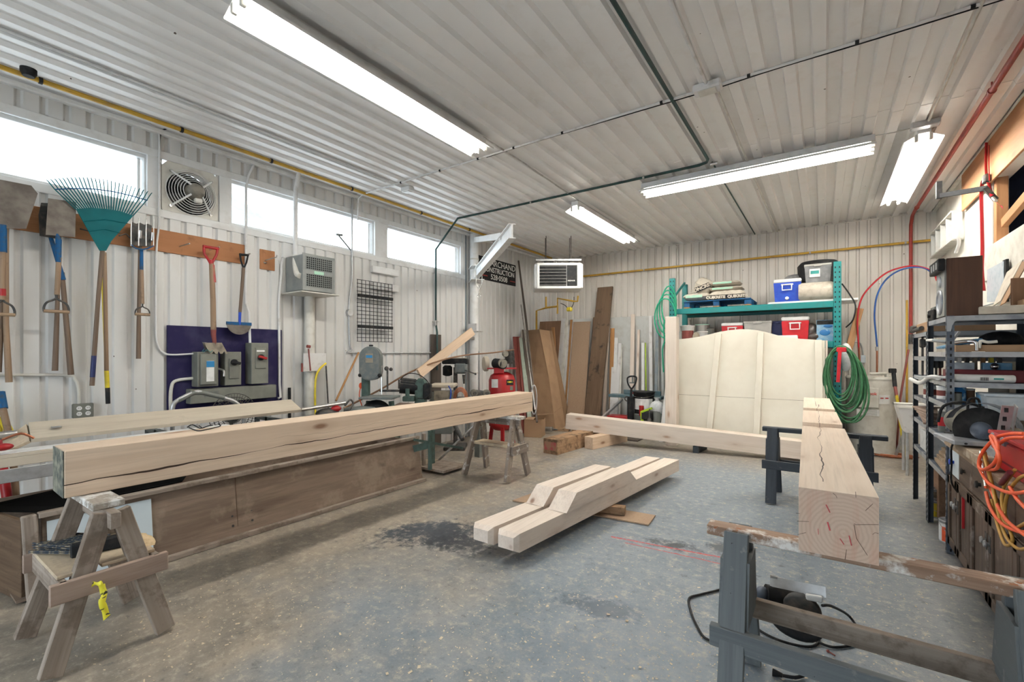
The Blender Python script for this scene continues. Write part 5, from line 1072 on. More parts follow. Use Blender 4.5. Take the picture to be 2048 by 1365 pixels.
# drill press
g = PT(912, 760, 7.6); t = thing('drill_press', 'black and grey drill press with lever, standing in front of the white column', 'drill press', (g.x, g.y, 0))
m = MB(); m.obox(PT(911, 723, 7.6), RT, FW, Z1, .42, .26, .09, .015); m.build('belt_cover', 'black_plastic', t); m = MB(); m.obox(PT(909, 716.5, 7.6), RT, FW, Z1, .40, .24, .012, .004); m.build('cover_top', 'dusty_fence', t)
m = MB(); m.obox(PT(922, 737, 7.55), RT, FW, Z1, .20, .2, .18, .03); m.build('head', 'machine_grey', t)
m = MB(); m.lathe(PT(895, 742, 7.6) - Z1 * .09, [(.03, 0), (.08, .02), (.08, .15), (.05, .18)], 18); m.build('motor', 'black_plastic', t)
m = MB(); m.cyl(PT(911, 735, 7.6), (PT(911, 735, 7.6).x, PT(911, 735, 7.6).y, .03), .035); m.build('column', 'dark_iron', t)
m = MB(); m.cyl(PT(928, 750, 7.5), PT(928, 768, 7.5), .03, .015); m.build('chuck', 'dark_iron', t)
m = MB(); m.tube([PT(930, 741, 7.4), PT(950, 748, 7.2)], .008); m.ball(PT(951, 748.5, 7.2), .017); m.build('feed_lever', 'dark_iron', t)
m = MB(); m.obox(PT(916, 797, 7.55), RT, FW, Z1, .3, .3, .03, .006); m.build('table', 'dark_iron', t)
m = MB(); m.obox(V((PT(911, 735, 7.6).x, PT(911, 735, 7.6).y, .03)), RT, FW, Z1, .35, .4, .06, .01); m.build('base', 'dark_iron', t)
# bench grinder / pile of parts under the rod
t = thing('bench_grinder', 'small dark bench grinder beside the hanging rod', 'grinder', PT(955, 795, 7.0))
m = MB(); m.cyl(PT(945, 787, 7.0), PT(970, 790, 7.0), .06); m.build('motor', 'dark_iron', t)
for u in (947, 972): m = MB(); m.cyl(PT(u, 786, 6.95), PT(u + 2, 787, 6.9), .055, n=18); m.build('wheel', 'grinder_beige', t); m = MB(); m.cyl(PT(u + 2, 787, 6.9), PT(u + 3, 787, 6.88), .025, n=12); m.build('wheel_nut', 'dark_iron', t)
m = MB(); q = PT(958, 800, 7.0); m.obox(q, RT, FW, Z1, .3, .2, .03); m.beam(q, (q.x, q.y, 0), .10, .10); m.build('stand', 'grey_box_dark', t)
# compressor
g = PT(1004, 790, 7.9); t = thing('air_compressor', 'red upright air compressor with black pump on top, by the leaning trim boards', 'compressor', (g.x, g.y, 0))
m = MB(); m.lathe((g.x, g.y, .25), [(.0, 0), (.14, .02), (.225, .09), (.23, .14), (.23, .88), (.20, .96), (.12, 1.01), (0, 1.03)], 32); m.build('tank', 'red_paint', t)
for k in range(3): a_ = 1.2 + k * 2.09; m = MB(); m.beam((g.x + .19 * math.cos(a_), g.y + .19 * math.sin(a_), .35), (g.x + .24 * math.cos(a_), g.y + .24 * math.sin(a_), .0), .06, .03); m.build('foot', 'red_paint', t)
tp = V((g.x, g.y, 1.27)); m = MB(); m.obox(tp + V((0, 0, .06)), RT, FW, Z1, .50, .32, .02); m.build('platform', 'red_paint', t); m = MB(); m.obox(PT(998, 742, 7.75), RT, FW, Z1, .17, .06, .1, .01); m.build('pressure_switch', 'red_paint', t)
m = MB(); m.cyl(PT(990, 727, 7.85), PT(1008, 729, 7.7), .085, n=20); m.build('motor', 'black_plastic', t); m = MB(); m.cyl(PT(1003, 727, 7.75), PT(1006, 727.5, 7.66), .075, n=20); m.cyl(PT(1006, 727.5, 7.66), PT(1007, 727.5, 7.64), .03); m.build('motor_end', 'grinder_beige', t)
m = MB(); m.cyl(PT(1018, 728, 7.9), PT(1018, 702, 7.9), .07, n=16); m.build('pump_cylinder', 'dark_iron', t)
for k in range(5): m = MB(); m.cyl(PT(1018, 706 + 4 * k, 7.9), PT(1018, 707.3 + 4 * k, 7.9), .095, n=16); m.build('cooling_fin', 'dark_iron', t)
m = MB(); m.cyl(PT(1009, 708, 7.75), PT(1012, 708, 7.7), .05, n=18); m.build('air_filter', 'grinder_beige', t)
m = MB(); m.lathe(PT(975, 728, 7.95), [(.13, 0), (.135, .05), (.12, .07)], 20, axis=-RT * .9 + FW * -.3); m.build('belt_guard', 'dusty_fence', t)
nb = -FW; c0 = PT(989, 772, 7.72); m = MB(); 
def curved_label(u0, u1, v0, v1, mat):
    m = MB(); n = 5; P_ = []
    for j, v in enumerate((v0, v1)):
        for i in range(n):
            u = u0 + (u1 - u0) * i / (n - 1); d = ray(u, v); ox, oy = -g.x, -g.y; A_ = d.x ** 2 + d.y ** 2; B_ = 2 * (ox * d.x + oy * d.y); C_ = ox * ox + oy * oy - .233 ** 2
            disc = max(B_ * B_ - 4 * A_ * C_, 0); tt_ = (-B_ - math.sqrt(disc)) / (2 * A_); P_.append(CAMP + d * (tt_ - .002))
    m.add(P_, [(i, i + 1, n + i + 1, n + i) for i in range(n - 1)]); m.build('sticker', mat, t)
curved_label(983, 996, 759, 776, 'label_white'); curved_label(1013, 1027, 760, 771, 'black'); curved_label(1015, 1025, 763, 766, 'yellow'); curved_label(1020, 1026, 773, 781, 'grey_box_dark')
# planks near the column
m = MB(); a = PX(867, 669, XW + .10); b_ = PX(886, 669, XW + .10); m.bb(XW + .02, XW + .06, a.y, b_.y, 0, a.z, .003, long=2); one('plank', 'dark grey-brown upright plank against the left wall behind the saws', 'plank', m, 'grey_plank')
m = MB(); m.beam(PT(945, 663, 7.9), PT(838, 748, 6.6), .04, .14, up=(0, 1, .2), bev=.003); one('plank', 'light plank leaning diagonally up to the white column bracket', 'plank', m, 'pine')
m = MB(); m.bb(cx - .08, cx + .28, cy - .22, cy - .08, 1.98, 2.0); m.bb(cx - .03, cx + .1, cy - .2, cy - .1, 1.84, 1.90, .01); t = one('wall_bracket', 'small steel bracket shelf on the white crane column', 'bracket', m, 'steel'); m = MB(); m.bb(cx + .03, cx + .22, cy - .20, cy - .12, 2.0, 2.14); one('foam_block', 'small white block sitting on the column bracket shelf', 'block', m, 'white_trim')
m = MB(); m.tube(smooth_path([PT(688, 817, 5.9), PT(760, 780, 6.3), PT(820, 745, 6.6), PT(880, 722, 6.9), PT(930, 711, 7.3), PT(985, 706, 7.6), PT(1028, 700, 7.9)], 4), .013, 6); one('wood_strip', 'long thin wooden strip bowing across the machines', 'strip', m, 'brown_ply')
# long bars under the far end of the beam
m = MB(); m.tube([PZ(872, 926, .01), PT(965, 835, 6.6)], .017, 8); one('steel_bar', 'thin steel bar leaning from the floor behind the far brown sawhorse', 'bar', m, 'steel')
m = MB(); m.tube([PT(925, 880, 6.4), PT(908, 848, 6.7)], .03, 8); one('old_bolt', 'dark iron rod under the right end of the left beam', 'rod', m, 'dark_iron')
m = MB(); m.bb(-4.5, -4.05, 4.35, 4.8, .04, .07); m.bb(-4.5, -4.46, 4.4, 4.44, 0, .5); t = one('pallet_dolly', 'dusty low wooden platform with post beside the end of the plywood bin', 'platform', m, 'weathered')
m = MB(); m.beam(PT(860, 940, 5.5), PT(860, 862, 5.5), .035, .035); m.beam(PT(828, 898, 5.6), PT(860, 890, 5.5), .03, .08); m.beam(PT(828, 880, 5.6), PT(925, 897, 6.2), .02, .03); one('machine_stand', 'green steel stand legs between the bin and far brown sawhorse', 'stand', m, 'machine_green')
m = MB(); m.beam(PZ(830, 935, .03), PZ(868, 922, .03), .18, .05); one('wood_block', 'mossy timber offcut on the floor beside the bin end', 'block', m, 'dusty_wood')
# trim boards leaning in the left corner
def leaner(label, name, cat, u0, u1, vt, yt, ub, yb2, mat, th=.02, mode='y', group=None, xw=None, wb_=None, z0=0.0):
    """board leaning on a wall: top edge px u0..u1 at vt on plane (yt or xt); foot centre px ub on the floor line at yb2"""
    if mode == 'y': A_, B_ = PY(u0, vt, yt), PY(u1, vt, yt); d = ray(ub, 800); f = CAMP + d * (yb2 / d.y); C_ = V((f.x, yb2, z0)); wv = (B_ - A_); wv.z = 0
    else: A_, B_ = PX(u0, vt, yt), PX(u1, vt, yt); d = ray(ub, 800); f = CAMP + d * (yb2 / d.x); C_ = V((yb2, f.y, z0)); wv = (B_ - A_); wv.z = 0
    zt_ = (A_.z + B_.z) / 2; mid = (A_ + B_) / 2; mid.z = zt_; w = wv.length if wb_ is None else wb_
    wv.normalize(); ax = (mid - C_).normalized(); nrm = ax.cross(wv).normalized(); m = MB(); L_ = (mid - C_).length
    m.obox((mid + C_) / 2, ax, wv, nrm, L_, w, th, min(.003, th * .3)); return one(name, label, cat, m, mat, group)
leaner('dark red trim board leaning in the left corner, leftmost of the trim boards', 'trim_board', 'board', 1026, 1034, 674, -5.52, 1047, -4.9, 'rust_red', mode='x')
leaner('second dark red trim board leaning beside the pale green one', 'trim_board', 'board', 1034, 1039, 674, -5.50, 1054, -4.85, 'rust_red', mode='x')
leaner('pale green trim board leaning in the left corner', 'trim_board', 'board', 1038, 1045, 676, -5.48, 1062, -4.8, 'pale_green', mode='x')
leaner('dark narrow board leaning behind the pale green trim board', 'trim_board', 'board', 1044, 1050, 660, -5.50, 1066, -4.85, 'grey_plank', mode='x')
m = MB(); m.tube([PX(1037, 522, -5.55), PX(1052, 640, -5.25), PT(1074, 845, 8.2)], [.02, .025, .02], 8); one('wood_pole', 'long thin weathered pole leaning up beside the black sign', 'pole', m, 'grey_plank')
m = MB(); m.tube([PX(1042, 610, -5.45), PT(1070, 820, 8.0)], .013, 8); one('steel_pipe', 'thin pale pipe leaning beside the weathered pole', 'pipe', m, 'steel')
m = MB(); c = PT(1068, 800, 8.1); m.tube([c + RT * .05 * math.cos(a_) + V((0, 0, .26 * math.sin(a_))) for a_ in [2 * math.pi * i / 20 for i in range(20)]], .012, 6, closed=True); one('wire_coil', 'grey cable ring hanging behind the end of the left beam', 'cable', m, 'galvanised')
# ------------------------------------------------------------------ hanging gas heater
hc = PT(1117.5, 552, 8.5); hx_, hy_ = V((.836, .548, 0)).normalized(), None; hn = V((hx_.y, -hx_.x, 0)); hw_, hh = .81, .475
t = thing('unit_heater', 'white louvred gas unit heater hung from the ceiling in the far left corner', 'heater', (hc.x, hc.y, hc.z - hh / 2))
m = MB(); m.obox(hc - hn * .30, hx_, hn, Z1, hw_ + .10, .58, hh, .02); m.build('cabinet', 'white_metal', t)
m = MB()
for s_ in (-1, 1): m.obox(hc + hn * .0 + Z1 * s_ * (hh / 2 - .02), hx_, hn, Z1, hw_, .05, .045, .004)
m.obox(hc - hx_ * (hw_ / 2 - .022), hx_, hn, Z1, .045, .05, hh, .004); m.obox(hc + hx_ * (hw_ / 2 - .03), hx_, hn, Z1, .07, .05, hh, .004)
m.build('front_frame', 'white_metal', t)
m = MB(); m.obox(hc - hx_ * .12 + hn * .0, hx_, hn, Z1, .52, .006, hh - .08); m.build('dark_opening', 'black', t)
for k in range(7): m = MB(); m.obox(hc - hx_ * .11 + hn * .012 + Z1 * (-.175 + .059 * k), hx_, hn, Z1, .50, .014, .006, .002); m.build('louvre', 'grey_plastic', t)
m = MB(); m.obox(hc + hx_ * .245 + hn * .012, hx_, hn, Z1, .18, .01, hh - .085, .003); m.build('side_panel', 'black_plastic', t)
lettering('lettering', 'REZNOR', .034, hc + hx_ * .235 + hn * .019 + Z1 * -.095, hx_, (0, 0, 1), 'sign_white', t, .0005, 1.0, .001)
for dz, s_ in ((.30, .30), (.19, .55)):
    m = MB(); m.obox(hc - hn * s_ * 1.0 + Z1 * (hh / 2 + .04 + (.08 if s_ < .4 else .02)) + hx_ * .02, hx_, hn, Z1, .88, .035, .035, .003); m.build('hanger_rail', 'galvanised', t)
for dx, dn in ((-.22, .3), (.26, .3), (-.22, .55), (.26, .55)):
    m = MB(); q = hc + hx_ * dx - hn * dn; m.cyl((q.x, q.y, hc.z + hh / 2), (q.x, q.y, 3.88), .007, n=6); m.build('hanger_rod', 'dark_iron', t)
m = MB(); q = hc - hn * .45 - hx_ * .15 + Z1 * .33; m.cyl(q - hx_ * .1, q + hx_ * .08, .075); m.build('vent_motor', 'dark_iron', t)
gx = lambda u, v, y=8.85: PY(u, v, y)
t = thing('gas_manifold', 'yellow gas piping with valve below the hanging heater', 'pipe', gx(1074, 700))
m = MB(); m.tube([gx(1073, 750), gx(1073, 622), gx(1092, 616), gx(1116, 613)], .022, 8); m.build('pipe', 'yellow_pipe', t)
m = MB(); m.tube([gx(1092, 616), gx(1092, 594)], .020, 8); m.tube([gx(1115, 628), gx(1115, 597), gx(1147, 603), gx(1155, 603), gx(1156, 592)], .020, 8); m.build('branch', 'yellow_pipe', t)
m = MB(); m.obox(gx(1139, 619), X1, Y1, Z1, .12, .09, .09, .02); m.build('regulator', 'yellow', t); m = MB(); m.tube(smooth_path([gx(1121, 607), gx(1130, 611), gx(1139, 619), gx(1147, 608), gx(1148, 594)], 4), .009, 6); m.build('control_line', 'dark_iron', t)
# ------------------------------------------------------------------ sheets and boards leaning on the back wall
leaner('reddish brown plywood sheet leaning behind the tall cardboard box', 'plywood_sheet', 'board', 1080, 1122, 643, 9.2, 1085, 8.95, 'brown_ply')
leaner('light wood strip in front of the brown plywood sheet', 'wood_strip', 'strip', 1103, 1109, 655, 9.12, 1118, 8.75, 'handle_orange')
# tall folded cardboard carton
t = thing('cardboard_carton', 'tall battered brown cardboard carton leaning in the far left corner', 'carton', PY(1095, 850, 8.6))
a0, a1, a2 = PY(1056, 661, 8.55), PY(1079, 659, 8.5), PY(1099, 662, 8.8); c0, c1, c2 = PZ(1078, 860, 0), PZ(1112, 863, 0), PZ(1131, 853, 0)
for q in (c0, c1, c2): q.z = .0
m = MB(); mid0, mid1 = a0.lerp(c0, .5), a1.lerp(c1, .5); m.plate([c0, c1, mid1 + V((.02, .04, 0)), mid0], -.008); m.plate([mid0, mid1 + V((.02, .04, 0)), a1, a0], -.008); m.build('front_face', 'cardboard_shaded', t)  # darker cardboard paints the shade on this side of the carton
mid2 = a2.lerp(c2, .5); m = MB(); m.plate([c1, c2, mid2, mid1 + V((.02, .04, 0))], -.008); m.plate([mid1 + V((.02, .04, 0)), mid2, a2, a1], -.008); m.build('side_face', 'cardboard', t)
m = MB(); bk = [q + V((-.02, .30, 0)) for q in (c0, c2)] + [q + V((-.0, .12, .01)) for q in (a2, a0)]; m.plate([bk[0], bk[1], bk[2], bk[3]], -.008); m.build('back_face', 'cardboard_shaded', t)
m = MB(); m.plate([c0.lerp(a0, .14) + V((0, -.008, 0)), c1.lerp(a1, .16) + V((0, -.008, 0)), c1.lerp(a1, .17) + V((0, -.008, 0)), c0.lerp(a0, .15) + V((0, -.008, 0))], .006); m.plate([c1.lerp(a1, .16) + V((.006, -.006, 0)), c2.lerp(a2, .20) + V((.006, -.006, 0)), c2.lerp(a2, .21) + V((.006, -.006, 0)), c1.lerp(a1, .17) + V((.006, -.006, 0))], .004); m.build('crease', 'cardboard', t)
for i, (u0, u1, v, ub, ma, lb) in enumerate(((1123, 1131, 638, 1112, 'white_trim', 'white corner trim, leftmost of the strips right of the carton'), (1131, 1137, 640, 1117, 'off_white', 'off-white strip, second of the strips right of the carton'), (1126, 1130, 655, 1119, 'grey_paint', 'grey metal strip low between the white strips by the carton'), (1137, 1142, 650, 1124, 'white_trim', 'white strip, third of the strips right of the carton'), (1141, 1145, 640, 1129, 'handle_orange', 'narrow brown strip left of the tan hardboard panel'), (1145, 1148, 646, 1132, 'white_trim', 'white edge strip directly beside the tan hardboard panel'))):
    leaner(lb, 'trim_strip', 'strip', u0, u1, v, 9.68, ub, 9.05 - .01 * i, ma, .025)
leaner('grey-white sheet standing behind the tan hardboard panel', 'plastic_sheet', 'board', 1140, 1186, 638, 9.76, 1140, 9.35, 'translucent', .01)
leaner('smooth tan hardboard panel leaning on the back wall', 'hardboard_sheet', 'board', 1147, 1181, 644, 9.62, 1150, 8.95, 'hardboard', .02)
leaner('tall knotty dark brown plank leaning above everything else on the back wall', 'plank', 'board', 1196, 1226, 575, 9.62, 1182, 8.85, 'dark_plank', .05)
leaner('short dark plank behind the left edge of the tall brown plank', 'plank', 'board', 1187, 1200, 635, 9.74, 1180, 9.45, 'brown_ply', .03)
leaner('wide translucent grey sheet covering the lower back wall', 'plastic_sheet', 'board', 1222, 1290, 634, 9.76, 1252, 9.62, 'translucent', .012)
leaner('second translucent grey sheet beside the pallet rack upright', 'plastic_sheet', 'board', 1288, 1326, 632, 9.755, 1306, 9.60, 'translucent', .012)
LB = [(1213, 1219, 648, 9.7, 1207, 9.4, 'pine_pale', 'pale board just right of the tall brown plank'), (1221, 1229, 657, 9.68, 1222, 9.35, 'handle_orange', 'short brown board end between the plank and white mouldings'),
 (1229, 1236, 676, 9.66, 1227, 9.3, 'white_paint', 'white moulding with notched top, left one'), (1237, 1243, 687, 9.64, 1231, 9.25, 'white_trim', 'white moulding with notched top, right one'), (1224, 1240, 717, 9.6, 1226, 9.2, 'white_trim', 'wide white moulding standing lowest in the group'), (1241, 1245, 690, 9.66, 1238, 9.25, 'off_white', 'narrow off-white strip right of the mouldings'),
 (1262, 1270, 629, 9.68, 1262, 9.35, 'pine_pale', 'tall pale pine strip in the middle of the translucent sheets'), (1275, 1280, 660, 9.66, 1272, 9.3, 'pine_pale', 'thin pine strip left of the green-edged board'),
 (1283, 1289, 686, 9.62, 1286, 9.2, 'white_paint', 'white board with a green edge'), (1298, 1304, 632, 9.68, 1303, 9.3, 'white_trim', 'tall thin white strip right of the green-edged board'), (1312, 1318, 640, 9.6, 1310, 9.2, 'grey_paint', 'tapered grey metal flashing near the rack'), (1322, 1327, 634, 9.7, 1326, 9.3, 'translucent', 'grey strip beside the rack upright')]
for a in LB: leaner(a[7], 'leaning_board', 'board', a[0], a[1], a[2], a[3], a[4], a[5], a[6], .02)
m = MB(); a = PY(1291, 686, 9.60); d = ray(1293, 800); f = d * (9.18 / d.y); m.beam(V((f.x, 9.18, 0)), a, .02, .012, up=(0, 1, 0)); one('green_edge_strip', 'bright green strip along the edge of the white board', 'strip', m, 'lime')
leaner('white sheet edge leaning left of the upright timber post', 'white_sheet', 'board', 1334, 1342, 745, 8.5, 1322, 8.25, 'white_paint', .02)
m = MB(); m.beam(PT(1202, 838, 8.6), PT(1244, 800, 9.3), .04, .04); one('angle_bar', 'pale metal angle bar slanting up behind the back beam', 'bar', m, 'galvanised')
# ------------------------------------------------------------------ jointer, pallet jack, bucket and odds and ends
jy = 9.0; a = PY(1220, 788, jy); b_ = PY(1326, 790, jy); zt_ = a.z
t = thing('jointer', 'blue-grey jointer machine with long table at the back wall', 'jointer', ((a.x + b_.x) / 2, jy, 0))
m = MB(); m.bb(a.x, b_.x, jy - .10, jy + .15, zt_ - .06, zt_, .01, long=0); m.build('table', 'machine_blue', t)
m = MB(); m.bb(a.x + .25, b_.x - .08, jy + .12, jy + .16, zt_, zt_ + .09, .005); m.build('fence', 'machine_blue', t)
m = MB(); m.bb(a.x + .38, b_.x - .2, jy - .05, jy + .25, .0, zt_ - .06, .01); m.build('cabinet', 'machine_blue', t)
m = MB(); q = PY(1275, 787, jy - .1); m.ball(q, .075, (1.4, .7, .5)); m.build('cutter_guard', 'red_paint', t)
for u in (1254, 1293): m = MB(); q = PY(u, 798, jy - .16); m.tube([q + V((.045 * math.cos(k), 0, .045 * math.sin(k))) for k in [2 * math.pi * i / 14 for i in range(14)]], .012, 6, closed=True); m.build('hand_wheel', 'dark_iron', t)
pj = PY(1264, 840, 8.55); t = thing('pallet_jack', 'black pallet jack handle standing in front of the jointer', 'pallet jack', (pj.x, 8.55, 0))
def pjp(u, v): return PY(u, v, 8.55)
m = MB(); m.tube([pjp(1261, 838), pjp(1262, 800), pjp(1263, 776)], [.035, .024, .022], 10); m.build('handle_bar', 'machine_grey' if False else 'black_plastic', t)
m = MB(); m.tube(smooth_path([pjp(1262, 778), pjp(1256, 768), pjp(1255, 757), pjp(1260, 753.5), pjp(1264, 753), pjp(1270, 753.5), pjp(1273, 757), pjp(1270, 769), pjp(1264, 778)], 4), .016, 8); m.build('loop', 'black_plastic', t); m = MB(); m.cyl(pjp(1265, 765), pjp(1265, 754), .014); m.cyl(pjp(1259, 766), pjp(1270, 766), .012); m.build('release_lever', 'machine_grey', t)
m = MB(); q = pjp(1261, 838); m.cyl((q.x, q.y, .28), (q.x, q.y, .75), .06); m.bb(q.x - .16, q.x + .16, q.y - .12, q.y + .2, .1, .3, .02); m.build('pump', 'black_plastic', t)
for s_ in (-.2, .2): m = MB(); m.bb(q.x + s_ - .07, q.x + s_ + .07, q.y + .1, q.y + .55, .03, .1, .01); m.build('fork', 'red_paint', t)
for s_ in (-.07, .07): m = MB(); m.cyl((q.x + s_ - .025, q.y - .06, .085), (q.x + s_ + .025, q.y - .06, .085), .085, n=18); m.build('wheel', 'dark_iron', t)
def pail(name, label, c, r, h, mat, rim=None, lab=None, handle=True, cat='pail', group=None):
    t = thing(name, label, cat, c, group); m = MB(); m.lathe(c, [(r * .88, 0), (r, h * .94), (r * 1.05, h * .95), (r * 1.05, h)], 24); m.build('body', mat, t)
    m = MB(); m.lathe(V(c) + V((0, 0, h * .97)), [(r * 1.06, 0), (r * 1.06, h * .04), (r * .9, h * .05)], 24); m.build('lid', rim or mat, t)
    if lab: m = MB(); n = 9; vs_ = [V(c) + V((r * .965 * math.cos(a_), r * .965 * math.sin(a_), z)) for z in (h * .2, h * .7) for a_ in [math.radians(-130 + 14 * i) for i in range(n)]]; m.add([V(c) + (q - V(c)) * 1.0 + V(((q - V(c)).x, (q - V(c)).y, 0)) * .03 for q in vs_], [(i, i + 1, n + i + 1, n + i) for i in range(n - 1)]); m.build('label', lab, t)
    if handle: m = MB(); m.tube([V(c) + V((r * 1.05 * math.cos(a_), r * 1.05 * math.sin(a_), h * .9 - .3 * r * math.sin(-a_))) for a_ in [math.radians(-170 + 20 * i) for i in range(9)]], .003, 5); m.build('wire_handle', 'steel', t)
    return t
q = PY(1286, 845, 8.75); pk = pail('bucket', 'black plastic bucket standing on the floor parts before the jointer', V((q.x, 8.8, .42)), .20, .42, 'black_plastic', lab='label_white')
m = MB(); m.bb(q.x - .25, q.x + .3, 8.62, 9.0 - .12, 0, .418, .01); one('parts_box', 'dark box on the floor carrying the black bucket', 'box', m, 'grey_box_dark')
m = MB(); m.tube([PY(1283, 812, 8.55), PY(1283, 832, 8.55)], .045, 12); one('red_tube', 'red tube in front of the black bucket', 'tube', m, 'red_paint')
t = thing('lime_stand', 'lime green metal work stand in front of the bucket', 'stand', PY(1286, 860, 8.45)); m = MB(); m.beam(PY(1286, 886, 8.45), PY(1284, 823, 8.45), .05, .03); m.beam(PY(1284, 824, 8.45), PY(1304, 817, 8.45), .04, .04); m.build('frame', 'lime', t)
m = MB(); m.box(PY(1295, 832, 8.5), (.22, .14, .16), 0, .02); m.build('head', 'black_plastic', t); m = MB(); m.tube(smooth_path([PY(1286, 884, 8.45), PY(1295, 880, 8.4), PY(1302, 886, 8.35), PY(1310, 882, 8.45)], 4), .01); m.build('base_hook', 'black_plastic', t)
m = MB(); q = PY(1299, 843, 8.3); m.lathe((q.x, q.y, q.z - .06), [(.05, 0), (.06, .04), (.03, .1), (.012, .13), (.012, .28)], 16); one('spray_gun', 'small dark metal pot on top of the back beam', 'pot', m, 'dark_iron')
q = PY(1314, 818, 8.6); m = MB(); m.ball(q, .14, (1, .8, 1.1)); m.lathe(q + V((0, 0, .12)), [(.05, 0), (.03, .05), (.06, .09)], 10); one('plastic_bag', 'knotted clear plastic bag right of the black bucket', 'bag', m, 'bag_white')
m = MB(); q = PY(1313, 845, 8.6); m.lathe((q.x, q.y, 0), [(.12, 0), (.12, .5), (.1, .52)], 16); one('grey_can', 'dark can standing under the plastic bag', 'can', m, 'grey_box_dark')
q = PY(1240, 832, 8.7); m = MB(); m.box((q.x, q.y, q.z - .02), (.45, .3, .05), .1, .01); m.box((q.x, q.y, q.z * .5 - .03), (.4, .26, q.z - .06)); one('red_toolbox', 'low red toolbox behind the back beam left of the pallet jack', 'toolbox', m, 'red_paint')
m = MB(); q = PZ(1064, 874, 0); 
t = thing('open_carton', 'small open cardboard box on the floor in the far left corner', 'box', q); m.box((q.x, q.y + .1, .17), (.34, .32, .34), .3, .004); m.build('body', 'cardboard', t)
m = MB(); m.plate([q + V((.08, -.08, .34)), q + V((.20, .1, .34)), q + V((.30, .06, .44)), q + V((.18, -.12, .44))], .005); m.build('flap', 'cardboard', t); m = MB(); m.box((q.x - .04, q.y - .068, .2), (.1, .004, .12), .3); m.build('label_plate', 'label_white', t)
t = thing('power_drill', 'red and grey power drill lying on the floor by the old timber block', 'drill', PZ(1090, 868, 0)); q = PZ(1092, 868, 0); m = MB(); m.cyl(q + V((-.16, 0, .08)), q + V((.12, .05, .09)), .05); m.build('body', 'steel', t); m = MB(); m.ball(q + V((-.2, -.02, .06)), .06); m.build('grip', 'red_paint', t); m = MB(); m.cyl(q + V((.12, .05, .09)), q + V((.22, .07, .09)), .025, .01); m.build('chuck', 'dark_iron', t)
m = MB(); q = PZ(1120, 862, 0); m.box((q.x, q.y, .03), (.4, .18, .05), .3, .003); one('wood_offcut', 'flat wood offcut on the floor behind the old timber block', 'offcut', m, 'block_old')
m = MB(); q = PZ(1170, 868, 0); m.box((q.x, q.y, .08), (.5, .2, .16), -.2, .003); one('wood_offcut', 'dark timber offcut between the two blocks under the back beam', 'offcut', m, 'block_old')
m = MB(); m.bb(-3.2, -2.75, 8.0, 8.5, .0, .03); o = one('wood_offcut', 'flat board on the floor behind the back beam', 'offcut', m, 'grey_plank')
# ------------------------------------------------------------------ pallet rack
ry0, ry1 = 8.6, 9.52; rxl, rxr = -2.30, .175; shelfz = [2.40, 1.78, 1.02]
t = thing('pallet_rack', 'teal steel pallet rack with perforated uprights against the back wall', 'rack', ((rxl + rxr) / 2, 9.0, 0))
for x in (rxl, rxr):
    for y in (ry0, ry1):
        m = MB(); m.bb(x - .05, x + .05, y - .035, y + .035, 0, 3.0 if x == rxr else 2.97, .006, long=2)
        if y == ry0:
            m.k = 1
            for k in range(38):
                for dx in (-.026, .026): m.box((x + dx, y - .036, .1 + k * .076), (.016, .004, .026))
        m.build('upright', ('teal_steel', 'black'), t)
    for k in range(4):
        z = .35 + k * .75; m = MB(); m.beam((x, ry0 + .03, z), (x, ry1 - .03, z + (.4 if k % 2 else 0)), .03, .03); m.build('brace', 'teal_steel', t)
for i, z in enumerate(shelfz):
    for y in (ry0 - .02, ry1):
        m = MB(); m.bb(rxl + .05, rxr - .05, y - .025, y + .025, z - .10, z, .008, long=0); m.build('cross_beam', 'teal_steel', t)
    m = MB(); m.bb(rxl + .05, rxr - .05, ry0 + .01, ry1 - .03, z - .045, z - .012, .002, long=0); m.build('deck', ('dark_plank', 'brown_ply', 'brown_ply')[i], t)
Z2 = shelfz[0]; Z3 = shelfz[1]
m = MB(); a = PY(1535, 612, 8.56); b_ = PY(1714, 600, 8.56); m.bb(a.x, b_.x + .02, 8.64, 9.25, Z2 + .002, Z2 + .035, .003, long=0); one('white_board', 'long white board lying on the top rack shelf and sticking out to the right', 'board', m, 'white_metal')
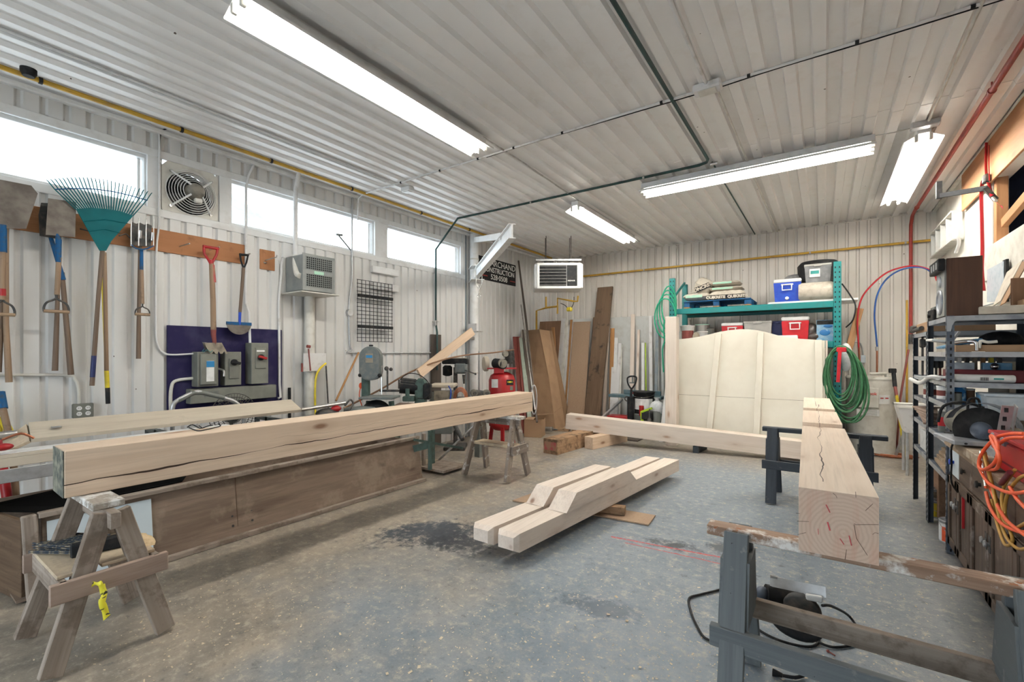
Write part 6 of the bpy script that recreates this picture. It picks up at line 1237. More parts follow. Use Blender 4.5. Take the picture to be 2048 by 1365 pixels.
# small blue pallet with concrete bags
px0, px1 = PY(1368, 610, 8.62).x, PY(1502, 606, 8.62).x
t = thing('blue_pallet', 'blue wooden pallet on the top rack shelf under the concrete bags', 'pallet', ((px0 + px1) / 2, 9.0, Z2))
for y in (8.66, 9.02, 9.40):
    for x in (px0 + .05, (px0 + px1) / 2, px1 - .05): m = MB(); m.box((x, y, Z2 + .068), (.10, .09, .085), 0, .003); m.build('block', 'blue_tool', t)
for y in (8.64, 8.84, 9.04, 9.24, 9.42): m = MB(); m.bb(px0, px1, y - .05, y + .05, Z2 + .112, Z2 + .13, .002, long=0); m.build('deck_board', 'blue_tool', t)
for x in (px0 + .05, (px0 + px1) / 2, px1 - .05): m = MB(); m.bb(x - .05, x + .05, 8.6, 9.45, Z2 + .004, Z2 + .024, .002, long=1); m.build('bottom_board', 'handle_orange', t)
def bag(label, u0, u1, v0, v1, y, yaw=0.0, tilt=0.0, name_='concrete_bag'):
    a, b_ = PY(u0, v1, y), PY(u1, v1, y); top = PY((u0 + u1) / 2, v0, y).z; c = (a + b_) / 2; L_ = (b_ - a).length; h = top - a.z
    t = thing(name_, label, 'bag', (c.x, y, a.z), 'bags of concrete mix on the blue pallet'); m = MB(); nx, ny = 15, 9; vs_ = []; R = Matrix.Rotation(yaw, 3, 'Z') @ Matrix.Rotation(tilt, 3, 'Y')
    for sgn in (1, -1):
        for i in range(nx):
            for j in range(ny):
                s_, q = i / (nx - 1) * 2 - 1, j / (ny - 1) * 2 - 1; e = max(0, (1 - s_ ** 6)) ** .5 * max(0, (1 - q ** 4)) ** .5
                bz_ = sgn * h / 2 * e * (1 + .05 * math.sin(i * 2.1 + j)); vs_.append(V((c.x, y + .18, a.z + h / 2)) + R @ V((s_ * L_ / 2, q * .20 * (1 + .03 * math.sin(i * 1.7)), bz_)))
    fs = []; K = nx * ny
    for o_ in (0, K):
        for i in range(nx - 1):
            for j in range(ny - 1):
                f_ = (o_ + i * ny + j, o_ + (i + 1) * ny + j, o_ + (i + 1) * ny + j + 1, o_ + i * ny + j + 1); fs.append(f_ if o_ == 0 else f_[::-1])
    m.add(vs_, fs, None, True); m.build('sack', 'concrete_bag', t)
    ux_ = R @ X1; return t, c, L_, h, ux_, y
tz = Z2 + .13
B1 = bag('concrete bag at front left of the pile, flat and dusty', 1366, 1420, 586, 602, 8.62)
B2 = bag('concrete bag at front right of the pile with large dark lettering', 1418, 1490, 580, 600, 8.62)
B3 = bag('pale concrete bag in the middle layer with a mint stripe', 1418, 1484, 572, 584, 8.75)
B4 = bag('topmost concrete bag with a mint band', 1420, 1480, 561, 573, 8.72)
B5 = bag('concrete bag leaning up at the left end of the pile with dark print', 1388, 1424, 556, 590, 8.80, 0, .5)
def printed(Bx, txt, s_, dz, dx=0, band=False, ang_=0.0):
    t, c, L_, h, ux_, y = Bx; z = world_loc(t).z + h / 2 + dz; yy = y - .028
    uxx = V((math.cos(ang_), 0, math.sin(ang_))); 
    if band: m = MB(); m.obox(V((c.x - L_ * .08, yy + .004, z + .0)), X1, Y1, Z1, L_ * .62, .006, h * .38); m.build('mint_band', 'mint', t)
    if txt:
        m = MB(); m.obox(V((c.x + dx, yy + .002, z)), uxx, Y1, uxx.cross(Y1) * -1, L_ * .86, .006, s_ * 1.0); m.build('print_band', 'black', t); lettering('lettering', txt, s_ * .9, (c.x + dx, yy - .003, z), uxx, (-math.sin(ang_), 0, math.cos(ang_)), 'concrete_bag', t, .0005, 1.05, .004)
printed(B2, 'QUIKRETE  QUIKRETE', .07, -.045); printed(B3, '', .05, 0, 0, True); printed(B4, '', .05, 0, 0, True); printed(B5, 'CONCRETE', .09, -.03, 0, False, .35); printed(B1, '', .05, 0, 0, True)
# coolers and bins
def cooler(label, u0, u1, vt, vb, y, z0, dep, mat, lidm='white_metal', dr=True, name_='cooler', hnd='white_metal'):
    a, b_ = PY(u0, vb, y), PY(u1, vb, y); zt_ = PY((u0 + u1) / 2, vt, y).z; w = b_.x - a.x; h = zt_ - z0; c = V(((a.x + b_.x) / 2, y + dep / 2, z0))
    t = thing(name_, label, 'cooler', c); m = MB(); hb = h * .84; P_ = []
    for z, k in ((0, .90), (hb, 1.0)):
        for sx, sy in ((-1, -1), (1, -1), (1, 1), (-1, 1)): P_.append(c + V((sx * w / 2 * k, sy * dep / 2 * k, z)))
    m.add(P_, [(0, 3, 2, 1), (4, 5, 6, 7)] + [(i, (i + 1) % 4, 4 + (i + 1) % 4, 4 + i) for i in range(4)]); m.build('body', mat, t)
    m = MB(); m.box(c + V((0, 0, hb + (h - hb) / 2)), (w * 1.03, dep * 1.03, h - hb), 0, (h - hb) * .35); m.build('lid', lidm, t)
    yy = c.y - dep / 2 * .97; zz = z0 + h * .62; m = MB(); hw2 = w * .17
    m.tube([(c.x - hw2 * 1.2, yy - .0, zz + h * .13), (c.x - hw2, yy - .04, zz + h * .12), (c.x - hw2, yy - .045, zz - h * .12), (c.x + hw2, yy - .045, zz - h * .12), (c.x + hw2, yy - .04, zz + h * .12), (c.x + hw2 * 1.2, yy, zz + h * .13)], .011, 8); m.bb(c.x - hw2 * 1.3, c.x + hw2 * 1.3, yy - .02, yy, zz + h * .10, zz + h * .16, .004); m.build('handle', hnd, t)
    if dr: m = MB(); m.lathe((c.x, yy, z0 + h * .14), [(.028, 0), (.028, .03), (.018, .045)], 14, axis=(0, -1, 0)); m.build('drain_plug', hnd, t)
    return t
cooler('blue cooler with white lid on the top rack shelf', 1547, 1602, 558, 605, 8.66, Z2 + .036, .36, 'bright_blue')
cooler('large red cooler with white lid on the middle rack shelf', 1563, 1618, 634, 677, 8.68, Z3, .45, 'cooler_red')
cooler('small red cooler with white lid left of the grey tote', 1443, 1486, 646, 690, 8.75, Z3, .30, 'cooler_red')
def tote(label, u0, u1, vt, vb, y, z0, dep, mat, lid, name_='storage_tote', over=.0):
    a, b_ = PY(u0, vb, y), PY(u1, vb, y); zt_ = PY((u0 + u1) / 2, vt, y).z; w = b_.x - a.x; h = zt_ - z0; c = V(((a.x + b_.x) / 2, y + dep / 2, z0)); t = thing(name_, label, 'tote', c); m = MB(); P_ = []
    for z, k in ((0, .86), (h * .9, .97)):
        for sx, sy in ((-1, -1), (1, -1), (1, 1), (-1, 1)): P_.append(c + V((sx * w / 2 * k, sy * dep / 2 * k, z)))
    m.add(P_, [(0, 3, 2, 1), (4, 5, 6, 7)] + [(i, (i + 1) % 4, 4 + (i + 1) % 4, 4 + i) for i in range(4)]); m.build('body', mat, t)
    m = MB(); m.box(c + V((0, 0, h * .94)), (w, dep, h * .10), 0, .012); m.build('lid', lid, t); m = MB(); m.box(c + V((0, -dep / 2 - .005, h * .9)), (w * .3, .02, .03), 0, .005); m.build('latch', lid, t); return t, c, w, h
_t, c, w, h = tote('clear grey storage tote with lid on top of the green bin', 1608, 1664, 527, 570, 8.66, PY(1635, 568, 8.66).z, .5, 'clear_bin', 'grey_plastic')
m = MB(); m.box(c + V((-.04, -.5 / 2 * .94 - .004, h * .55)), (.14, .006, .13)); m.build('label_plate', 'label_white', _t)
m = MB(); m.box(c + V((-.04, -.5 / 2 * .94 - .008, h * .58)), (.11, .004, .05)); m.build('label_picture', 'label_teal', _t)
tote('green storage bin on the top rack shelf under the clear tote', 1608, 1668, 568, 602, 8.80, Z2 + .036, .5, 'green_bin', 'green_bin')
m = MB(); c0_ = PY(1636, 589, 8.72); m.lathe(c0_ - X1 * .26, [(.13, 0), (.145, .05), (.145, .42), (.13, .46)], 20, axis=(1, 0, 0)); c9 = one('tan_drum', 'round tan tub lying on its side in front of the green bin', 'tub', m, 'concrete_bag'); c9.location.z = Z2 + .037
m = MB(); q = PY(1637, 526, 9.1); m.lathe(q + V((0, 0, -.35)), [(.28, 0), (.30, .30), (.25, .36), (.1, .37)], 24); m.build; one('black_lid_bin', 'black rounded bin top rising behind the clear tote', 'bin', m, 'black_plastic')
m = MB(); q = PY(1583, 560, 9.0); m.box((q.x, 9.1, Z2 + .22), (.40, .25, .37), .2, .02); m.ball((q.x + .05, 9.1, Z2 + .46), .15, (1.1, .7, .5)); one('plastic_bag', 'clear plastic bag of things behind the blue cooler', 'bag', m, 'clear_bin')
tote('grey storage tote with lid on the middle rack shelf', 1487, 1544, 642, 680, 8.72, Z3, .45, 'grey_plastic', 'grey_plastic')
tote('navy blue tote between the grey tote and red cooler', 1543, 1566, 642, 680, 8.85, Z3, .4, 'navy', 'navy')
m = MB(); a = PY(1557, 662, 8.62); b_ = PY(1596, 665, 8.62); m.bb(a.x, b_.x, 8.6, 8.66, Z3 + .0, a.z + .0, .004) if False else m.bb(a.x, b_.x, 8.50, 8.66, Z3 + .002, Z3 + .10, .01); t = one('power_strip_box', 'small white box in front of the big red cooler', 'box', m, 'white_trim')
m = MB(); q = PY(1622, 662, 8.75); m.ball((q.x, 8.82, Z3 + .15), .15, (.8, .7, 1.0)); m.ball((q.x + .04, 8.78, Z3 + .08), .12, (1, .8, .7)); one('garbage_bag', 'crumpled dark plastic bag right of the big red cooler', 'bag', m, 'garbage_bag')
a, b_ = PY(1633, 641, 8.70), PY(1668, 643, 8.70); t = thing('tool_carton', 'blue printed carton at the right end of the middle rack shelf', 'carton', ((a.x + b_.x) / 2, 8.8, Z3)); m = MB(); m.bb(a.x, b_.x, 8.70, 8.95, Z3 + .002, a.z, .003); m.build('box', 'light_blue', t)
m = MB(); m.bb(a.x + .005, b_.x - .005, 8.695, 8.70, a.z - .07, a.z - .005); m.build('dark_band', 'black', t); m = MB(); m.ball((a.x + .11, 8.695, Z3 + .14), .07, (1, .1, .7)); m.ball((a.x + .15, 8.695, Z3 + .24), .05, (1.2, .1, .5)); m.build('picture', 'blue_box', t)
for i, (u, vt, r, mt, rm, lb) in enumerate(((1362, 664, .07, 'label_white', 'grey_plastic', 'small white paint can at the far left end of the middle rack shelf'), (1375, 652, .12, 'label_white', 'galvanised', 'paint can with dark red label on the middle rack shelf'), (1405, 650, .12, 'grey_plastic', 'mint', 'pail with pale green lid on the middle rack shelf'), (1406, 664, .10, 'label_white', 'white_metal', 'white-lidded pail in front of the green-lidded pail'), (1421, 657, .06, 'grey_box_dark', 'black', 'dark jar between the pails and the small red cooler'))):
    y = 8.72 + (.2 if i == 2 else 0); q = PY(u, vt, y); pail('paint_pail', lb, V((q.x, y, Z3 + .001)), r, max(.08, q.z - Z3), mt, rm, 'rust_red' if i == 1 else None, False)
m = MB(); q = PY(1388, 645, 9.0); m.beam((q.x, 9.0, Z3), (q.x - .1, 9.1, Z3 + .45), .03, .02); one('putty_stick', 'pale stick standing among the pails on the middle rack shelf', 'stick', m, 'off_white')
m = MB(); q = PY(1434, 667, 8.7); m.bb(q.x - .1, q.x + .1, 8.66, 8.8, Z3, Z3 + .08, .01); one('red_box', 'small red box beside the small red cooler', 'box', m, 'cooler_red')
m = MB(); q = PY(1392, 665, 8.62); m.ball((q.x, 8.66, Z3 + .1), .09, (.8, .7, 1.1)); one('cloth_bundle', 'small crumpled grey cloth among the paint cans', 'cloth', m, 'rag')
# lower shelves contents, visible past the hose
for i, (u, v, mt, lb) in enumerate(((1657, 730, 'grey_plastic', 'grey bundle on the lower rack shelf behind the hose'), (1660, 760, 'label_white', 'white carton low on the rack behind the hose'))):
    q = PY(u, v, 9.0); m = MB(); m.bb(q.x - .2, q.x + .2, 8.8, 9.1, shelfz[2] + .001, shelfz[2] + (.5 if i == 0 else .22) - .0, .02); 
    if i == 0: one('lower_bundle', lb, 'bundle', m, mt)
# ------------------------------------------------------------------ cream panels leaning on the rack
t = thing('shed_panel', 'large arched cream panel with battens leaning on the pallet rack', 'panel', (-1.0, 8.3, 0))
yt_, yb_2 = 8.50, 8.22
def cp(u, v):                     # point on the leaning plane
    n_ = V((0, 1.98, -(yt_ - yb_2))).normalized(); p0 = V((0, yb_2, 0)); d = ray(u, v); return CAMP + d * ((p0 - CAMP).dot(n_) / d.dot(n_))
def cpl(pts, dn=0.0):
    return [cp(u, v) + V((0, -dn, .0)) for u, v in pts]
arcp = [(1357, 679), (1378, 677), (1400, 673.5), (1420, 669), (1440, 664), (1460, 660.5), (1480, 658.8), (1497, 659), (1515, 661), (1535, 665.5), (1555, 671), (1575, 675), (1600, 678), (1625, 679.5), (1650, 681.5)]
top = cpl(arcp); m = MB(); n = len(top); bl = V((top[0].x, yb_2, 0)); br = V((top[-1].x, yb_2, 0))
bot = [V((p.x, yb_2, .0)) for p in top]; vv = bot + top + [p + V((0, .03, 0)) for p in bot + top]
fs = [(i, i + 1, n + i + 1, n + i) for i in range(n - 1)] + [(2 * n + i, 3 * n + i, 3 * n + i + 1, 2 * n + i + 1) for i in range(n - 1)] + [(n + i, n + i + 1, 3 * n + i + 1, 3 * n + i) for i in range(n - 1)] + [(0, n, 3 * n, 2 * n), (n - 1, 3 * n - 1, 4 * n - 1, 2 * n - 1)]
m.add(vv, fs, [(p.z, p.x, p.y) for p in vv]); m.build('sheet', 'cream_panel', t)
for (ut, vt, ub) in ((1438, 668, 1420), (1522, 666, 1514), (1637, 681, 1639)):
    a = cp(ut, vt); b_ = cp(ub, 858); b_ = a + (b_ - a) * ((a.z - .02) / (a.z - b_.z)); m = MB(); m.beam(b_ + V((0, -.034, .0)), a + V((0, -.034, 0)), .09, .06, up=(0, -1, 0), bev=.003); m.build('batten', 'cream_panel', t)
a, b_ = cp(1358, 789), cp(1648, 806); m = MB(); m.beam(V((a.x, a.y - .001, .86)), V((b_.x, a.y - .001, .86)), .003, .005); m.build('seam', 'rag', t)
m = MB(); m.cyl(V((top[-1].x + .02, yb_2 + .02, 0)), top[-1] + V((.02, .02, 0)), .014, n=8); m.build('edge_strip', 'pine_pale', t)
# green hose coils on the rack uprights
t = thing('garden_hose', 'big coil of green hose hung on the right upright of the pallet rack', 'hose', (rxr + .1, 8.5, 1.0))
r_ = random.Random(3)
cen = PY(1682, 770, 8.42)
for k in range(13):
    a_ = PY(1682, 697 + r_.uniform(-5, 3), 8.44); hw1 = .14 + .011 * k; dr = .40 + .019 * k + r_.uniform(-.03, .03); off = r_.uniform(-.04, .05) + .007 * k; P_ = []
    for i in range(28):
        th = 2 * math.pi * i / 28; s_ = math.sin(th); cth = math.cos(th)
        P_.append(a_ + V((off * (1 - cth) * .5 + hw1 * s_ * (1.0 + .0 * cth), -.02 * (k % 4) + .015 * math.sin(3 * th + k), -dr * (1 - cth) * .9)))
    m = MB(); m.tube(P_, .0135, 7, closed=True); m.build('loop', 'green_hose', t)
m = MB(); a_ = PY(1683, 700, 8.36); m.box(a_, (.12, .04, .07), 0, .01); m.beam(a_ + V((-.02, -.03, 0)), PY(1676, 765, 8.36), .045, .006); m.build('strap', 'red_strap', t)
t = thing('garden_hose', 'bright green hose hung on the left upright of the pallet rack', 'hose', (rxl, 8.5, 1.5))
for k in range(4):
    P_ = []
    for i in range(24): th = 2 * math.pi * i / 24; P_.append(PY(1338 - 2 * k, 612 + 3 * k, 8.50) + V(((.13 + .02 * k) * math.sin(th), -.02 * k, .36 * math.cos(th) + (-.05 * k))))
    m = MB(); m.tube(P_, .012, 6, closed=True); m.build('loop', 'green_hose_bright', t)
m = MB(); m.tube(smooth_path([PY(1329, 640, 8.4), PY(1327, 662, 8.4), PY(1330, 680, 8.4), PY(1325, 700, 8.4), PY(1327, 745, 8.4)], 4), .012, 6); m.build('tail', 'green_hose_bright', t)
# things at the right end of the rack
m = MB(); m.beam(PT(1720, 618, 7.6), PT(1697, 702, 7.5), .10, .05, up=(0, 1, 0), bev=.004); t = one('wooden_clamp', 'long notched brown wooden bar leaning at the right end of the rack', 'clamp', m, 'handle_orange')
m = MB(); m.tube(smooth_path([PY(1684, 568, 8.7), PY(1700, 590, 8.6), PY(1711, 612, 8.5), PY(1706, 640, 8.5), PY(1692, 655, 8.6)], 4), .010); one('black_cable', 'black cable draped at the right end of the rack', 'cable', m, 'black')
m = MB(); q = PY(1688, 715, 8.65); m.ball(q + V((.02, 0, 0)), .13, (.7, .6, 1.7)); one('plastic_bag', 'white bag hanging behind the big green hose coil', 'bag', m, 'bag_white')
# ------------------------------------------------------------------ water heater
wx, wy = .62, 9.28; wz = 1.20; R_ = .315
t = thing('water_heater', 'cream cylindrical electric water heater beside the pallet rack', 'water heater', (wx, wy, 0))
m = MB(); m.lathe((wx, wy, .02), [(R_, 0), (R_, wz - .03)], 48); m.build('tank', 'off_white', t); m = MB(); m.lathe((wx, wy, wz - .02), [(R_ + .008, 0), (R_ + .008, .03), (R_ * .95, .045), (0, .05)], 48); m.build('top_cap', 'off_white', t)
m = MB(); m.lathe((wx, wy, 0), [(R_ * .96, 0), (R_ * .96, .03)], 40); m.build('base', 'grey_box_dark', t)
fd = V((CAMP.x - wx, CAMP.y - wy, 0)).normalized(); fs_ = V((-fd.y, fd.x, 0))
m = MB(); m.obox(V((wx, wy, wz - .30)) + fd * (R_ + .01) - fs_ * .03, fs_, fd, Z1, .27, .035, .31, .01); m.build('access_panel', 'off_white', t)
lettering('lettering', 'Chinook', .062, V((wx, wy, wz - .235)) + fd * (R_ + .031) - fs_ * .03, fs_, (0, 0, 1), 'sign_red', t, .0005, 1.0, .001)
m = MB(); m.obox(V((wx, wy, wz - .53)) + fd * (R_ + .002) - fs_ * .03, fs_, fd, Z1, .28, .006, .10); m.build('label_plate', 'label_white', t)
m = MB(); 
for k in range(5): m.obox(V((wx, wy, wz - .49 - k * .018)) + fd * (R_ + .006) - fs_ * .03, fs_, fd, Z1, .22, .001, .004)
m.build('label_print', 'grey_box_dark', t)
m = MB(); q = V((wx, wy, wz - .32)) + (fd * .85 + fs_ * .53).normalized() * (R_ + .003); m.obox(q, (fs_ * .85 - fd * .53).normalized(), (fd * .85 + fs_ * .53).normalized(), Z1, .15, .004, .14); m.build('warning_label', 'label_white', t)
for k in (-1, 1): m = MB(); m.obox(q + (fs_ * .85 - fd * .53).normalized() * .035 * k + (fd * .85 + fs_ * .53).normalized() * .004 + Z1 * .02, (fs_ * .85 - fd * .53).normalized(), (fd * .85 + fs_ * .53).normalized(), Z1, .045, .002, .018); m.build('warning_print', 'sign_red', t)
def wv(u, v, y=9.35): return PY(u, v, y)
t = thing('water_pipe', 'red water line arching from the heater over to the shelving', 'pipe', wv(1719, 750)); m = MB(); m.tube(smooth_path([wv(1720, 748), wv(1717, 690), wv(1715, 640), wv(1722, 600), wv(1742, 572), wv(1775, 545), wv(1815, 533), wv(1845, 535), wv(1866, 545), wv(1874, 562)], 5), .012, 8); m.build('red_line', 'red_strap', t); m = MB(); m.tube([wv(1720, 750), wv(1718, 695)], .014, 8); m.build('copper_pipe', 'copper', t)
t = thing('water_pipe', 'blue water line arching beside the red one above the heater', 'pipe', wv(1754, 750)); m = MB(); m.tube(smooth_path([wv(1755, 700), wv(1752, 670), wv(1749, 630), wv(1754, 592), wv(1770, 562), wv(1795, 543), wv(1825, 535), wv(1850, 537), wv(1866, 548)], 5), .012, 8); m.build('blue_line', 'blue_line', t)
m = MB(); m.tube([wv(1754, 748), wv(1754, 697)], .013, 8); m.build('copper_pipe', 'copper', t); m = MB(); m.tube([wv(1754, 702), wv(1754, 694)], .022, 8); m.build('valve', 'steel', t)
t = thing('disconnect_box', 'small pale blue-grey electrical box with conduit above the water heater', 'electrical box', wv(1726, 720, 9.7)); m = MB(); m.bb(wv(1721, 720, 9.74).x, wv(1731, 720, 9.74).x, 9.70, 9.77, wv(1726, 726, 9.72).z, wv(1726, 711, 9.72).z, .006); m.build('enclosure', 'clear_plastic', t)
m = MB(); m.tube(smooth_path([wv(1700, 686, 9.74), wv(1717, 685, 9.74), wv(1724, 693, 9.74), wv(1726, 711, 9.74)], 4), .011); m.tube(smooth_path([wv(1726, 726, 9.74), wv(1725, 742, 9.6), wv(1729, 750, 9.4)], 4), .009); m.build('conduit', 'galvanised', t)
pipe('wall_conduit', 'thin grey conduit rounding the corner from the ceiling down the back wall behind the rack', 'conduit', smooth_path([PY(1168, 508, 9.74), PY(1260, 497, 9.74), PY(1330, 488, 9.74), PY(1345, 488, 9.74), PY(1354, 496, 9.74), PY(1356, 520, 9.74), PY(1356, 640, 9.74)], 5), .011, 'off_white')
# poles, sink and cords right of the heater
m = MB(); m.tube([PT(1773, 745, 7.05), PZ(1786, 905, .01)], .028, 10); m.tube([PT(1738, 748, 7.0), PT(1773, 747, 7.05)], .02, 8); one('white_pipe', 'white plastic pipe standing in front of the water heater with a crosspiece on top', 'pipe', m, 'off_white')
t = thing('floor_squeegee', 'yellow-handled squeegee standing head up beside the water heater', 'squeegee', PZ(1808, 918, 0)); m = MB(); m.tube([PZ(1811, 918, .01), PT(1793, 790, 6.8)], .020, 8); m.build('yellow_sleeve', 'yellow', t); m = MB(); m.tube([PT(1793, 792, 6.8), PT(1790, 772, 6.85)], .022, 8); m.build('red_band', 'rust_red', t)
m = MB(); m.tube([PT(1790, 774, 6.85), PT(1787, 745, 6.9)], .028, 8); m.obox(PT(1785, 742, 6.9), RT, FW, Z1, .10, .05, .07, .01); m.build('head', 'black_plastic', t)
m = MB(); m.tube([PZ(1790, 915, .01), PT(1811, 860, 6.6)], .020, 8); one('steel_tube', 'short bright tube leaning low near the laundry sink', 'tube', m, 'galvanised')
m = MB(); m.tube([PZ(1793, 905, .0), PT(1800, 800, 6.8), PT(1817, 700, 7.0)], .014, 6); one('brown_pole', 'thin dark brown pole leaning towards the shelving corner', 'pole', m, 'rust_red')
m = MB(); m.tube([PZ(1806, 900, .0), PT(1808, 775, 7.2)], .010, 6); one('white_rod', 'thin white rod upright behind the yellow squeegee', 'rod', m, 'white_trim')
t = thing('laundry_sink', 'pale grey plastic laundry sink partly behind the shelving', 'sink', (1.1, 7.6, 0)); a = PT(1802, 815, 5.9); m = MB(); y = a.y
P_ = [V((.80, y, .90)), V((1.35, y, .90)), V((1.35, y + .5, .90)), V((.80, y + .5, .90)), V((.88, y + .06, .56)), V((1.3, y + .06, .56)), V((1.3, y + .44, .56)), V((.88, y + .44, .56))]
m.add(P_, [(4, 5, 6, 7)] + [(i, (i + 1) % 4, 4 + (i + 1) % 4, 4 + i) for i in range(4)]); m.build('basin', 'white_trim', t); m = MB(); m.tube([P_[0], P_[1], P_[2], P_[3]], .018, 6, closed=True); m.build('rim', 'off_white', t)
for x, yy in ((.9, y + .08), (1.28, y + .08), (.9, y + .42), (1.28, y + .42)): m = MB(); m.cyl((x, yy, 0), (x, yy, .58), .018); m.build('leg', 'galvanised', t)
m = MB(); r_ = random.Random(9); P_ = []
for k in range(34): a_ = k * 1.15; q = PZ(1785, 913, .012); P_.append(q + V((.38 * math.cos(a_) * r_.uniform(.5, 1), .16 * math.sin(a_) * r_.uniform(.5, 1), .01 * (k % 4))))
m.tube(smooth_path(P_, 4), .007, 6); one('extension_cord', 'tangled orange-brown extension cord on the floor before the water heater', 'cord', m, 'copper')
# ------------------------------------------------------------------ steel shelving units on the right
def shelving(label, xl, xr_, y0, y1, levels, top, npost=12):
    t = thing('shelving_unit', label, 'shelving', ((xl + xr_) / 2, (y0 + y1) / 2, 0), 'grey steel shelving units')
    for x in (xl, xr_):
        for y in (y0, y1):
            sx = 1 if x == xl else -1; sy = 1 if y == y0 else -1; m = MB()
            m.bb(x, x + sx * .045, y, y + sy * .004, 0, top, .0, long=2); m.bb(x, x + sx * .004, y, y + sy * .045, 0, top, .0, long=2); m.k = 1
            for k in range(int(top / .05)):
                m.box((x + sx * .024, y - sy * .001, .03 + k * .05), (.012, .0015, .022)); m.box((x - sx * .001, y + sy * .024, .03 + k * .05), (.0015, .012, .022))
            m.build('post', ('gunmetal' if y == y0 else 'grey_horse_dark', 'black' if y == y0 else 'shelf_edge'), t)
    for z in levels:
        m = MB(); m.bb(xl + .005, xr_ - .005, y0 + .005, y1 - .005, z - .012, z, .0, long=0); sh = m.build('shelf', 'gunmetal', t)
        m = MB()
        for yy in (y0 + .006, y1 - .006): m.bb(xl + .004, xr_ - .004, yy - .002, yy + .002, z - .038, z + .002)
        for xx in (xl + .006, xr_ - .006): m.bb(xx - .002, xx + .002, y0 + .004, y1 - .004, z - .038, z + .002)
        m.build('shelf_lip', 'shelf_edge', sh)
    return t
SX0, SX1 = .81, 1.44; LV = [1.89, 1.605, 1.365, 1.185, .90, .60]
s1 = shelving('near grey steel shelving unit with cans and tubs, carrying the wooden speaker', SX0, SX1, 4.95, 5.78, LV, 1.895)
s2 = shelving('far grey steel shelving unit holding boards and small tins', SX0, SX1, 5.80, 6.62, [1.80, 1.56, 1.36, 1.14, .90, .60], 1.80)
m = MB(); P_ = [(0, 0), (.13, 0), (.13, -.022), (.075, -.028), (.045, -.045), (.03, -.075), (.024, -.12), (0, -.12)]; m.prism(P_, (SX0 - .0, 4.945, 1.89), X1, Z1, .003); g_ = m.build('gusset_plate', 'shelf_edge', s1)
def item(name, label, cat, mb, mat, group=None): return one(name, label, cat, mb, mat, group)
def ybox(x0, x1, y0, y1, z0, z1, bev=.003, long=None): m = MB(); m.bb(x0, x1, y0, y1, z0, z1, bev, long); return m
# speaker
q0, q1 = PY(1893, 625, 5.02), PY(1948, 622, 5.02); zt_ = PY(1893, 517, 5.02).z; sy1 = 5.34
t = thing('wooden_speaker', 'walnut box speaker with exposed cone on top of the near shelving unit', 'speaker', ((q0.x + q1.x) / 2, 5.15, 1.893))
m = MB(); m.bb(q0.x, q1.x + .05, 5.02, sy1, 1.895, zt_, .003, long=2); m.build('cabinet', 'walnut', t)
m = MB(); m.bb(q0.x - .012, q0.x, 5.03, sy1 - .005, 1.90, zt_ - .005); m.build('baffle', 'grey_face', t)
cy_ = (5.02 + sy1) / 2; m = MB(); m.lathe((q0.x - .012, cy_, 2.02), [(.105, 0), (.105, .012), (.085, .014), (.08, .004)], 24, axis=(-1, 0, 0)); m.build('woofer_ring', 'shelf_edge', t); m = MB(); m.lathe((q0.x - .008, cy_, 2.02), [(.082, .006), (.03, -.03), (.0, -.032)], 24, axis=(-1, 0, 0)); m.build('cone', 'speaker_cone', t)
m = MB(); m.lathe((q0.x - .012, cy_, 2.19), [(.045, 0), (.045, .01), (.02, .012)], 20, axis=(-1, 0, 0)); m.build('tweeter', 'shelf_edge', t)
m = MB(); m.bb(q0.x - .055, q0.x - .012, 5.0, sy1 + .02, zt_ - .10, zt_ + .0, .006); m.build('top_grille', 'black_plastic', t); 
for dy in (.06, .16, .25): m = MB(); m.bb(q0.x - .058, q0.x - .054, 5.0 + dy - .025, 5.0 + dy + .02, zt_ - .08, zt_ - .025); m.build('control', 'galvanised', t)
# items on top of the shelves
m = ybox(.82, 1.28, 5.84, 6.5, 1.802, 1.90, .004); item('cardboard_tray', 'flat cardboard box on top of the far shelving unit', 'box', m, 'cardboard')
t = thing('black_amplifier', 'small black electronics box on the flat cardboard box', 'amplifier', (.98, 5.95, 1.90)); m = MB(); m.bb(.86, 1.15, 5.85, 6.12, 1.903, 2.02, .008); m.build('case', 'black_plastic', t); m = MB(); m.bb(.88, 1.1, 5.9, 6.1, 2.02, 2.045, .004); m.build('top_plate', 'grey_box_dark', t); m = MB(); m.cyl((.86, 5.98, 1.96), (.84, 5.98, 1.96), .02); m.build('knob', 'black', t)
zc = 1.892
m = MB(); m.box((1.22, 5.42, zc + .03), (.34, .6, .055), .0, .003); item('cardboard_tray', 'open cardboard tray on the near shelving unit right of the speaker', 'box', m, 'cardboard')
a = PY(1948, 622, 4.9); m = MB(); m.box((1.17, 4.98, zc + .035), (.34, .10, .06), -.12, .003); item('cardboard_box', 'pale long cardboard box along the front edge of the near shelving top', 'box', m, 'concrete_bag')
m = MB(); m.box((1.32, 4.72 + .32, zc + .055), (.2, .22, .10), 0, .003); item('cardboard_box', 'cardboard box end at the right edge of the near shelving top', 'box', m, 'cardboard')
m = MB(); P4 = [PX(1977, 605, 1.43), PX(2011, 603, 1.43), PX(2011, 522, 1.43), PX(1977, 540, 1.43)]; m.plate(P4, .012); item('grey_sheet', 'grey-white sheet metal piece standing against the right wall', 'sheet', m, 'clear_plastic')
m = MB(); P4 = [PX(2011, 604, 1.44), PX(2018, 604, 1.44), PX(2018, 518, 1.44), PX(2011, 521, 1.44)]; m.plate(P4, .02); item('black_strip', 'black strip along the edge of the grey sheet metal piece', 'strip', m, 'black')
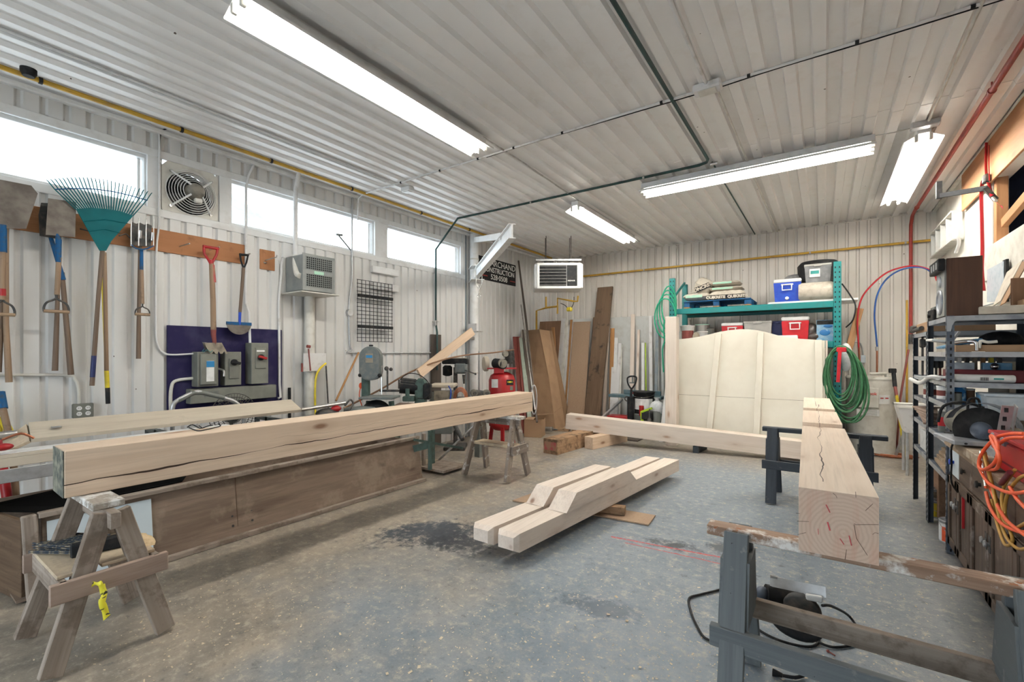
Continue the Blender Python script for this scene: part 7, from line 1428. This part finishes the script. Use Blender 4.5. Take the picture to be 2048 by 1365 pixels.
m = MB(); P4 = [PX(1988, 613, 1.28), PX(2004, 602, 1.28), PX(2048, 520, 1.38), PX(2016, 545, 1.38)]; m.plate(P4, .008); item('cardboard_sheet', 'folded cardboard sheet leaning on the right wall above the shelving', 'cardboard', m, 'concrete_bag')
m = MB(); P4 = [PX(2001, 612, 1.25), PX(2012, 606, 1.25), PX(2060, 520, 1.33), PX(2046, 524, 1.33)]; m.plate(P4, .006); item('cardboard_sheet', 'second cardboard sheet leaning in front of the first', 'cardboard', m, 'cardboard')
m = MB(); m.box((1.28, 4.98 + .1, zc + .17), (.2, .02, .22), .4, .003); item('brown_board', 'dark tan board standing at the right end of the shelving top', 'board', m, 'brown_ply')
# near shelves: level 1.605
z = 1.606
m = ybox(.87, 1.32, 4.99, 5.16, z, z + .055, .003); item('long_carton', 'long tan carton on the upper shelf of the near unit', 'carton', m, 'cardboard')
t = thing('white_faucet', 'white and chrome tap fitting lying on the long tan carton', 'faucet', (.98, 5.03, z + .05)); m = MB(); m.tube(smooth_path([(.86, 5.0, z + .075), (.93, 5.0, z + .085), (.975, 4.985, z + .08), (.985, 4.98, z + .05), (.985, 4.975, z + .01)], 4), .013, 8); m.build('spout', 'chrome', t); m = MB(); m.tube(smooth_path([(1.0, 4.985, z + .03), (1.01, 4.985, z + .085), (1.05, 4.985, z + .075), (1.10, 4.985, z + .08)], 4), .012, 8); m.build('lever', 'off_white', t); m = MB(); m.bb(.955, 1.03, 4.965, 4.99, z - .002, z + .004); m.build('base_plate', 'chrome', t)
for i, (x, y, mt, lb) in enumerate(((.95, 5.35, 'light_blue', 'pale blue blister pack on the upper shelf'), (1.02, 5.30, 'blue_box', 'blue packet leaning behind the tap fitting'), (.92, 5.60, 'label_white', 'white packet near the back of the upper shelf'))):
    m = MB(); m.obox((x, y, z + .07 + .01 * i), V((.9, .1, .25 - .2 * i)).normalized(), V((-.1, .9, 0)).normalized(), V((-.25 + .2 * i, 0, .9)).normalized(), .26, .16, .02, .004); item('blister_pack', lb, 'packet', m, mt)
m = MB(); m.beam((.86, 5.2, z + .05), (.93, 5.22, z + .17), .02, .015); item('grey_lever', 'grey plastic lever sticking up among the packets on the upper shelf', 'lever', m, 'shelf_edge')
m = MB(); m.ball((1.22, 5.45, z + .09), .14, (1, 1, .6)); item('dark_cloth', 'dark cloth heap at the back of the upper shelf', 'cloth', m, 'black')
# level 1.365
z = 1.366
m = ybox(.84, 1.36, 5.12, 5.28, z, z + .095, .003); item('dark_red_box', 'long dark red box on the shelf below the tap', 'box', m, 'dark_red')
t = thing('sealant_tube', 'white caulking tube with barcode lying along the shelf front', 'tube', (1.0, 5.02, z)); m = MB(); m.lathe((.84, 5.02, z + .033), [(.030, 0), (.030, .355), (.026, .362)], 18, axis=(1, 0, 0)); m.build('cartridge', 'label_white', t); m = MB(); m.cyl((.84, 5.02, z + .033), (.62, 5.02, z + .037), .012, .004); m.build('nozzle', 'white_metal', t)
m = MB(); 
for k in range(7): m.box((1.01 + .007 * k, 4.9905, z + .03), (.003 + .002 * (k % 2), .002, .024))
m.build('barcode', 'black', t); m = MB(); m.box((1.11, 4.9905, z + .032), (.055, .002, .012)); m.build('print_line', 'label_teal', t)
for i, (x, mt, lb) in enumerate(((.96, 'clear_plastic', 'clear packet behind the dark red box, left'), (1.18, 'light_blue', 'blue packet with a bright ball behind the dark red box'))):
    m = ybox(x - .08, x + .09, 5.36, 5.42, z, z + .15, .004); item('small_packet', lb, 'packet', m, mt)
m = MB(); m.ball((1.16, 5.33, z + .12), .028); item('chrome_ball', 'small shiny ball in front of the blue packet', 'ball', m, 'chrome')
for k in range(7): m = ybox(.93 + .05 * k, .955 + .05 * k, 5.55, 5.6, z + .0, z + .19, .002); item('hanging_tool', 'tool with pale handle lined up at the back, number %s from left' % ('one', 'two', 'three', 'four', 'five', 'six', 'seven')[k], 'tool', m, ('handle_wood', 'label_white', 'dark_iron', 'rag', 'handle_orange', 'yellow', 'dark_iron')[k])
# levels 1.185 and below
z = 1.186
def jar(label, x, y, r, h, mt, lid='white_metal', nm='paint_jar', lab=None, group=None, z=None):
    zz = z; t = thing(nm, label, 'can', (x, y, zz), group); m = MB(); m.lathe((x, y, zz), [(r, 0), (r, h * .9), (r * .9, h * .93)], 22); m.build('body', mt, t); m = MB(); m.lathe((x, y, zz + h * .9), [(r * 1.03, 0), (r * 1.03, h * .09), (r * .8, h * .1)], 22); m.build('lid', lid, t)
    if lab: m = MB(); m.lathe((x, y, zz + h * .25), [(r * 1.01, 0), (r * 1.01, h * .4)], 22, flat=False); m.build('label', lab, t)
jar('blue paint can inside the open side of the near unit', .90, 5.10, .05, .15, 'blue_box', z=z)
jar('light blue paint can behind the blue one', .92, 5.30, .055, .15, 'light_blue', z=z); jar('white and red tin on the shelf under the sealant tube', .89, 5.55, .05, .12, 'label_white', lab='rust_red', z=z)
jar('stack of pale blue lids on the lower middle shelf', 1.06, 5.05, .065, .10, 'light_blue', 'light_blue', z=z); jar('brown jar beside the pale blue lids', .97, 5.2, .05, .12, 'brown_ply', z=z)
jar('dark can near the post on the lower middle shelf', .88, 5.02 + .0, .03, .10, 'grey_box_dark', 'black', z=z)
jar('tan jar at the back of the lower middle shelf', 1.2, 5.4, .06, .15, 'concrete_bag', z=z)
z = .901
jar('dark spray can with red cap ring in the near unit', .88, 5.50, .038, .20, 'grey_box_dark', 'off_white', 'spray_can', 'cooler_red', z=z)
m = MB(); m.ball((.90, 5.18, z + .05), .06, (1, 1.5, .8)); item('brown_rag', 'small brown rag beside the red-ringed spray can', 'rag', m, 'rag')
z = .601
for k in range(4): m = MB(); m.box((1.0 + .01 * k, 5.3 + .03 * k, z + .02 + .034 * k), (.34 - .03 * k, .72 - .05 * k, .03), .03 * k - .04, .002); item('board_offcut', ('lowest board', 'second board', 'third board', 'top board')[k] + ' of the stack on the low shelf of the near unit', 'board', m, 'counter_top', 'boards stacked in the near unit')
z = 0.001
def tin(label, x, y, r, h, labm, z0, rust=None):
    t = thing('paint_tin', label, 'tin', (x, y, z0)); m = MB(); m.lathe((x, y, z0), [(r * .98, 0), (r, .01), (r, h - .012), (r * 1.03, h - .01), (r * 1.03, h), (r * .85, h), (r * .84, h - .01), (0, h - .01)], 26); m.build('can', 'galvanised', t)
    m = MB(); m.lathe((x, y, z0 + .015), [(r * 1.012, 0), (r * 1.012, h - .04)], 26); 
    m.build('label', labm, t)
    if rust: 
        m = MB(); n = 7; A_ = [math.radians(-60 + 9 * i) for i in range(n)]; vs_ = [V((x + r * 1.02 * math.cos(a_), y + r * 1.02 * math.sin(a_), zz)) for zz in (z0 + .02, z0 + h - .05) for a_ in [math.radians(-150 + 12 * i) for i in range(n)]]; m.add(vs_, [(i, i + 1, n + i + 1, n + i) for i in range(n - 1)]); m.build('label_patch', rust, t)
    m = MB(); m.tube([V((x + r * 1.04 * math.cos(a_), y + r * 1.04 * math.sin(a_), z0 + h * .88 - .08 * math.sin((a_ + 3.0) * 1.05))) for a_ in [math.radians(-172 + 18 * i) for i in range(10)]], .0025, 5); m.build('wire_handle', 'steel', t)
    return t
q = PZ(1880, 1088, 0); tt_ = tin('white paint tin with orange label patch, lower of two by the cabinet', q.x + .09, q.y + .07, .085, .19, 'label_white', .001, 'orange_cord')
tin('bare metal paint tin behind the white one, under the near shelving', .95, 5.32, .085, .20, 'shelf_edge', .001); tin('bare metal paint tin stacked on another under the near shelving', .95, 5.32, .085, .19, 'shelf_edge', .205)
tin('stained paint tin at the back under the near shelving', 1.0, 5.58, .09, .22, 'rag', .001); tin('yellow-labelled tin on the floor under the far shelving', .90, 5.98, .055, .17, 'yellow', .001); tin('small rusty tin stacked over the yellow-labelled one', .90, 5.98, .05, .10, 'rag', .18)
# far unit contents
jar('white carton-like tin with red side in the far unit', .90, 6.2, .06, .14, 'label_white', lab='rust_red', z=1.141)
for k in range(5): m = MB(); m.box((.98, 6.2 + .01 * k, .903 + .014 + .024 * k), (.30, .66, .02), .05 * k - .1, .002); item('thin_board', ('bottom', 'second', 'third', 'fourth', 'top')[k] + ' thin weathered board of the pile in the far unit', 'board', m, 'weathered_pink', 'thin boards in the far unit')
m = ybox(.84, 1.1, 5.95, 6.4, .602, .80, .01); item('white_sack', 'white paper sack on the low shelf of the far unit', 'sack', m, 'bag_white')
m = ybox(.9, 1.3, 5.85, 6.5, .02, .56, .005); item('brown_crate', 'dark brown crate on the floor under the far unit', 'crate', m, 'brown_ply')
# bar clamps hung on the far unit
for k, (u, v0, v1) in enumerate(((1845, 673, 760), (1862, 714, 752), (1872, 714, 750), (1880, 714, 760))):
    t = thing('bar_clamp', ('leftmost', 'second', 'third', 'rightmost')[k] + ' of the dark bar clamps hanging inside the shelving', 'clamp', PT(u, v1, 4.8)); m = MB(); m.cyl(PT(u, v0, 4.8), PT(u, v1, 4.8), .010); m.build('bar', 'rust_red' if k % 2 else 'dark_iron', t); m = MB(); m.box(PT(u, v0 + 14, 4.8), (.05, .05, .09), 0, .01); m.build('jaw', 'dark_iron', t)
m = MB(); m.tube([(.80, 6.62, 1.83), (.80, 6.3, 1.84), (.80, 6.0, 1.845)], .02, 8); m.box((.80, 6.5, 1.86), (.05, .12, .06), 0, .01); item('clamp_rail', 'dark metal clamp lying along the top edge of the far unit', 'clamp', m, 'dark_iron')
m = MB(); m.tube(smooth_path([(.79, 6.6, 1.31), (.79, 6.0, 1.30), (.80, 5.6, 1.375), (.79, 5.15, 1.39)], 5), .02, 8); item('white_hose', 'ribbed white tube resting along the side of the shelves', 'tube', m, 'white_metal')
# ------------------------------------------------------------------ base cabinet with counter
CX = .82; cy0, cy1 = 2.65, 4.92; ch = .875
t = thing('base_cabinet', 'worn dark wooden base cabinet with doors and drawers along the right wall', 'cabinet', (1.15, 3.8, 0))
m = MB(); m.bb(CX + .02, XR, cy0, cy1, .09, ch, .003); m.bb(CX + .08, XR, cy0, cy1, 0, .09); m.build('carcass', 'cabinet_wood', t)
yd = cy1 - .01; k = 0
widths = [.30, .36, .42, .42, .42, .30]
for w in widths:
    y1_ = yd; y0_ = yd - w + .012; c_ = (y0_ + y1_) / 2
    m = MB(); m.bb(CX, CX + .02, y0_, y1_, .66, ch - .02, .005, long=1); d = m.build('drawer', 'foam' if k == 0 else 'cabinet_wood', t)
    m = MB(); m.lathe((CX, c_, .765), [(.012, 0), (.012, .012), (.024, .016), (.02, .028)], 14, axis=(-1, 0, 0)); m.build('knob', 'bright_blue' if k == 0 else 'dark_iron', d)
    m = MB(); m.bb(CX, CX + .02, y0_, y1_, .10, .645, .004, long=2); d = m.build('door', 'cabinet_wood', t)
    m = MB()
    for (a0, a1, b0, b1) in ((y0_, y0_ + .06, .10, .645), (y1_ - .06, y1_, .10, .645), (y0_, y1_, .10, .165), (y0_, y1_, .58, .645)): m.bb(CX - .012, CX, a0, a1, b0, b1, .004)
    m.build('raised_frame', 'cabinet_wood', d)
    m = MB(); kz = y1_ - .03 if k % 2 else y0_ + .03; m.lathe((CX - .012, kz, .47), [(.010, 0), (.010, .012), (.022, .018), (.018, .028)], 14, axis=(-1, 0, 0)); m.build('knob', 'galvanised', d); m = MB(); m.bb(CX - .015, CX - .011, kz - .02, kz + .02, .42, .52); m.build('back_plate', 'dark_iron', d)
    yd -= w; k += 1
m = MB(); m.bb(CX - .001, CX - .014, 4.44, 4.452, .36, .58); m.build('red_paint_mark', 'red_strap', t)
m = MB(); m.bb(CX - .03, XR, cy0, cy1, ch, ch + .04, .004, long=1); one('worktop', 'worn wooden worktop over the dark base cabinet', 'worktop', m, 'counter_top')
zc = ch + .041
m = MB(); a = PZ(1925, 905, zc); m.box((a.x + .08, 4.2, zc + .03), (.2, .9, .055), 0, .003); m.g = [(q[1], q[0], q[2]) for q in m.g] ; one('wood_beam', 'thick light board lying along the front of the worktop', 'board', m, 'counter_top')
# chop saw
c = PT(1960, 850, 3.25); t = thing('chop_saw', 'dusty chop saw with a big black cutting disc on the worktop', 'saw', (c.x + .1, c.y + .05, zc))
fdir = V((c.x, c.y, 0)).normalized(); fn_ = -fdir; sdd = V((fdir.y, -fdir.x, 0)); ax_ = (fn_ * .9 - sdd * .35).normalized()
cc = PT(1964, 862, 3.05); m = MB(); m.lathe(cc, [(.0, -.004), (.155, -.004), (.155, .004), (.0, .004)], 36, axis=ax_); m.build('disc', 'black', t)
m = MB(); m.lathe(cc + ax_ * .006, [(.06, 0), (.055, .015), (.02, .03), (0, .032)], 22, axis=ax_); m.build('arbor_flange', 'gunmetal', t)
m = MB(); side2 = ax_.cross(Z1).normalized(); gp_ = [cc - ax_ * .05 + (side2 * math.cos(a_) + Z1 * math.sin(a_)) * .185 for a_ in [math.radians(20 + 14 * i) for i in range(13)]]
gi = [cc - ax_ * .05 + (side2 * math.cos(a_) + Z1 * math.sin(a_)) * .04 for a_ in [math.radians(20 + 14 * i) for i in range(13)]]; vv = gp_ + gi + [p + ax_ * .09 for p in gp_]; n = 13; m.add(vv, [(i, i + 1, 2 * n + i + 1, 2 * n + i) for i in range(n - 1)], None, True); m.build('blade_guard', 'gunmetal', t)
mc = PT(1921, 842, 3.3); m = MB(); m.lathe(mc - ax_ * .10, [(.0, 0), (.06, .01), (.085, .05), (.085, .13), (.06, .17), (0, .18)], 26, axis=ax_); m.build('motor', 'grinder_beige', t)
m = MB(); m.tube(smooth_path([mc + V((-.12, 0, -.02)), mc + V((-.09, 0, .10)), mc + V((.02, 0, .135)), mc + V((.12, 0, .10))], 4), .010, 8); m.tube(smooth_path([mc + V((.02, -.1, .05)), mc + V((.02, -.12, .16)), mc + V((.07, -.1, .17)), mc + V((.09, -.06, .1))], 4), .008, 8); m.build('handle', 'black_plastic', t)
m = MB(); m.box((cc.x + .02, cc.y + .06, zc + .085), (.42, .34, .03), .15, .005); m.bb(cc.x - .02, cc.x + .06, cc.y + .08, cc.y + .16, zc + .09, cc.z - .02, .008); m.build('base', 'shelf_edge', t)
m = MB(); m.tube(smooth_path([mc + V((-.02, -.10, -.13)), PT(1935, 888, 3.0), PT(1905, 890, 3.1), PT(1903, 930, 3.15), PT(1903, 965, 3.2), PX(1915, 985, .80)], 5), .006, 6); m.build('power_cord', 'black', t)
# angle with slots, tub, clutter on the worktop
m = MB(); a0 = PT(2005, 870, 2.9); a1 = PT(2016, 812, 2.85); m.beam(a0, a1, .055, .006, up=(0, -1, 0)); m.beam(a0 + V((.04, .02, 0)), a1 + V((.04, .02, 0)), .006, .06, up=(0, -1, 0)); t = thing('slotted_angle', 'upright slotted steel angle piece right of the cutting disc', 'bracket', a0); m.build('angle', 'galvanised', t)
m = MB()
for f in (.25, .55, .85): m.box(a0.lerp(a1, f) + V((-.005, -.006, 0)), (.018, .004, .028))
m.build('slot', 'black', t)
q = PT(2005, 830, 3.45); t = thing('plastic_tub', 'clear pale blue plastic tub with lid on the shelf end above the worktop', 'tub', (q.x, q.y, zc)); w, h = .26, .17; z0 = PT(2005, 832, 3.45).z - .02
P_ = [];
for z, k in ((0, .80), (h, 1.0)):
    for sx, sy in ((-1, -1), (1, -1), (1, 1), (-1, 1)): P_.append(V((q.x + .02 + sx * w / 2 * k, q.y + sy * .1 * k, z0 + z)))
m = MB(); m.add(P_, [(0, 3, 2, 1), (4, 5, 6, 7)] + [(i, (i + 1) % 4, 4 + (i + 1) % 4, 4 + i) for i in range(4)]); m.build('body', 'clear_plastic', t); m = MB(); m.box((q.x + .02, q.y, z0 + h + .008), (w * 1.08, .22, .022), 0, .006); m.build('lid', 'clear_plastic', t)
m = MB(); m.box((q.x + .06, q.y + .02, (zc + z0) / 2), (.44, .26, z0 - zc - .002), 0, .004); one('wood_box', 'dark wooden box on the worktop carrying the clear tub', 'box', m, 'grey_plank')
r_ = random.Random(11)
for k, (nm, lb, mt) in enumerate((('rag', 'crumpled grey rag on the worktop right of the slotted angle', 'rag'), ('sanding_block', 'orange-brown sanding block amid the worktop clutter', 'copper'), ('sanding_sponge', 'pinkish sponge on the worktop clutter', 'cardboard'), ('tin_lid', 'small tin lid on the worktop clutter', 'shelf_edge'))):
    q = PT(2020 + 8 * (k % 3), 862 + 5 * (k // 2), 2.9 + .1 * k); m = MB(); m.ball((q.x, q.y, q.z), .035 + .008 * (k == 0), (1.3, 1.1, .6)); one(nm, lb, 'clutter', m, mt)
m = MB(); m.box((1.10, 3.75, zc + .06), (.5, .55, .11), .1, .01); one('clutter_tray', 'low metal tray of small parts behind the red toolbox', 'tray', m, 'shelf_edge')
m = MB(); q = PT(1908, 868, 3.45); m.box((q.x, q.y, q.z), (.10, .06, .02), .2, .003); m.box((q.x + .03, q.y + .02, (q.z + zc) / 2), (.06, .05, q.z - zc - .02)); one('small_block', 'small dark block at the near left corner of the worktop', 'block', m, 'black_plastic')
m = MB(); q = PT(1918, 862, 3.6); m.lathe((q.x, q.y, zc), [(.035, 0), (.035, .12)], 16); one('small_tin', 'small red and white tin behind the chop saw', 'tin', m, 'label_white')
# red toolbox with cords
q = PX(2010, 940, CX + .0); 
t = thing('red_toolbox', 'dark red metal toolbox at the edge of the worktop wrapped in orange cord', 'toolbox', (1.05, 3.25, zc)); ya, yb3 = PX(1985, 905, .86).y, 3.0
m = MB(); m.bb(.84, 1.2, 2.9, ya - .05, zc + .002, zc + .19, .02); m.build('body', 'red_paint', t); m = MB(); m.bb(.83, 1.21, 2.89, ya - .04, zc + .19, zc + .215, .008); m.build('lid', 'red_paint', t)
for yy in (ya - .15, ya - .32): m = MB(); m.box((.84, yy, zc + .185), (.03, .05, .05), 0, .006); m.build('latch', 'shelf_edge', t)
m = MB(); m.bb(.838, .842, 2.95, ya - .08, zc + .06, zc + .07); m.build('groove', 'dark_red', t)
def cordpath(pts, x): return smooth_path([PX(u, v, x - dx) for (u, v, dx) in pts], 6)
t = thing('extension_cord', 'thick orange extension cord looped over the red toolbox and cabinet front', 'cord', PX(1990, 950, .76), 'extension cords hanging on the cabinet')
for pts in ([(2048, 868, -.02), (2020, 868, -.02), (1995, 875, .0), (1975, 892, .02), (1960, 915, .04), (1958, 935, .05), (1968, 940, .05), (1990, 925, .06), (1996, 900, .05), (1990, 878, .04), (1982, 872, .02), (1985, 885, .04), (1999, 915, .06), (1993, 938, .05), (1975, 940, .04)],
            [(1960, 940, .04), (1975, 965, .05), (2000, 980, .05), (2025, 987, .05), (2055, 984, .05)], [(2050, 876, -.01), (2015, 878, .0), (1990, 895, .02)],
            [(1972, 985, .03), (1980, 1015, .04), (2000, 1045, .05), (2030, 1062, .05), (2055, 1065, .05)], [(1975, 960, .02), (1990, 1000, .03), (2012, 1040, .05), (2055, 1075, .06)], [(2020, 975, .04), (2035, 1000, .05), (2055, 1020, .05)]):
    m = MB(); m.tube(cordpath(pts, .80), .0085, 8); m.build('strand', 'orange_cord', t)
t = thing('extension_cord', 'yellow-brown extension cord hanging in loops down the cabinet front', 'cord', PX(1990, 1000, .76), 'extension cords hanging on the cabinet')
plain('ochre_cord', (.50, .28, .05), .5, c2=(.4, .22, .04))
for pts in ([(1966, 900, .02), (1975, 940, .03), (1985, 975, .03), (1995, 1020, .04), (2010, 1070, .04), (2035, 1098, .05), (2060, 1095, .05)], [(1970, 905, .01), (1990, 990, .02), (2005, 1035, .03), (2020, 1060, .04), (2055, 1045, .05)], [(2055, 950, .03), (2035, 960, .03), (2015, 990, .03), (2010, 1030, .03), (2025, 1080, .04), (2010, 1090, .04), (1995, 1050, .03), (1983, 1000, .02)], [(2030, 940, .02), (2008, 975, .02), (2004, 1010, .03), (2018, 1050, .03)]):
    m = MB(); m.tube(cordpath(pts, .80), .0075, 8); m.build('strand', 'ochre_cord', t)
m = MB(); m.tube([PX(1963, 905, .78), PX(1974, 975, .76)], [.012, .014], 10); one('chrome_tube', 'shiny chrome tube hanging among the orange cords', 'tube', m, 'chrome')
m = MB(); m.tube([PX(2002, 968, .76), PX(2020, 945, .74)], .012, 8); one('cord_plug', 'dark red and black cord plug in front of the red toolbox', 'plug', m, 'dark_red')
# ------------------------------------------------------------------ right wall fittings
t = thing('steel_bracket', 'dark steel arm bracket projecting from the right wall under the header', 'bracket', (1.3, 7.0, 3.4))
b0, b1 = PY(1878, 392, 7.15), PX(1976, 376, XR - .04); m = MB(); m.beam(b0, b1, .035, .05); m.build('arm', 'black_plastic', t); m = MB(); m.beam(PY(1878, 397, 7.15), PY(1878, 364, 7.15), .05, .05); m.build('upright_plate', 'black_plastic', t)
m = MB(); m.beam(PX(1970, 376, 1.36), PX(1992, 400, 1.44), .03, .04); m.build('brace', 'dark_iron', t)
t = thing('ratchet_strap', 'red ratchet strap looped over the header with a long hanging tail', 'strap', PX(1970, 400, 1.4))
def sp_(u, v, x=1.405): return PX(u, v, x)
ribbon([sp_(1973, 285), sp_(1972, 330), sp_(1974, 362)], .030, (.83, .55, 0), 'red_strap', t, 'top_loop'); ribbon([sp_(1978, 290, 1.41), sp_(1978, 330, 1.41), sp_(1979, 362, 1.41)], .012, (.83, .55, 0), 'red_strap', t, 'top_loop')
ribbon([sp_(1968, 360), sp_(1963, 380), sp_(1964, 440), sp_(1965, 500), sp_(1964, 540), sp_(1968, 582)], .042, (.83, .55, 0), 'red_strap', t, 'tail'); ribbon([sp_(1977, 365), sp_(1984, 392)], .04, (.83, .55, 0), 'red_strap', t, 'short_strap'); ribbon([sp_(1990, 402, 1.41), sp_(2006, 416, 1.44)], .03, (0, .6, .6), 'red_strap', t, 'short_strap')
m = MB(); m.box(sp_(1972, 358), (.05, .09, .09), 0, .015); m.build('ratchet', 'dark_iron', t); m = MB(); m.tube([sp_(1986, 396), sp_(1992, 402)], .014, 8); m.build('strap_hook', 'steel', t)
# white louvred rack on the wall
t = thing('white_wall_rack', 'white slatted metal rack mounted on the right wall near the far corner', 'rack', (XR - .15, 8.6, 2.9))
def wr(u, v, x=XR - .02): return PX(u, v, x)
y0_, y1_ = wr(1925, 470).y, wr(1879, 470).y; zt_ = wr(1900, 446).z; zb = wr(1900, 498).z
for z in (zt_, zb): m = MB(); m.bb(XR - .13, XR - .01, y0_, y1_, z - .012, z + .012, .003, long=1); m.build('rail', 'off_white', t)
for k in range(5): y = y0_ + (y1_ - y0_) * k / 4; m = MB(); m.bb(XR - .12, XR - .02, y - .012, y + .012, zb, zt_, .003); m.build('slat', 'translucent', t)
m = MB(); m.tube(smooth_path([wr(1918, 448, XR - .10), wr(1914, 465, XR - .13), wr(1918, 485, XR - .1), wr(1912, 505, XR - .1)], 5), .018, 8); m.build('curved_tube', 'white_metal', t)
# spool in the loft
t = thing('white_spool', 'stack of white ribbed rolls stored in the loft opening', 'roll', (XR + .3, 6.0, LZ0))
for k in range(5): m = MB(); m.lathe((XR + .35 , 6.3 - .16 * k, LZ0 + .235), [(.22, -.07), (.235, -.05), (.235, .05), (.22, .07), (.1, .07)], 28, axis=(0, 1, 0)); m.build('roll', 'white_metal', t)
m = MB(); m.obox((XR + .3, 5.6, 3.05 + .25), Y1, X1, Z1, 1.6, .04, .02) ; 
# ------------------------------------------------------------------ circular saw and its cord on the floor, right foreground
q = PZ(1590, 1250, .0); c = V((q.x, q.y + .08, .0)); ax_s = V((.93, -.30, 0)).normalized(); ns = V((ax_s.y, -ax_s.x, 0)) * -1
t = thing('circular_saw', 'circular saw lying on the floor inside the near grey sawhorse', 'saw', c)
d0, d1 = PT(1540, 1163, 2.42), PT(1652, 1186, 2.25); pm = (d0 + d1) / 2; axp = (d1 - d0).normalized(); up2 = V((-.05, -.35, .94)).normalized(); 
m = MB(); m.beam(d0, d1, .006, .05, up=(0, .5, 1)); m.build('base_shoe', 'galvanised', t)
m = MB(); m.beam(d0 + V((.0, .02, .015)), d1 + V((0, .02, .0)), .03, .018, up=(0, .5, 1), bev=.005); m.build('shoe_edge', 'chrome', t)
bc = pm + V((0, .0, -.10)); m = MB(); m.lathe(bc + V((.02, -.05, 0)), [(.0, 0), (.08, .0), (.085, .02), (.08, .04), (0, .045)], 26, axis=(0.2, 1, .3)); m.build('blade_guard', 'dark_iron', t)
m = MB(); m.cyl(bc + V((-.14, .0, .02)), bc + V((.02, .06, .0)), .05, n=18); m.build('motor', 'black_plastic', t); m = MB(); m.ball(bc + V((-.155, 0, .02)), .035, (1, 1, 1)); m.build('motor_cap', 'gunmetal', t)
m = MB(); m.tube(smooth_path([bc + V((-.14, -.02, -.02)), bc + V((-.06, -.08, -.09)), bc + V((.06, -.08, -.10)), bc + V((.13, -.03, -.03))], 5), .022, 10); m.build('handle', 'black_plastic', t)
m = MB(); m.box(PT(1628, 1197, 2.25), (.07, .02, .03), .2, .012); m.build('depth_lever', 'label_white', t)
t = thing('extension_cord', 'black power cord winding on the floor around the near grey sawhorse, plug at front', 'cord', PZ(1400, 1200, 0))
m = MB(); m.tube(smooth_path([PZ(1468, 1168, .01), PZ(1440, 1180, .01), PZ(1400, 1190, .01), PZ(1378, 1198, .01), PZ(1382, 1225, .01), PZ(1395, 1255, .01), PZ(1412, 1278, .01), PZ(1450, 1290, .01)], 6), .007, 8)
m.tube(smooth_path([PZ(1500, 1240, .01), PZ(1520, 1262, .01), PZ(1560, 1282, .01), PZ(1610, 1294, .01), PZ(1635, 1288, .01), PZ(1636, 1265, .012), PZ(1625, 1240, .02), PZ(1612, 1225, .03)], 6), .007, 8)
m.tube(smooth_path([PZ(1608, 1255, .01), PZ(1625, 1278, .012), PZ(1665, 1295, .01), PZ(1710, 1290, .01), PZ(1729, 1282, .01)], 6), .007, 8)
m.tube(smooth_path([PT(1645, 1212, 2.2), PT(1665, 1214, 2.35), PZ(1700, 1235, .02), PZ(1729, 1282, .01)], 6), .007, 8); m.build('cable', 'black', t)
m = MB(); m.tube(smooth_path([PZ(1607, 1352, .015), PZ(1590, 1356, .015), PZ(1565, 1352, .015)], 4), .008, 8); m.tube([PZ(1565, 1352, .015), PZ(1545, 1345, .015)], [.010, .018], 8); m.build('plug', 'black_plastic', t)
m = MB(); m.tube([PZ(1656, 1303, .006), PZ(1670, 1312, .006)], .004, 6); m.ball(PZ(1656, 1303, .007), .008); one('red_pencil', 'tiny red-ended pencil stub on the floor near the black cord', 'pencil', m, 'rust_red')
